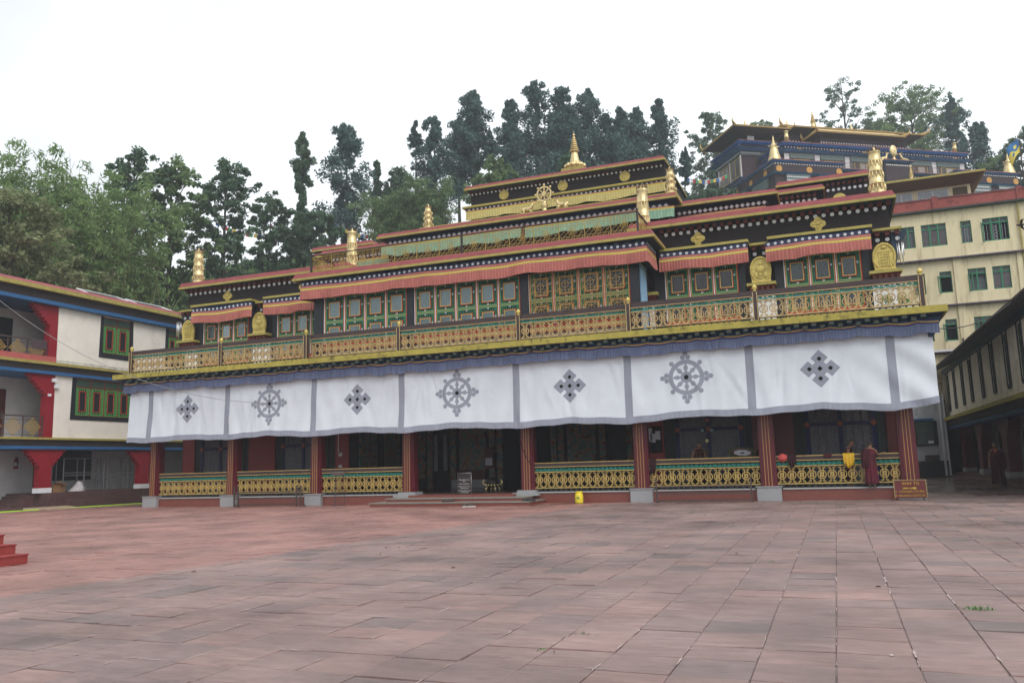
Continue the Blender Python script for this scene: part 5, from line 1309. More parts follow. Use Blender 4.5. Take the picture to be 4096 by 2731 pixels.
        for uu, vv, sx in ((u0, v0, -1), (u1, v0, 1), (u0, v1, -1)):
            P('upturned_corner', G().tube([(uu-sx*.8, vv+.8, z+.2), (uu, vv, z+.25), (uu+sx*.3, vv-.25, z+.4), (uu+sx*.35, vv-.3, z+.9)], [.2, .18, .12, .03], 7), gold, r)
    gold_roof(6.4, 26.7, 8.0, 22, 7.55, 1.9, 5, 5)
    gold_roof(9.9, 22.1, 6.0, 9.2, 6.2, .9, .8, 1.2)
    P('top_wall', G().box(10.9, 21.1, 7.0, 9.48, 3.6, 6.1), brown); dots(11, 21, 6.99, 5.3, 30)
    # left tower
    P('tower_wall', G().box(1.6, 6, 9.5, 16, -6, 6.2), brown); corn(.9, 6.4, 8.7, 16.4, 5.75); P('cornice', G().frus((1.2, 6.2, 9.1, 16.2), (.7, 6.6, 8.5, 16.6), 4.65, 4.85), blue)
    P('tower_panel', G().box(1.57, 3, 9.46, 15.9, 1.2, 4.1), brown)
    for v in (9.45, 12.2, 15.1): P('white_post', G().box(1.48, 1.569, v, v+.2, 1.2, 4.1), white)
    for v in (9.7, 12.6):
        w = P('window', G().box(1.5, 1.569, v, v+2.3, 1.6, 3.9), wd); g = G()
        for q in (v+.05, v+1.15, v+2.25): g.box(1.46, 1.499, q-.06, q+.06, 1.55, 3.95)
        for z in (1.6, 3.9): g.box(1.465, 1.498, v, v+2.3, z-.06, z+.06)
        P('frame', g, yf, w)
    P('frieze', G().box(1.45, 6, 9.38, 16, 4.12, 4.6), paint); dots(1.7, 4, 9.37, 4.4, 10); dots(9.6, 15.8, 0, 4.4, 26, side=1.44); dots(9.4, 15.8, 0, 5.45, 26, side=1.55)
    P('pale_window', G().box(2.6, 3.5, 9.44, 9.495, 6.0, 6.6), white)
    P('cornice', G().frus((1.5, 4, 9.4, 16), (1.0, 4.5, 8.9, 16.5), .95, 1.15), blue)
    gold_roof(-.1, 7.5, 7.6, 16.2, 7.0, 1.3, 2.6, 2.6)
    for u, v, z in ((3.0, 10.5, 8.2), (8, 9.3, 8.0), (17, 9.3, 8.0)): put('roof_spike', G().lathe([(.28, 0), (.3, .1), (.15, .25), (.2, .35), (.1, .45), (.15, .6), (.05, .8), (.01, 1.2)], 10).mesh('roof_spike', M_gold, True), B, wp(u, v, z), R)
    G_sp = stupa_spire('x', wp(14.5, 13.5, 9.2), 3.2, .75, None, parent=B)
    # tall gilded bell-shaped spires on the terrace corners
    def bell(u, v, z, h, label):
        t = thing('terrace_spire', wp(u, v, z), label, 'roof ornament', 'gilded spires on the institute'); p = wp(u, v, z)
        part('bell', G().lathe([(.74, 0), (.72, .05), (.55, .7), (.42, 1.25), (.34, 1.6), (.38, 1.66), (.30, 1.75), (.16, 1.95), (.2, 2.0), (.12, 2.08), (.16, 2.15), (.08, 2.3), (.1, 2.4), (.02, 2.75)], 18), M_gold, t, True, loc=p, scale=(1, 1, h/2.75))
        g = G()
        for k in range(4): a = k*math.pi/2+.6; g.tube([(.3*math.cos(a), .3*math.sin(a), 1.6), (.6*math.cos(a), .6*math.sin(a), 1.55), (.7*math.cos(a), .7*math.sin(a), 1.68)], [.07, .06, .03], 6)
        part('makara_heads', g, M_gold, t, True, loc=p, scale=(1, 1, h/2.75))
    bell(.8, .9, .06, 2.95, 'gilded bell-shaped spire on the left terrace corner of the institute'); bell(31.5, .9, .06, 2.6, 'gilded bell-shaped spire on the right terrace corner of the institute')
    for u, v, z, h, n in ((5.2, 5.2, 3.84, 1.9, 'left'), (28.2, 5.2, 3.84, 1.8, 'right')):
        t = thing('terrace_cylinder', wp(u, v, z), 'slim gilded cylinder ornament at the %s end of the institute upper cornice' % n, 'roof ornament', 'gilded cylinders on the institute')
        part('drum', G().lathe([(.3, 0), (.27, .5*h), (.3, .52*h), (.25, .55*h), (.22, .85*h), (.32, .9*h), (.1, .95*h), (.02, h)], 14), M_gold, t, True, loc=wp(u, v, z))
    # porch with wheel and deer
    P('porch_block', G().box(15.0, 18.6, 1.2, 2.59, -4, .75), brown); corn(14.8, 18.8, .9, 2.9, 1.1); dots(15.2, 18.4, 1.19, .55, 14)
    t = thing('porch_emblem', wp(16.8, 1.9, 1.17), 'gilded oval emblem between two deer on the institute porch', 'roof ornament'); p = wp(16.8, 1.9, 1.17)
    g = G(); g.lathe([(.4, 0), (.3, .2), (.15, .5), (.1, .7)], 12); g.ell((0, 0, 1.4), (.5, .18, .7)); part('emblem', g, M_gold, t, True, loc=p, rot=R)
    for s in (-1, 1):
        d = thing('institute_deer', wp(16.8+1.35*s, 1.9, 1.17), 'gilded kneeling deer on the %s of the institute porch emblem' % ('left' if s < 0 else 'right'), 'statue', 'institute deer'); p = wp(16.8+1.35*s, 1.9, 1.17); q = -s
        g = G(); g.tube([(-.5*q, 0, .35), (-.1*q, 0, .38), (.25*q, 0, .42), (.4*q, 0, .8), (.45*q, 0, 1.0)], [.1, .22, .2, .1, .08], 8); g.tube([(.42*q, 0, 1.05), (.7*q, 0, .98)], [.1, .05], 7); g.box(-.6, .6, -.2, .2, 0, .2)
        for yy in (-.1, .1): g.tube([(.2*q, yy, .3), (.5*q, yy, .2)], [.09, .05], 6); g.tube([(-.4*q, yy, .32), (-.1*q, yy*1.6, .2)], [.14, .06], 6); g.tube([(.4*q, yy*.6, 1.1), (.34*q, yy*1.5, 1.3)], [.05, .01], 5)
        part('deer_body', g, M_gold, d, True, loc=p, rot=R)
    g = G()
build_institute()

# ------------------------------------------------------------------ trees
L_con = leafmat('conifer_needles', (.026, .064, .064), (.100, .180, .155), .22)
L_bro = leafmat('broad_leaves', (.048, .100, .040), (.225, .325, .140), .32)
L_dkb = leafmat('dark_broad_leaves', (.030, .072, .045), (.135, .220, .122), .3)
L_bam = leafmat('bamboo_leaves', (.080, .150, .045), (.280, .400, .160), .38)
L_brn = leafmat('olive_brown_leaves', (.095, .120, .052), (.300, .340, .170), .36)
M_bark = mat('grey_brown_bark', (.055, .045, .038), .9, .35, 5, bump=.5, bscale=12)
M_culm = mat('bamboo_culm', (.12, .12, .05), .6, .25, 3)
def leaf_quads(C, rad, n, size, asp=2.2, droop=0., r=rng):
    """n leaves per clump around centres C (k,3) with radii rad (k,3); leaf = pointed quad"""
    k = len(C); idx = np.repeat(np.arange(k), n); m = len(idx)
    d = r.normal(size=(m, 3)); d /= np.linalg.norm(d, axis=1)[:, None]
    q = r.random(m)**.45
    p = C[idx]+d*rad[idx]*q[:, None]
    a = r.normal(size=(m, 3)); a[:, 2] -= droop; a += d*.6; a /= np.linalg.norm(a, axis=1)[:, None]
    b = np.cross(a, r.normal(size=(m, 3))); b /= np.linalg.norm(b, axis=1)[:, None]+1e-9
    s = size*(.6+.8*r.random(m))[:, None]
    return np.stack([p-a*s, p+b*s/asp, p+a*s, p-b*s/asp], 1)
def tree(name, x, y, top, kind, hw, label, group, n=1.0, crown0=None, lm=None, leaf=None, seed=0):
    r = np.random.default_rng(seed+100); zb = float(terr(x, y))-.1; H = top-zb
    t = thing(name, (x, y, zb), label, 'tree', group)
    C = []; R_ = []; limbs = G()
    tr = max(.10, H*.013)
    lean = r.normal(0, .012, 2)*H
    trunk = lambda f: np.array([x+lean[0]*f*f+.15*math.sin(3*f+seed), y+lean[1]*f*f, zb+H*f])
    if kind == 'con':                 # cryptomeria: uneven column of foliage sprays in tiers, with gaps
        c0 = crown0 if crown0 is not None else .35; N = int(120*n); p1, p2, p3 = r.random(3)*6
        for i in range(N):
            g = (i+.5)/N; f = c0+(1-c0)*g; a = i*2.399+r.normal()*.3; hh = H*f
            lump = .62+.26*math.sin(hh*1.15+p1+1.3*math.sin(a+p2))+.20*math.sin(hh*2.7+2*a+p3)
            env = hw*max(.2, lump)*(.55+.6*min(1, g*3.2))*min(1, ((1-g)*1.9)**.62+.10)
            rr = env*(.30+.62*r.random()); p = trunk(f)+np.array([math.cos(a)*rr, math.sin(a)*rr, -.12*rr+r.normal()*.15]); q = .20*env+.24
            C.append(p); R_.append([q, q, q*.8+.1])
            if i % 2 == 0: limbs.tube([trunk(f*.985), (trunk(f)+p)/2+np.array([0, 0, -.1]), p], [.05, .035, .015], 4)
        for ff in (.90, .935, .965, .985): C.append(trunk(ff)); R_.append([.42*(1.06-ff)*6, .42*(1.06-ff)*6, .5])
        lq = leaf or .17; per = 105; mt = lm or L_con; asp = 1.9; dr = -.3
    elif kind == 'broad':             # open broadleaf: limbs at all heights carrying separate leaf clusters
        c0 = crown0 if crown0 is not None else .35; N = int(21*n)+4
        for k in range(N):
            g = (k+.6)/N; f = c0+(1-c0)*g*.93; a = k*2.399+r.normal()*.4; e = hw*(math.sin(math.pi*min(.96, .22+.70*g))**.75)*(.7+.5*r.random())
            b0 = trunk(max(.1, f-.10-.12*(1-g))); tip = trunk(f)+np.array([math.cos(a)*e, math.sin(a)*e, .10*e+r.normal()*.3]); mid = b0*.5+tip*.5+np.array([0, 0, .12*e])
            path = lambda q: b0*(1-q)**2+2*mid*q*(1-q)+tip*q*q
            limbs.tube([path(q) for q in (0, .35, .7, 1)], [tr*.36, tr*.26, tr*.16, .015], 5)
            for q in (.45, .62, .78, .90, 1.0):
                for m_ in range(2):
                    p = path(q)+r.normal(size=3)*np.array([.17, .17, .11])*hw*.9; C.append(p); z_ = (.075*hw+.19)*(.7+.6*r.random()); R_.append([z_, z_, z_*.72])
        for j in range(5): C.append(trunk(.93+.012*j)+r.normal(size=3)*np.array([hw*.12, hw*.12, .2])); R_.append([.1*hw+.25]*3)
        lq = leaf or .14; per = 62; mt = lm or L_bro; asp = 1.6; dr = .25
    elif kind == 'column':
        c0 = crown0 if crown0 is not None else .12; N = int(95*n); p1 = r.random()*6
        for i in range(N):
            g = (i+.5)/N; f = c0+(1-c0)*g; e = hw*(.70+.24*math.sin(g*11+p1)+.14*math.sin(g*23))*(1 if g < .82 else max(.25, (1-g)/.18))
            a = r.random()*6.28; rr = max(.1, e*.72*r.random()**.6); C.append(trunk(f)+np.array([math.cos(a)*rr, math.sin(a)*rr, r.normal()*.2])); R_.append([max(.28, e*.36)]*2+[.48])
        lq = leaf or .15; per = 120; mt = lm or L_dkb; asp = 1.6; dr = .1
    elif kind == 'tuft':              # lopped trunk with a brush of foliage at the head
        c0 = crown0 if crown0 is not None else .72
        for i in range(int(40*n)):
            f = c0+(1-c0)*r.random(); g = (f-c0)/(1-c0); e = hw*math.sin(math.pi*min(.97, .2+.75*g)); a = r.random()*6.28; rr = e*.8*r.random()**.5
            C.append(trunk(f)+np.array([math.cos(a)*rr, math.sin(a)*rr, 0])); R_.append([e*.34, e*.34, .35])
        for i in range(9):
            f = .35+.35*r.random(); C.append(trunk(f)+r.normal(size=3)*np.array([.35, .35, .1])); R_.append([.32, .32, .22])
        lq = leaf or .15; per = 80; mt = lm or L_con; asp = 2; dr = 0
    elif kind == 'bamboo':            # many culms arching outward, drooping plumes
        N = int(38*n); c0 = 0
        for i in range(N):
            a = r.random()*6.28; b0 = np.array([x+r.normal()*hw*.25, y+r.normal()*hw*.25, zb]); rr = hw*(.12+.75*r.random()); h = H*(.70+.30*r.random())*(1-.16*rr/hw)
            e = b0+np.array([math.cos(a)*rr, math.sin(a)*rr, h]); mid = b0+np.array([math.cos(a)*rr*.22, math.sin(a)*rr*.22, h*.66])
            pts = [b0*(1-q)**2+2*mid*q*(1-q)+e*q*q for q in np.linspace(0, 1, 7)]
            limbs.tube(pts, [.055, .05, .045, .04, .03, .02, .01], 5)
            for q in np.linspace(.30, 1.0, 10):
                p = b0*(1-q)**2+2*mid*q*(1-q)+e*q*q; C.append(p+r.normal(size=3)*np.array([.35, .35, .2])+np.array([math.cos(a)*.3*q, math.sin(a)*.3*q, -.15])); R_.append([.55, .55, .45])
        lq = leaf or .21; per = 42; mt = lm or L_bam; asp = 4.2; dr = .7
    if kind != 'bamboo':
        pts = [trunk(f) for f in np.linspace(0, .97, 9)]; limbs.tube(pts, [tr*(1.25-1.15*f) for f in np.linspace(0, .97, 9)], 8)
    C = np.array(C); R_ = np.array(R_)
    put('crown', quads_mesh('crown', leaf_quads(C, R_, int(per), lq, asp, dr, r), mt), t)
    put('trunk', limbs.mesh('trunk', M_culm if kind == 'bamboo' else M_bark), t)
    return t
GC = 'tall trees on the hill behind the temple'
def plant_trees():
    P = [
     ('bamboo_clump', -38.7, 10.0, 26.2, 'bamboo', 6.2, 'large pale bamboo-like clump at the far left edge', 3.0, None, L_bam),
     ('leafy_tree', -30.5, 3.0, 18.2, 'broad', 4.6, 'olive brown broad tree leaning over the left roof', 1.4, .30, L_brn),
     ('bamboo_clump', -35.0, 14.0, 24.8, 'bamboo', 4.4, 'bright feathery bamboo clump behind the left building', 2.4, None, L_bam),
     ('leafy_tree', -38.0, 20.0, 28.2, 'broad', 3.3, 'tall loose broadleaf tree just right of the bamboo clump', 1.1, .30, L_dkb),
     ('leafy_tree', -36.2, 22.0, 27.6, 'broad', 3.1, 'tall loose broadleaf tree with grey twigs left of the first roof ornament', 1.0, .28, L_bro),
     ('leafy_tree', -37.6, 30.0, 30.2, 'broad', 3.4, 'dark open-crowned tree standing alone above the left wing roof', 1.0, .22, L_dkb),
     ('leafy_tree', -38.8, 38.0, 29.6, 'broad', 2.8, 'short bushy tree left of the narrow columnar tree', .8, .15, L_dkb),
     ('columnar_tree', -37.9, 42.0, 37.4, 'column', 1.75, 'narrow columnar tree covered in leaves down to its foot', 1.0, .08, L_dkb),
     ('conifer', -36.0, 48.0, 40.4, 'con', 4.2, 'tall open conifer left of the slender bare-stemmed trees', 1.0, .18, L_con),
     ('slender_tree', -34.4, 52.0, 37.2, 'column', 1.0, 'thin wispy tree just right of the open conifer', .7, .2, L_dkb),
     ('lopped_tree', -31.2, 56.0, 43.2, 'tuft', 1.05, 'slender lopped stem with a small tuft at its head', 1.0, .72, L_con),
     ('conifer', -28.5, 56.0, 43.2, 'con', 3.3, 'dark conifer right of the slender lopped stem', 1.1, .1, L_con),
     ('conifer', -27.3, 60.0, 44.2, 'con', 3.0, 'conifer with clumped crown in the middle of the left group', .9, .42, L_con),
     ('conifer', -25.3, 60.0, 47.8, 'con', 3.1, 'tallest conifer left of the gap above the temple roof', 1.0, .45, L_con),
     ('lopped_tree', -23.4, 60.0, 42.2, 'tuft', .9, 'thin wispy stem in the gap between the conifer groups', .8, .7, L_con),
     ('conifer', -22.8, 66.0, 48.3, 'con', 3.2, 'first conifer of the dense central row', 1.1, .2, L_con),
     ('conifer', -19.2, 66.0, 50.1, 'con', 4.8, 'tallest conifer of the dense central row', 1.3, .05, L_con),
     ('conifer', -16.1, 68.0, 49.6, 'con', 4.9, 'conifer behind the golden spire, left of it', 1.3, .05, L_con),
     ('conifer', -12.9, 68.0, 48.8, 'con', 5.0, 'broad conifer directly right of the golden spire', 1.3, .05, L_con),
     ('conifer', -8.9, 70.0, 46.3, 'con', 4.5, 'lower conifer right of the golden spire group', 1.2, .05, L_con),
     ('conifer', -6.9, 72.0, 46.9, 'con', 3.2, 'pointed conifer second from the right of the central row', 1.1, .08, L_con),
     ('conifer', -4.7, 74.0, 48.5, 'con', 3.2, 'open conifer at the right end of the central row', 1.0, .2, L_con),
     ('lopped_tree', .3, 60.0, 35.8, 'tuft', .8, 'small tufted tree alone left of the hilltop institute', .9, .62, L_con),
     ('bamboo_clump', -29.4, 46.0, 31.5, 'bamboo', 3.0, 'bamboo clump behind the left golden cylinder, left one', .9, None, L_bro),
     ('bamboo_clump', -25.0, 46.0, 32.4, 'bamboo', 3.2, 'bamboo clump drooping above the third roof', 1.0, None, L_bro),
     ('leafy_tree', -18.6, 50.0, 34.2, 'broad', 3.0, 'low light green tree peeping over the lantern roof', 1.0, .2, L_bro),
     ('leafy_tree', -8.6, 45.0, 31.4, 'broad', 1.3, 'small round tree beside the golden spire', .7, .4, L_dkb),
     ('leafy_tree', -.7, 100.0, 56.4, 'broad', 4.2, 'tall dark tree at the left flank of the hilltop institute', 1.3, .1, L_dkb),
     ('leafy_tree', 1.5, 96.0, 46, 'broad', 4.0, 'dense lower tree at the left flank of the hilltop institute', 1.2, .05, L_dkb),
     ('leafy_tree', 19.9, 120.0, 67.2, 'broad', 4.8, 'tall sparse tree rising behind the institute roof', .55, .35, L_dkb),
     ('leafy_tree', 23.5, 122.0, 60, 'broad', 4.0, 'medium tree between the sparse tree and the round dense tree', .9, .2, L_dkb),
     ('leafy_tree', 29.4, 115.0, 61.2, 'broad', 6.6, 'large round dense tree behind the institute', 3.2, .1, L_bro),
     ('conifer', 35.1, 112.0, 57.0, 'con', 3.4, 'spiky conifer right of the large round tree', 1.0, .1, L_con),
     ('conifer', 37.4, 108.0, 50.8, 'con', 3.2, 'shorter conifer at the right end of the institute', 1.0, .05, L_con),
     ('leafy_tree', 40.0, 90.0, 43.0, 'broad', 3.4, 'dark tree at the right edge behind the flag', 1.2, .05, L_dkb),
     ('leafy_tree', 37.3, 96.0, 41.2, 'broad', 2.8, 'low green tree between the conifer and the flag', 1.0, .05, L_bro),
     ('leafy_tree', 6.0, 112.0, 58.4, 'broad', 3.0, 'small tree top seen between the institute roofs', .7, .5, L_bro),
     ('leafy_tree', 24.5, 106.0, 52, 'broad', 4.5, 'low bright green tree along the institute roofline', 1.0, .05, L_bro),
     ('leafy_tree', -31.5, 52.0, 36.0, 'broad', 2.6, 'broadleaf tree filling in behind the bamboo clumps', 1.0, .1, L_dkb),
     ('leafy_tree', -34.5, 40.0, 27.5, 'broad', 2.6, 'low leafy tree below the open conifer', .9, .05, L_dkb),
     ('conifer', -17.6, 70, 46.5, 'con', 4.8, 'tall filling conifer between the two tallest of the central row', 1.3, 0., L_con),
     ('conifer', -14.5, 64, 45, 'con', 4.6, 'low dark conifer filling the central row behind the spire', 1.3, 0., L_con),
     ('conifer', -21, 62, 43.5, 'con', 4.2, 'low dark conifer filling the central row left of the spire', 1.2, 0., L_con),
     ('conifer', -9.8, 66, 44, 'con', 4.4, 'low dark conifer filling the central row right of the spire', 1.2, 0., L_con),
    ]
    for i, (nm, x, y, top, kind, hw, lab, n, c0, lm) in enumerate(P): tree(nm, x, y, top, kind, hw, lab, GC if y > 15 else 'trees behind the left building', n, c0, lm, seed=i*7+1)
    # shrubs behind the left building and on the slope: a mass nobody could count
    r = np.random.default_rng(5)
    for nm, box, k, lm, sz, lift in (('hillside_shrubs', (-64, -20, 21, 58), 420, L_bro, .30, .7), ('thicket', (-52, -33, -6, 20), 260, L_dkb, .34, 1.5), ('slope_ferns', (-50, -22, 20, 48), 620, L_bam, .25, .6), ('upper_wood_undergrowth', (-30, 48, 62, 118), 420, L_dkb, .42, 1.6)):
        X = r.uniform(box[0], box[1], k); Y = r.uniform(box[2], box[3], k); Z = terr(X, Y)+lift*(.3+.9*r.random(k))
        C = np.stack([X, Y, Z], -1); Rr = np.stack([1.0+r.random(k), 1.0+r.random(k), .6+.6*r.random(k)*max(1, lift)], -1)*(1 if lift < 3 else 1.3)
        put(nm, quads_mesh(nm, leaf_quads(C, Rr, 150, sz*.68, 2.0, .2, r), lm), kind='stuff', label={'hillside_shrubs': 'dense green shrubs covering the hillside', 'thicket': 'dark thicket behind the left building', 'slope_ferns': 'light green ferns on the slope', 'upper_wood_undergrowth': 'undergrowth below the upper trees'}[nm], cat='shrubs')
plant_trees()

# ------------------------------------------------------------------ things in the courtyard and porch
M_yplas = mat('yellow_plastic', (.72, .58, .03), .4, .06, 4)
def build_jug():
    x, y = 4.73, -.45
    t = thing('plastic_drum', (x, y, 0), 'yellow plastic drum with screw lid standing against the red plinth', 'container')
    part('body', G().lathe([(.13, 0), (.15, .02), (.152, .1), (.147, .11), (.152, .13), (.152, .27), (.145, .28), (.15, .3), (.13, .35), (.105, .375)], 24), M_yplas, t, True, loc=(x, y, 0))
    part('lid', G().lathe([(.112, .372), (.116, .38), (.116, .425), (.10, .432)], 20), M_yplas, t, True, loc=(x, y, 0))
    part('handle', G().tube([(-.12, 0, .37), (-.15, -.02, .40), (-.11, -.03, .43)], .01, 6).tube([(.12, 0, .37), (.15, -.02, .40), (.11, -.03, .43)], .01, 6), M_yplas, t, loc=(x, y, 0))
    g = G().box(-.05, .06, -.1535, -.1515, .16, .25); part('printed_label', g, mat('faded_green_print', (.25, .32, .05), .6, .5, 60), t, loc=(x, y, 0))
build_jug()
def build_exit_sign():
    x0, x1, y = 15.20, 16.15, -.62; xm = (x0+x1)/2
    t = thing('exit_sign', (xm, y, 0), 'maroon signboard with yellow lettering reading WAY TO EXIT leaning on the corner pedestal', 'sign')
    red = mat('faded_maroon_board', (.115, .014, .018), .6, .2, 5, stain='6b4a44', stain_amt=.15, stain_scale=(3, 3, 3)); yel = mat('sign_yellow', (.50, .32, .03), .6, .12, 8)
    rx = math.radians(-7)
    def P(nm, g, m, par=t, **k): return put(nm, g.mesh(nm, m), par, (xm, y, .07), rot=(rx, 0, 0), **k)
    P('board', G().box(-.47, .47, -.012, .012, 0, .56), red)
    g = G(); 
    for a, b, c, d in ((-.475, -.448, 0, .57), (.448, .475, 0, .57), (-.447, .447, .543, .57)): g.box(a, b, -.022, -.0125, c, d)
    P('frame', g, mat('pale_yellow_frame', (.27, .20, .08), .6, .15, 6))
    for xx in (-.36, .36): P('foot', G().box(xx-.03, xx+.03, -.06, .05, -.07, 0), M_iron)
    for txt, zz, sz, xx, al in (('WAY TO', .405, .135, .02, 'CENTER'), ('GOLDEN STUPA', .165, .108, .035, 'CENTER'), ('NALANDA INSTITUTE', .045, .095, .03, 'CENTER')):
        me = text_mesh(txt, sz, yel, al); put('lettering', me, t, (xm+xx, y-.017, .07+zz), rot=(math.pi/2+rx, 0, 0), scale=(.93 if sz > .1 else .82, 1, 1), kind='stuff')
    g = G(); g.prism([(-.20, .325), (.10, .325), (.10, .355), (.20, .305), (.10, .255), (.10, .285), (-.20, .285), (-.235, .255), (-.20, .305), (-.235, .355)], 'xz', -.017, -.0125); ar = P('arrow', g, yel)
    me = text_mesh('EXIT', .062, mat('sign_dark', (.03, .008, .008), .6)); put('lettering', me, ar, (xm-.02, y-.0205, .07+.287), rot=(math.pi/2+rx, 0, 0))
    for zz in (.20, .075): P('bullet', G().disc(-.415, zz, .018, -.017, -.0125, 10), yel)
build_exit_sign()
def build_info_board():
    x0, x1, y, z0 = -.22, .36, -.25, .29
    t = thing('notice_stand', ((x0+x1)/2, y, z0), 'black upright notice stand with white text at the entrance steps', 'sign'); xm = (x0+x1)/2
    part('panel', G().box(x0, x1, y-.012, y+.012, z0+.02, z0+.88), mat('brown_black_panel', (.022, .014, .013), .4, .2), t)
    g = G()
    for x in (x0, x1): g.tube([(x, y, z0), (x, y, z0+.9)], .009, 6)
    g.tube([(x0, y, z0+.9), (x1, y, z0+.9)], .009, 6); g.tube([(x0, y, z0+.02), (x1, y, z0+.02)], .009, 6)
    part('steel_frame', g, M_steel, t, True)
    for x in (x0, x1): part('foot', G().tube([(x, y-.16, z0+.008), (x, y+.16, z0+.008)], .012, 6), M_steel, t)
    wt = mat('white_lettering', (.55, .55, .55), .6, .02)
    for i, (tx, zz) in enumerate((('•Please Remove your', .63), ('Shoes', .565), ('•Please Keep Silence', .47), ('•Please Do Not Touch', .37), ('Anything Inside', .305), ('•No Photography Inside', .21), ('the Shrine Hall', .145))):
        put('lettering', text_mesh(tx, .062, wt), t, (xm, y-.0135, z0+zz), rot=(math.pi/2, 0, 0), scale=(.88, 1, 1))
build_info_board()
def shoe(g, x, y, z, a, l=.27, col=0):
    c, s = math.cos(a), math.sin(a); R2 = lambda u, v: (x+u*c-v*s, y+u*s+v*c)
    vs = []
    prof = [(-.5, .30, .085), (-.25, .34, .10), (0, .32, .085), (.3, .36, .055), (.5, .22, .04)]
    n = 8; rows = []
    for u, w_, h in prof:
        for k in range(n):
            q = math.pi*k/(n-1); px, py = R2(u*l, w_*l*.5*math.cos(q)); rows.append((px, py, z+.018+h*math.sin(q)))
    fs = [(i*n+k, i*n+k+1, (i+1)*n+k+1, (i+1)*n+k) for i in range(4) for k in range(n-1)]+[tuple(range(n)), tuple(4*n+k for k in range(n-1, -1, -1))]
    g.add(rows, fs, 0)
    sole = [(-.52, .16), (-.3, .18), (0, .165), (.3, .19), (.5, .12), (.54, 0)]; pts = [R2(u*l, v*l) for u, v in sole]+[R2(u*l, -v*l) for u, v in sole[::-1][1:]]
    g.prism(pts, 'xy', z, z+.022, 1)
def build_shoes():
    for (x, y, z, n, cu, lab) in ((.95, -2.05, 0, 'pair of canvas shoes', (.06, .045, .03), 'pair of dark canvas shoes with white soles before the entrance steps'), (-.15, -1.5, .155, 'slippers', (.05, .03, .02), 'pair of brown sandals on the lower entrance step'), (3.05, -1.45, .155, 'slip', (.025, .022, .025), 'dark shoes at the right end of the lower step')):
        t = thing('pair_of_shoes', (x, y, z), lab, 'shoes', 'shoes left at the entrance')
        for k in (0, 1):
            g = G(); shoe(g, x+.2*k, y+.04*k, z+.001, .35+.25*k); part('shoe', g, [mat('shoe_upper_%d' % int(x*10), cu, .7, .3, 20), M_white if z == 0 else M_dark], t)
build_shoes()
def rack(name, pts, label, uprights, rails, r=.025, depth=.0):
    t = thing(name, pts[0], label, 'rack'); (x0, y0, _), (x1, y1, _) = pts
    for f in uprights: part('upright', G().box(x0+(x1-x0)*f-r, x0+(x1-x0)*f+r, y0+(y1-y0)*f-r, y0+(y1-y0)*f+r, 0, .86), M_iron, t)
    for z in rails: part('rail', G().box(x0, x1, y0-r*.9, y0+r*.9, z-r, z+r), M_iron, t)
    for f in uprights[::len(uprights)-1]: part('foot', G().box(x0+(x1-x0)*f-r, x0+(x1-x0)*f+r, y0-.02, y0+.35, .0, .04), M_iron, t)
    return t
rack('shoe_rack', ((7.6, -.55, 0), (10.82, -.55, 0)), 'brown iron shoe rack with three rails before the right balustrade', (0, 1), (.06, .30, .55))
t = rack('shoe_rack', ((-10.7, -.5, 0), (-7.3, -.5, 0)), 'brown iron shoe rack before the left balustrade', (0, .06, .94, 1), (.10, .35, .6))
def build_basin():
    x, y = -5.4, -.6
    t = thing('basin_stand', (x, y, 0), 'steel wash basin on a thin wire stand by the left balustrade', 'basin')
    part('basin', G().lathe([(.18, 1.22), (.25, 1.25), (.31, 1.33), (.34, 1.35), (.34, 1.36), (.30, 1.345), (.24, 1.265), (.02, 1.25)], 24), mat('dull_aluminium', (.35, .34, .33), .4, .12, 6, metal=.6), t, True, loc=(x, y, 0))
    for a in (.5, 2.6, 4.7): part('leg', G().tube([(.26*math.cos(a), .26*math.sin(a), 0), (.20*math.cos(a), .20*math.sin(a), 1.25)], .012, 6), M_iron, t, loc=(x, y, 0))
    for z, r in ((.55, .24), (.03, .27)): part('hoop', G().tube([(r*math.cos(k*.5236), r*math.sin(k*.5236), z) for k in range(13)], .009, 5), M_iron, t, loc=(x, y, 0))
build_basin()
def build_burner():
    x, y, z = .48, 1.6, .405
    t = thing('incense_burner', (x, y, z), 'dark bronze incense burner with golden dragon handles inside the entrance', 'incense burner'); dk = mat('dark_bronze', (.02, .016, .012), .4, .2, metal=.5)
    part('bowl', G().lathe([(.1, .16), (.24, .19), (.29, .26), (.28, .34), (.22, .38), (.25, .41), (.2, .47), (.08, .52), (.05, .56)], 20), dk, t, True, loc=(x, y, z))
    g = G()
    for i in range(14): a = i*.4488; g.ell((.29*math.cos(a), .29*math.sin(a), .26), (.05, .05, .05), 6, 4)
    part('gilt_swags', g, M_gold, t, True, loc=(x, y, z), kind='stuff')
    for s in (-1, 1): part('dragon_handle', G().tube([(s*.26, 0, .28), (s*.40, 0, .30), (s*.43, 0, .40), (s*.36, 0, .45), (s*.41, 0, .50)], [.03, .045, .04, .03, .012], 7), M_gold, t, True, loc=(x, y, z))
    for a in (.6, 2.2, 3.9, 5.5): part('foot', G().tube([(.22*math.cos(a), .22*math.sin(a), .2), (.30*math.cos(a), .30*math.sin(a), .1), (.26*math.cos(a), .26*math.sin(a), 0)], [.05, .04, .03], 7), M_gold, t, True, loc=(x, y, z))
build_burner()
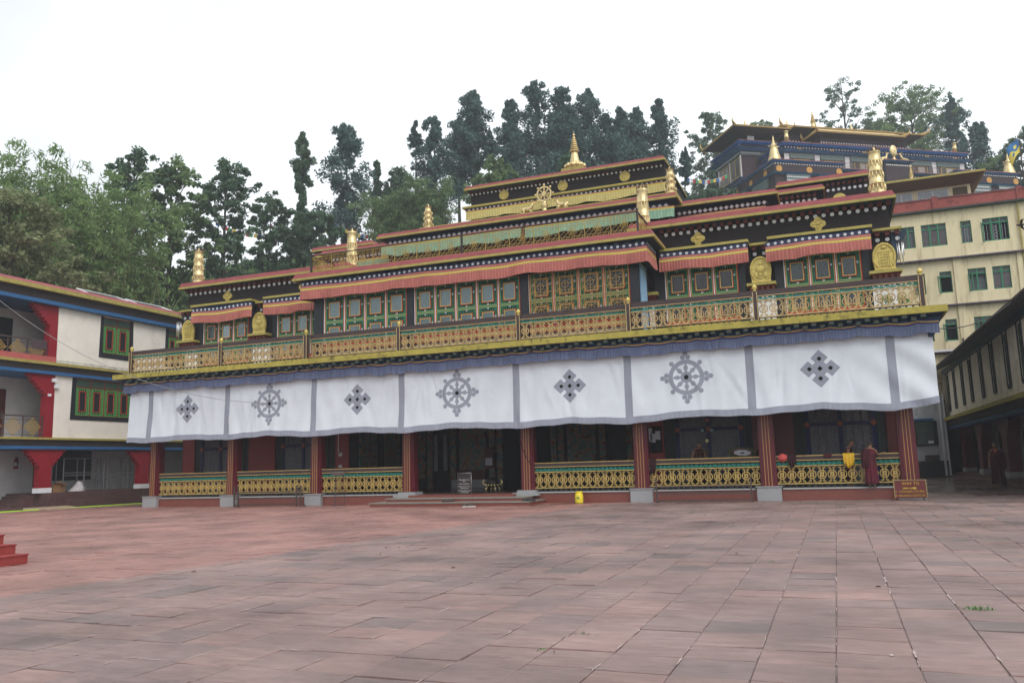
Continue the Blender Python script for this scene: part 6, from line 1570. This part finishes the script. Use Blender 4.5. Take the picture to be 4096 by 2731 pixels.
def drape(name, x0, x1, y, ztop, drop_f, drop_b, m, label, cat='cloth', seed=0, lump=.03):
    """cloth thrown over the balustrade rail: hangs in front, folds over the top, hangs behind"""
    r = np.random.default_rng(seed); n = 26; u = np.linspace(0, 1, n); rows = []
    ph = r.random()*6; env = .6+.4*np.sin(np.pi*u)**.6+.05*np.sin(u*11+ph)+.03*r.normal(size=n)
    prof = [(-.09, -1.0), (-.095, -.75), (-.09, -.5), (-.088, -.25), (-.085, -.03), (-.05, .012), (.0, .022), (.05, .012), (.085, -.03), (.09, -.5), (.09, -1)]
    for k, (dy, q) in enumerate(prof):
        z = ztop+(q*drop_f*env if k < 5 else (q if k < 8 else q*drop_b)) if k not in (4, 5, 6, 7) else ztop+q+0*u
        w = 1-.12*abs(min(q, 0))
        xx = (x0+x1)/2+(u-.5)*(x1-x0)*w
        rows.append(np.stack([xx, y+dy+(-lump*abs(q)*(1+np.sin(u*19+ph+q*2)) if k < 5 else 0*u), z+0*u], -1))
    o = put(name, grid_mesh(name, np.array(rows), m), label=label, cat=cat)
    md = o.modifiers.new('thick', 'SOLIDIFY'); md.thickness = .012; md.offset = 0
    return o
ZR = 1.505
drape('draped_cloth', 13.78, 14.14, .2, ZR, .46, .3, mat('saffron_yellow_satin', (.66, .40, .012), .45, .1, 4), 'bright yellow satin cloth hanging over the right balustrade rail', seed=1, lump=.045)
drape('draped_cloth', 12.02, 12.30, .2, ZR, .40, .3, mat('dark_maroon_cloth', (.030, .006, .010), .9, .2, 4), 'dark maroon cloth hanging beside the coral bundle on the right balustrade', seed=2)
drape('draped_cloth', 7.26, 7.50, .2, ZR, .52, .3, MATS['dark_maroon_cloth'], 'dark maroon cloth hanging next to the pillar at the shoe rack', seed=3)
drape('draped_cloth', 13.18, 13.44, .2, ZR, .10, .1, mat('maroon_cloth', (.085, .010, .018), .9, .2, 4), 'small maroon cloth folded on the rail left of the yellow cloth', seed=4)
def bundle(x, y, z, rx, rz, m, label):
    r = np.random.default_rng(3); nu, nv = 28, 18; P = np.zeros((nv, nu+1, 3))
    for j in range(nv):
        ph = math.pi*j/(nv-1)
        for i in range(nu+1):
            a = 2*math.pi*i/nu; k = 1+.10*math.sin(3*a+2*ph)+.08*math.sin(7*a-5*ph)+.06*math.sin(9*ph+2*a)
            P[j, i] = (x+rx*k*math.sin(ph)*math.cos(a), y+.12*k*math.sin(ph)*math.sin(a), z+rz*k*math.cos(ph))
    return put('cloth_bundle', grid_mesh('cloth_bundle', P, m), label=label, cat='cloth')
bundle(11.86, .12, 1.43, .145, .125, mat('coral_pink_cloth', (.55, .085, .08), .8, .12, 5), 'coral pink cloth bundle stuffed on the rail beside the pillar')
def build_drum():
    # painted octagonal disc seen tilted behind the rail
    x, y, z = 10.48, .75, 1.66
    t = thing('painted_disc', (x, y, z-.3), 'octagonal painted disc with white centre propped behind the balustrade', 'painted disc'); R3 = (math.radians(20), math.radians(3), 0)
    oc = lambda r: [(r*math.cos(k*math.pi/4+.39), r*.36*math.sin(k*math.pi/4+.39)) for k in range(8)]
    for r, a, b, c in ((.55, -.02, .02, (.012, .02, .014)), (.50, -.026, -.0205, (.22, .15, .03)), (.475, -.031, -.0265, (.02, .035, .02)), (.37, -.036, -.0315, (.12, .02, .02)), (.31, -.042, -.0365, (.42, .42, .46)), (.07, -.06, -.0425, (.02, .03, .02))):
        put('ring_layer', G().prism(oc(r), 'xz', a, b).mesh('ring_layer', mat('disc_%d' % int(r*1000), c, .6, .1)), t, (x, y, z), rot=R3)
    part('prop', G().box(x-.05, x+.05, y+.03, y+.08, .41, z-.05), M_iron, t)
build_drum()
def build_table():
    t = thing('work_table', (9.6, 1.1, .405), 'low work table behind the right balustrade', 'table')
    part('table_top', G().box(8.5, 10.9, .75, 1.5, 1.12, 1.16), M_brown, t)
    for x in (8.6, 10.8):
        for y in (.82, 1.42): part('leg', G().box(x-.03, x+.03, y-.03, y+.03, .405, 1.119), M_brown, t)
    k = thing('bamboo_trellis', (9.2, .95, 1.16), 'small open bamboo trellis standing on the work table', 'trellis'); g = G()
    for i in range(6): g.tube([(8.82+.15*i, .95, 1.16), (8.82+.15*i, .95, 1.76)], .01, 5)
    for z in (1.5, 1.72): g.tube([(8.76, .95, z), (9.66, .95, z)], .01, 5)
    part('lattice', g, mat('brown_cane', (.10, .055, .025), .7), k)
    for i, (x, z, c) in enumerate(((9.28, 2.87, (.30, .10, .09)), (9.08, 2.50, (.10, .20, .18)), (9.43, 2.49, (.10, .20, .18)), (9.23, 2.12, (.46, .42, .18)))):
        o = thing('paper_globe', (x, 1.0, z), ('reddish', 'greenish left', 'greenish right', 'pale yellow')[i]+' small globe hanging in the right porch bay', 'globe', 'hanging globes')
        part('ball', G().ell((0, 0, 0), (.07, .07, .07), 14, 10), mat('globe_%d' % i, c, .6), o, True, loc=(x, 1.0, z)); part('cord', G().tube([(0, 0, .07), (0, 0, 5.62-z)], .004, 4), M_dark, o, loc=(x, 1.0, z))
build_table()

# left side: extinguisher, boxes, sack, pipe racks, ramp, red steps, hose
def build_left_things():
    X = -22.5
    t = thing('fire_extinguisher', (X-2.28, .18, 1.95), 'red fire extinguisher with pale label hung on the white wall at left', 'fire extinguisher'); p = (X-1.1, -1.4, 1.15)
    # hung on the side wall beside the stairs
    p = (X-2.28, .18, 1.95)
    part('cylinder', G().lathe([(.09, 0), (.1, .02), (.1, .42), (.07, .48), (.03, .5)], 16), mat('extinguisher_red', (.20, .015, .015), .35), t, True, loc=p)
    part('label_band', G().lathe([(.102, .14), (.102, .32)], 16), mat('grey_label', (.4, .4, .42), .6), t, True, loc=p); part('valve', G().box(-.03, .03, -.03, .03, .5, .58).tube([(.03, 0, .56), (.12, 0, .5), (.12, 0, .2)], .012, 5), M_dark, t, loc=p)
    for i, (y, x, w_, h, lab) in enumerate(((.85, X-.4, .45, .40, 'brown cardboard box at the foot of the red post'), (1.25, X-.55, .40, .30, 'smaller cardboard box beside the white sack'))):
        b = thing('cardboard_box', (x, y, .74), lab, 'box', 'cardboard boxes'); part('carton', G().box(x-.2, x+.2, y-w_/2, y+w_/2, .74, .74+h), mat('cardboard', (.28, .15, .07), .85, .12, 4), b)
        g = G(); g.add([(x+.2, y-w_/2, .74+h), (x+.2, y+w_/2, .74+h), (x+.32, y+w_/2, .80+h), (x+.32, y-w_/2, .80+h)], [(0, 1, 2, 3)]); g.add([(x-.2, y+w_/2, .74+h), (x+.2, y+w_/2, .74+h), (x+.2, y+w_/2+.1, .84+h), (x-.2, y+w_/2+.1, .84+h)], [(0, 1, 2, 3)]); part('flap', g, MATS['cardboard'], b)
    r = np.random.default_rng(9); P = np.zeros((14, 25, 3))
    for j in range(14):
        ph = j/13
        for i in range(25):
            a = 2*math.pi*i/24; k = (1-ph)**.55*(1+.13*math.sin(3*a+4*ph)+.08*math.sin(8*a+3*ph)); P[j, i] = (X-.7+.30*k*math.cos(a)+.1*ph, 2.45+.42*k*math.sin(a)+.12*math.sin(3*ph), .745+.46*ph+.05*math.sin(2*a)*ph)
    put('white_sack', grid_mesh('white_sack', P, mat('white_plastic_sack', (.5, .46, .48), .5, .12, 6)), label='slumped white plastic sack between the pipe racks', cat='sack')
    for y0, y1, lab in ((1.4, 3.9, 'steel pipe rack standing nearer the red post'), (4.15, 6.1, 'steel pipe rack standing farther along the porch')):
        q = thing('pipe_rack', (X-.6, (y0+y1)/2, .74), lab, 'rack', 'pipe racks on the left porch')
        for y in (y0, (y0+y1)/2 if y1-y0 > 2.2 else y1-.6, y1):
            for dx in (0, -.5): part('upright', G().tube([(X-.45+dx, y, .74), (X-.45+dx, y, 2.42)], .03, 6), mat('grey_steel_pipe', (.13, .135, .15), .5), q)
        for z in (1.55, 1.68, 2.40): part('rail', G().tube([(X-.45, y0, z), (X-.45, y1, z)], .025, 6), MATS['grey_steel_pipe'], q)
    put('wooden_ramp', G().add([(X+1.0, -1.9, .11), (X+1.0, .45, .11), (X+2.1, .3, .02), (X+2.1, -1.4, .02), (X+1.0, -1.9, .04), (X+1.0, .45, .04), (X+2.1, .3, .0), (X+2.1, -1.4, .0)], [(0,1,2,3), (7,6,5,4), (0,4,5,1), (1,5,6,2), (2,6,7,3), (3,7,4,0)]).mesh('wooden_ramp', mat('pale_plywood', (.36, .27, .18), .7, .15, 3)), label='pale plywood ramp lying at the foot of the left stairs', cat='ramp')
    pts = [(-17.2, 8.2, .015), (-18.8, 6.2, .015), (-20.0, 3.2, .015), (-20.45, .6, .015), (-20.8, -1.0, .015), (-21.0, -2.6, .015), (-21.3, -5, .015)]
    put('garden_hose', G().tube(pts, .035, 8).mesh('garden_hose', mat('bright_green_hose', (.35, .62, .04), .5, .06), True), label='bright green hose lying along the foot of the left porch', cat='hose')
    s = thing('red_steps', (-.5, -19.6, 0), 'low red painted steps cut off by the left edge of the picture', 'steps')
    rp = mat('brick_red_paint', (.27, .04, .035), .55, .12, 3, stain='4a1512', stain_amt=.4)
    for k in range(3):
        p = part('step', G().box(-2.2, .12-.30*k, -20.3, -18.97-.01*k, .165*k+.001, .165*(k+1)-.022), rp, s); part('tread', G().box(-2.2, .135-.30*k, -20.3, -18.955-.01*k, .165*(k+1)-.021, .165*(k+1)), rp, p)
build_left_things()

# cables, flag, bird, grass tufts, litter
def cable(name, a, b, sag, r, label, m=None):
    pts = [tuple(a[i]+(b[i]-a[i])*t-(sag*4*t*(1-t) if i == 2 else 0) for i in range(3)) for t in np.linspace(0, 1, 24)]
    put(name, G().tube(pts, r, 5).mesh(name, m or mat('grey_cable', (.25, .25, .25), .6), True), label=label, cat='cable')
cable('overhead_cable', (-22.0, -4.6, 10.4), (-8.8, -.78, 4.35), 1.35, .012, 'thin pale cable sagging from the left roof across the white banner')
cable('overhead_cable', (16.9, -1.1, 5.3), (19.42, 1.5, 6.33), .25, .016, 'dark cable from the temple ledge to the right roof', mat('dark_cable', (.05, .05, .05), .6))
cable('hanging_cable', (2.2, -.03, 2.9), (2.9, -.02, 1.35), .35, .010, 'thin black cable looped against the pillar right of the entrance', M_dark)
def build_flag():
    x, y, z0 = 26.3, 30.2, 16.5
    t = thing('flag_and_pole', (x, y, z0), 'blue and yellow flag with a wave emblem on a pole at right', 'flag')
    part('pole', G().tube([(x, y, z0), (x+.02, y, 21.6)], [.045, .03], 8), M_iron, t)
    nx, nz = 26, 22; P = np.zeros((nz, nx, 3))
    for j in range(nz):
        for i in range(nx):
            u, v = i/(nx-1), j/(nz-1); P[j, i] = (x-u*(.80-.25*v), y+.12*math.sin(u*5+v*2)*u, 21.45-.88*v-.80*u*u*(.6+.4*v)-.1*u)
    me = grid_mesh('flag_cloth', P, [mat('flag_blue', (.04, .15, .34), .8, .05), mat('flag_yellow', (.68, .56, .10), .8, .05)])
    mi = []
    for j in range(nz-1):
        for i in range(nx-1):
            u, v = (i+.5)/(nx-1), (j+.5)/(nz-1)
            edge = .56+.16*math.sin(2*math.pi*(u-.1))
            k = v > edge
            if math.hypot((u-.38)*1.0, (v-.40)) < .13: k = True
            if math.hypot((u-.66), (v-.72)) < .11: k = False
            mi.append(int(k))
    me.polygons.foreach_set('material_index', mi); put('flag_cloth', me, t)
build_flag()
def build_bird():
    x, y, z = 21.7, 10, 10.95
    g = G(); g.tube([(-.17, 0, .0), (-.08, 0, .01), (.03, 0, .0), (.12, 0, .02), (.17, 0, .025)], [.02, .045, .05, .035, .01], 8)
    for s in (-1, 1): g.add([(.03, s*.03, .02), (-.06, s*.03, .02), (-.1, s*.2, .06), (-.14, s*.36, .0), (.0, s*.22, .07)], [(0, 1, 2, 4), (2, 3, 4)])
    g.add([(-.15, -.02, 0), (-.15, .02, 0), (-.26, .05, 0), (-.26, -.05, 0)], [(0, 1, 2, 3)])
    put('pigeon', g.mesh('pigeon', mat('dark_feathers', (.03, .03, .04), .7)), None, (x, y, z), rot=(math.radians(35), 0, math.radians(170)), label='dark pigeon flying before the yellow block', cat='bird')
build_bird()
def grass(x, y, n, h, label, seed):
    r = np.random.default_rng(seed); V = []
    for i in range(n):
        a = r.random()*6.28; b = np.array([x+r.normal()*.06, y+r.normal()*.035, 0]); d = np.array([math.cos(a), math.sin(a), 0])*h*(.3+.9*r.random()); t = b+d+np.array([0, 0, h*(.3+.7*r.random())]); w_ = np.array([-math.sin(a), math.cos(a), 0])*.006
        m_ = b*.5+t*.5+np.array([0, 0, h*.12]); V.append([b-w_, b+w_, m_+w_*.8, m_-w_*.8]); V.append([m_-w_*.8, m_+w_*.8, t+w_*.1, t-w_*.1])
    put('grass_tuft', quads_mesh('grass_tuft', np.array(V), mat('fresh_grass', (.07, .17, .035), .7, .2, 9)), label=label, cat='grass', group='grass tufts in the joints')
for i, (x, y, n, h, lab) in enumerate(((14.71, -20.70, 46, .045, 'largest grass tuft growing between slabs at the right foreground'), (11.4, -22.6, 10, .016, 'tiny grass tuft in a joint at the bottom middle'), (11.25, -23.3, 10, .018, 'tiny grass tuft in a joint at the bottom edge'), (12.6, -17.2, 12, .02, 'tiny grass tuft far along a joint'), (13.6, -4.3, 18, .045, 'small grass tuft near the temple front'))): grass(x, y, n, h, lab, i)
def litter():
    r = np.random.default_rng(2); bm = mat('dry_leaf_brown', (.10, .035, .015), .8, .3, 9); wm = mat('pale_crumb', (.55, .5, .47), .8)
    spots = [(5.57, -15.88), (5.84, -15.86), (6.05, -16.93), (4.34, -19.55), (13.9, -19.4), (12.0, -16.2), (8.2, -18.5), (15.9, -17.4)]
    for i, (x, y) in enumerate(spots):
        g = G(); a = r.random()*6; l = .045
        g.add([(x+l*math.cos(a), y+l*math.sin(a), .008), (x-.02*math.sin(a), y+.02*math.cos(a), .022), (x-l*math.cos(a), y-l*math.sin(a), .006), (x+.02*math.sin(a), y-.02*math.cos(a), .006)], [(0, 1, 2, 3)])
        lab = ('left one of two dry leaves lying close together in mid courtyard', 'right one of two dry leaves lying close together in mid courtyard', 'dry leaf just in front of the close pair', 'dark dry leaf lying at the edge of the redder slabs', 'dry leaf near the large grass tuft', 'dry leaf lying in mid pavement right of centre', 'dry leaf lying left of centre in the foreground', 'dry leaf farthest to the right on the pavement')[i]
        put('dry_leaf', g.mesh('dry_leaf', bm), label=lab, cat='leaf', group='dry leaves on the pavement')
    V = []
    for i in range(420):
        x, y = r.uniform(-6, 19), r.uniform(-24, -2); s = .006+.02*r.random()**3; a = r.random()*3; c, q = s*math.cos(a), s*math.sin(a)
        V.append([(x+c, y+q, .006), (x-q*.6, y+c*.6, .0065), (x-c, y-q, .006), (x+q*.6, y-c*.6, .0065)])
    put('pavement_crumbs', quads_mesh('pavement_crumbs', np.array(V), wm), kind='stuff', label='pale crumbs scattered over the pavement', cat='crumbs')
litter()
def pots():
    for i, (x, lab) in enumerate(((15.6, 'white flower pot with plant behind the right balcony railing, left one'), (16.1, 'white flower pot with plant behind the right balcony railing, right one'))):
        t = thing('flower_pot', (x, .6, 6.05), lab, 'flower pot', 'pots on the balcony'); p = (x, .6, 6.05)
        part('pot', G().lathe([(.14, 0), (.24, .12), (.26, .26), (.2, .38), (.22, .4)], 16), mat('glazed_white_pot', (.5, .52, .5), .25, .15, 9), t, True, loc=p)
        r = np.random.default_rng(i); V = leaf_quads(np.array([[x, .6, 6.62]]), np.array([[.2, .2, .2]]), 60, .09, 3, 0, r); put('plant_leaves', quads_mesh('plant_leaves', V, L_bam), t)
pots()
def prayer_flags():
    cols = [(.05, .12, .35), (.6, .6, .62), (.40, .05, .05), (.06, .25, .10), (.55, .42, .08)]
    def line(a, b, sag, n, lab):
        t = thing('prayer_flag_line', a, lab, 'prayer flags', 'lines of prayer flags'); P = [np.array([a[i]+(b[i]-a[i])*f-(sag*4*f*(1-f) if i == 2 else 0) for i in range(3)]) for f in np.linspace(0, 1, n+1)]
        part('cord', G().tube([tuple(p) for p in P], .012, 4), M_white, t)
        for i in range(n):
            p, q = P[i], P[i+1]; d = q-p; o = np.array([.05*math.sin(i*2.1), .12*math.sin(i*1.3), 0])
            put('prayer_flag', quads_mesh('prayer_flag', np.array([[p+d*.06, q-d*.06, q-d*.06+np.array([0, 0, -.42])+o, p+d*.06+np.array([0, 0, -.42])+o]]), mat('prayer_%d' % (i % 5), cols[i % 5], .9)), t)
    line((-41, 40, 27.6), (-36.5, 46, 28.0), .8, 22, 'line of small prayer flags strung left of the open conifer')
    line((-36.2, 46, 28.4), (-29.5, 48, 27.2), .9, 24, 'line of small prayer flags strung right of the open conifer')
    line((-44, 36, 27.0), (-38.6, 40, 26.2), .7, 16, 'line of faded prayer flags among the bushes left of the columnar tree')
    line((.5, 60, 32.5), (4.5, 64, 33.5), .5, 14, 'line of prayer flags beside the small tufted tree')
prayer_flags()

# ------------------------------------------------------------------ people
M_skin = mat('brown_skin', (.27, .135, .085), .55, .08, 9)
M_hair = mat('cropped_black_hair', (.045, .035, .032), .8, .2, 30)
M_rob = mat('maroon_robe', (.052, .008, .013), .9, .15, 4)
M_rob2 = mat('brighter_maroon_skirt', (.095, .010, .022), .9, .12, 4)
M_org = mat('orange_shirt', (.52, .14, .02), .8, .08, 6)
def hand(g, w, d, side, curl=.3):
    """palm, four fingers of unequal length and a thumb leaving the side of the palm; w wrist, d pointing direction"""
    d = Vector(d).normalized(); x = d.cross(Vector((0, 1, 0)) if abs(d.y) < .8 else Vector((0, 0, 1))).normalized(); n = x.cross(d); w = Vector(w)
    g.tube([w-d*.01, w+d*.04, w+d*.085], [.026, .036, .034], 8)
    for k, (o, l) in enumerate(((-.028, .065), (-.010, .078), (.010, .072), (.027, .056))):
        p = w+d*.08+x*o; q = p+d*l*.5+n*curl*.02; e = q+(d*(1-curl)+n*curl).normalized()*l*.5; g.tube([p, q, e], [.0105, .010, .0075], 6)
    p = w+d*.03+x*(.03*side); g.tube([p, p+x*(.03*side)+d*.025, p+x*(.035*side)+d*.06], [.013, .012, .008], 6)
def person(name, loc, yaw, h, label, head=(0, -.02, 0), tilt=0., arms=None, feet=((-.09, 0), (.09, 0)), robe='stand', lean=0., shoes=False, upper='shawl', skirt=None):
    k = h/1.75; g = G()
    L = lambda z: lean*max(0, z-.9)            # forward lean of the trunk (towards -y)
    hc = Vector((head[0], head[1]-L(1.6), 1.615+head[2]))
    g.ell(hc, (.076, .097, .112), 16, 12); g.ell(hc+Vector((0, -.028, -.055)), (.056, .066, .068), 12, 8)
    g.ell(hc+Vector((0, -.100, -.020)), (.014, .020, .026), 8, 6); g.ell(hc+Vector((0, -.088, .022)), (.05, .014, .012), 8, 6)      # nose, brow
    g.ell(hc+Vector((0, -.086, -.062)), (.024, .012, .010), 8, 5); g.ell(hc+Vector((0, -.07, -.10)), (.025, .022, .02), 8, 5)           # mouth, chin
    for s in (-1, 1): g.ell(hc+Vector((s*.078, .012, -.015)), (.012, .024, .034), 8, 6)
    g.tube([(0, .01-L(1.36), 1.36), tuple(hc+Vector((0, .02, -.07)))], [.062, .054], 10)
    g.tube([(-.17, .0-L(1.37), 1.37), (0, .005-L(1.4), 1.405), (.17, .0-L(1.37), 1.37)], [.068, .075, .068], 10)
    for z, r in ((1.24, (.175, .115, .17)), (1.05, (.155, .11, .15)), (.93, (.165, .12, .12))): g.ell((0, -L(z), z), r, 16, 10)
    for (fx, fy), s in zip(feet, (-1, 1)):
        g.tube([(s*.085, 0, .92), (s*.09+(fx-s*.09)*.5, fy*.45-.02, .50), (fx, fy+.02, .085)], [.088, .062, .042], 10); g.tube([(fx, fy+.05, .045), (fx, fy-.05, .035), (fx+s*.012, fy-.16, .025)], [.036, .042, .028], 8)
    if arms is None: arms = (((-.22, 0, 1.1), (-.24, -.05, .84)), ((.22, 0, 1.1), (.24, -.05, .84)))
    for s, (el, wr) in zip((-1, 1), arms):
        sh = Vector((s*.185, -L(1.36), 1.36)); el = Vector(el); wr = Vector(wr); g.tube([sh, (sh+el)/2, el], [.058, .052, .043], 10); g.tube([el, (el+wr)/2, wr], [.044, .039, .028], 10); hand(g, wr, wr-el, -s)
    me0 = g.mesh('tmp', M_skin); o = bpy.data.objects.new('tmp', me0); COL.objects.link(o); md = o.modifiers.new('r', 'REMESH'); md.mode = 'VOXEL'; md.voxel_size = .0105; sm = o.modifiers.new('s', 'SMOOTH'); sm.iterations = 3; sm.factor = .5
    bpy.context.view_layer.update(); me = bpy.data.meshes.new_from_object(o.evaluated_get(bpy.context.evaluated_depsgraph_get())); bpy.data.objects.remove(o)
    me.name = 'body'; me.materials.clear(); me.materials.append(M_skin); me.materials.append(M_hair); me.materials.append(mat('dark_eye', (.012, .01, .01), .4)); me.materials.append(mat('lip_brown', (.16, .06, .05), .5))
    mi = []
    for p in me.polygons:
        c = p.center-hc; m_ = 0
        if c.length < .16:
            if c.z > .048-.6*max(0, c.y+.06) and (c.z > .055 or c.y > .02) and c.z > -.07: m_ = 1
            if c.y < -.07 and abs(abs(c.x)-.032) < .014 and abs(c.z-.006) < .008: m_ = 2
            if c.y < -.08 and abs(c.x) < .024 and abs(c.z+.062) < .006: m_ = 3
        mi.append(m_)
    me.polygons.foreach_set('material_index', mi); me.polygons.foreach_set('use_smooth', [True]*len(mi)); me.update()
    t = put(name, None, None, loc, (0, 0, yaw), label=label, cat='person')
    W = dict(loc=loc, rot=(0, 0, yaw), scale=(k, k, k))
    put('body', me, t, **W)
    def loft(nm, rings, m_, folds=.012, nf=9, ph=0., twist=0., open_top=True):
        n = 64; a = np.linspace(0, 2*np.pi, n+1); zs = [q[0] for q in rings]; R_ = []
        zz = np.linspace(zs[0], zs[-1], 26); F = [np.interp(-zz, [-q[0] for q in rings], [q[i] for q in rings]) for i in (1, 2, 3, 4)]
        for j, z in enumerate(zz):
            f = j/25; w_ = folds*(.25+f)*(np.sin(nf*a+ph+twist*f)+.5*np.sin(2.3*nf*a+1.7*ph-twist*f))
            R_.append(np.stack([F[0][j]+(F[2][j]+w_)*np.cos(a), F[1][j]+(F[3][j]+w_)*np.sin(a), z+.012*np.sin(3*a+ph)*f], -1))
        ob = put(nm, grid_mesh(nm, np.array(R_), m_), t, **W); s_ = ob.modifiers.new('th', 'SOLIDIFY'); s_.thickness = .008; s_.offset = 0; return ob
    fx = (feet[0][0]+feet[1][0])/2; fy = (feet[0][1]+feet[1][1])/2; sp = abs(feet[0][1]-feet[1][1])
    loft('skirt', [(1.02, 0, -L(1.0), .172, .135), (.9, 0, -L(.9), .195, .15), (.6, fx*.3, fy*.3, .20, .165+sp*.15), (.13, fx*.7, fy*.7, .215+.0, .19+sp*.32)], skirt or M_rob2, .022, 9, ph=h*7)
    loft('vest', [(1.425, 0, -L(1.42), .10, .085), (1.39, 0, -L(1.39), .19, .105), (1.25, 0, -L(1.25), .198, .138), (1.0, 0, -L(1.0), .182, .14)], M_rob2 if upper == 'shawl' else M_rob, .004, 5)
    if upper == 'shawl':
        loft('shawl', [(1.43, .075, -L(1.43), .125, .10), (1.37, .055, -L(1.37), .205, .125), (1.2, .045, -L(1.2), .235, .16), (1.0, .05, -L(1.0), .245, .17), (.72, .075, -.01, .215, .17)], M_rob, .024, 7, ph=1.3, twist=2.6)
        g = G(); P = np.zeros((10, 5, 3))
        for j in range(10):
            for i in range(5): P[j, i] = (-.13+.27*j/9+.035*i, -.150-.02*math.sin(j/9*math.pi)-.004*i-L(1.2), 1.02+.40*(j/9)**.9-.012*i)
        put('shawl_fold', grid_mesh('shawl_fold', P, M_rob), t, **W)
    if upper == 'shawl':
        put('collar', G().prism([(-.05, 1.44), (.05, 1.44), (.035, 1.36), (0, 1.27), (-.03, 1.36)], 'xz', -.165-L(1.36), -.07-L(1.36)).mesh('collar', M_org), t, **W)
    if shoes:
        for (fx_, fy_), s in zip(feet, (-1, 1)): put('sandal', G().prism([(fx_-.045, fy_+.09), (fx_+.045, fy_+.09), (fx_+.055, fy_-.1), (fx_+.03, fy_-.2), (fx_-.03, fy_-.2), (fx_-.055, fy_-.1)], 'xy', .0, .018).mesh('sandal', M_dark), t, **W)
    return t
person('person', (19.58, 8.6, .004), math.radians(-12), 1.84, 'monk in maroon robe and orange shirt walking alone beside the arcade, looking down', head=(-.02, -.045, -.015), arms=(((-.235, .02, 1.10), (-.255, -.03, .85)), ((.22, .02, 1.1), (.2, -.05, .9))), feet=((-.07, -.13), (.10, .14)), shoes=True, skirt=M_rob)
person('person', (14.60, -.10, .413), math.radians(174), 1.52, 'young monk seen from behind standing on the plinth and leaning over the balustrade', head=(-.03, -.07, -.02), lean=.22, arms=(((-.26, -.26, 1.2), (-.42, -.42, 1.24)), ((.24, -.25, 1.15), (.25, -.42, 1.15))), feet=((-.09, .0), (.09, -.02)), shoes=True)
person('person', (13.95, .95, .406), math.radians(80), 1.62, 'monk in profile behind the rail above the yellow cloth, looking down', head=(0, -.06, -.03), lean=.12, upper='vest', arms=(((-.24, -.06, 1.1), (-.2, -.28, 1.0)), ((.24, -.06, 1.1), (.2, -.28, 1.0))))
person('person', (8.78, 1.75, .406), math.radians(28), 1.76, 'bare-armed monk working with bowed head behind the bamboo trellis', head=(0, -.07, -.04), lean=.10, upper='vest', arms=(((-.27, -.04, 1.10), (-.12, -.25, 1.0)), ((.27, -.04, 1.10), (.12, -.27, 1.0))))
person('person', (10.02, 1.75, .406), math.radians(10), 1.28, 'crouching figure with shaven head showing just above the rail by the painted disc', head=(0, -.1, -.04), lean=.3, upper='vest')
person('person', (11.02, 1.75, .406), math.radians(-20), 1.66, 'person in shade mostly hidden behind the pillar right of the painted disc', upper='vest')
def branch():
    g = G(); b = Vector((15.02, .28, 1.60)); e = Vector((15.40, .32, 1.84)); g.tube([b, (b+e)/2+Vector((0, 0, -.02)), e], [.012, .01, .006], 5)
    for f, dx, dz in ((.5, -.02, .1), (.7, .09, .02), (.85, .0, .09)): p = b+(e-b)*f; g.tube([p, p+Vector((dx, 0, dz))], [.008, .014], 5)
    put('dry_twig', g.mesh('dry_twig', M_bark), label='short dry twig held out over the rail by the young monk', cat='twig')
branch()

# ------------------------------------------------------------------ mist over the hill
def haze():
    m = bpy.data.materials.new('mist'); m.use_nodes = True; t = m.node_tree; t.nodes.clear()
    o = nd(t, 'ShaderNodeOutputMaterial'); v = nd(t, 'ShaderNodeVolumePrincipled')
    v.inputs['Color'].default_value = (.86, .93, 1, 1); v.inputs['Density'].default_value = .00078; v.inputs['Anisotropy'].default_value = .2
    t.links.new(v.outputs[0], o.inputs['Volume'])
    put('haze', G().box(-620, 620, -320, 620, -60, 90).mesh('haze', m), kind='stuff', label='thin pale mist hanging over the hillside', cat='mist')
haze()
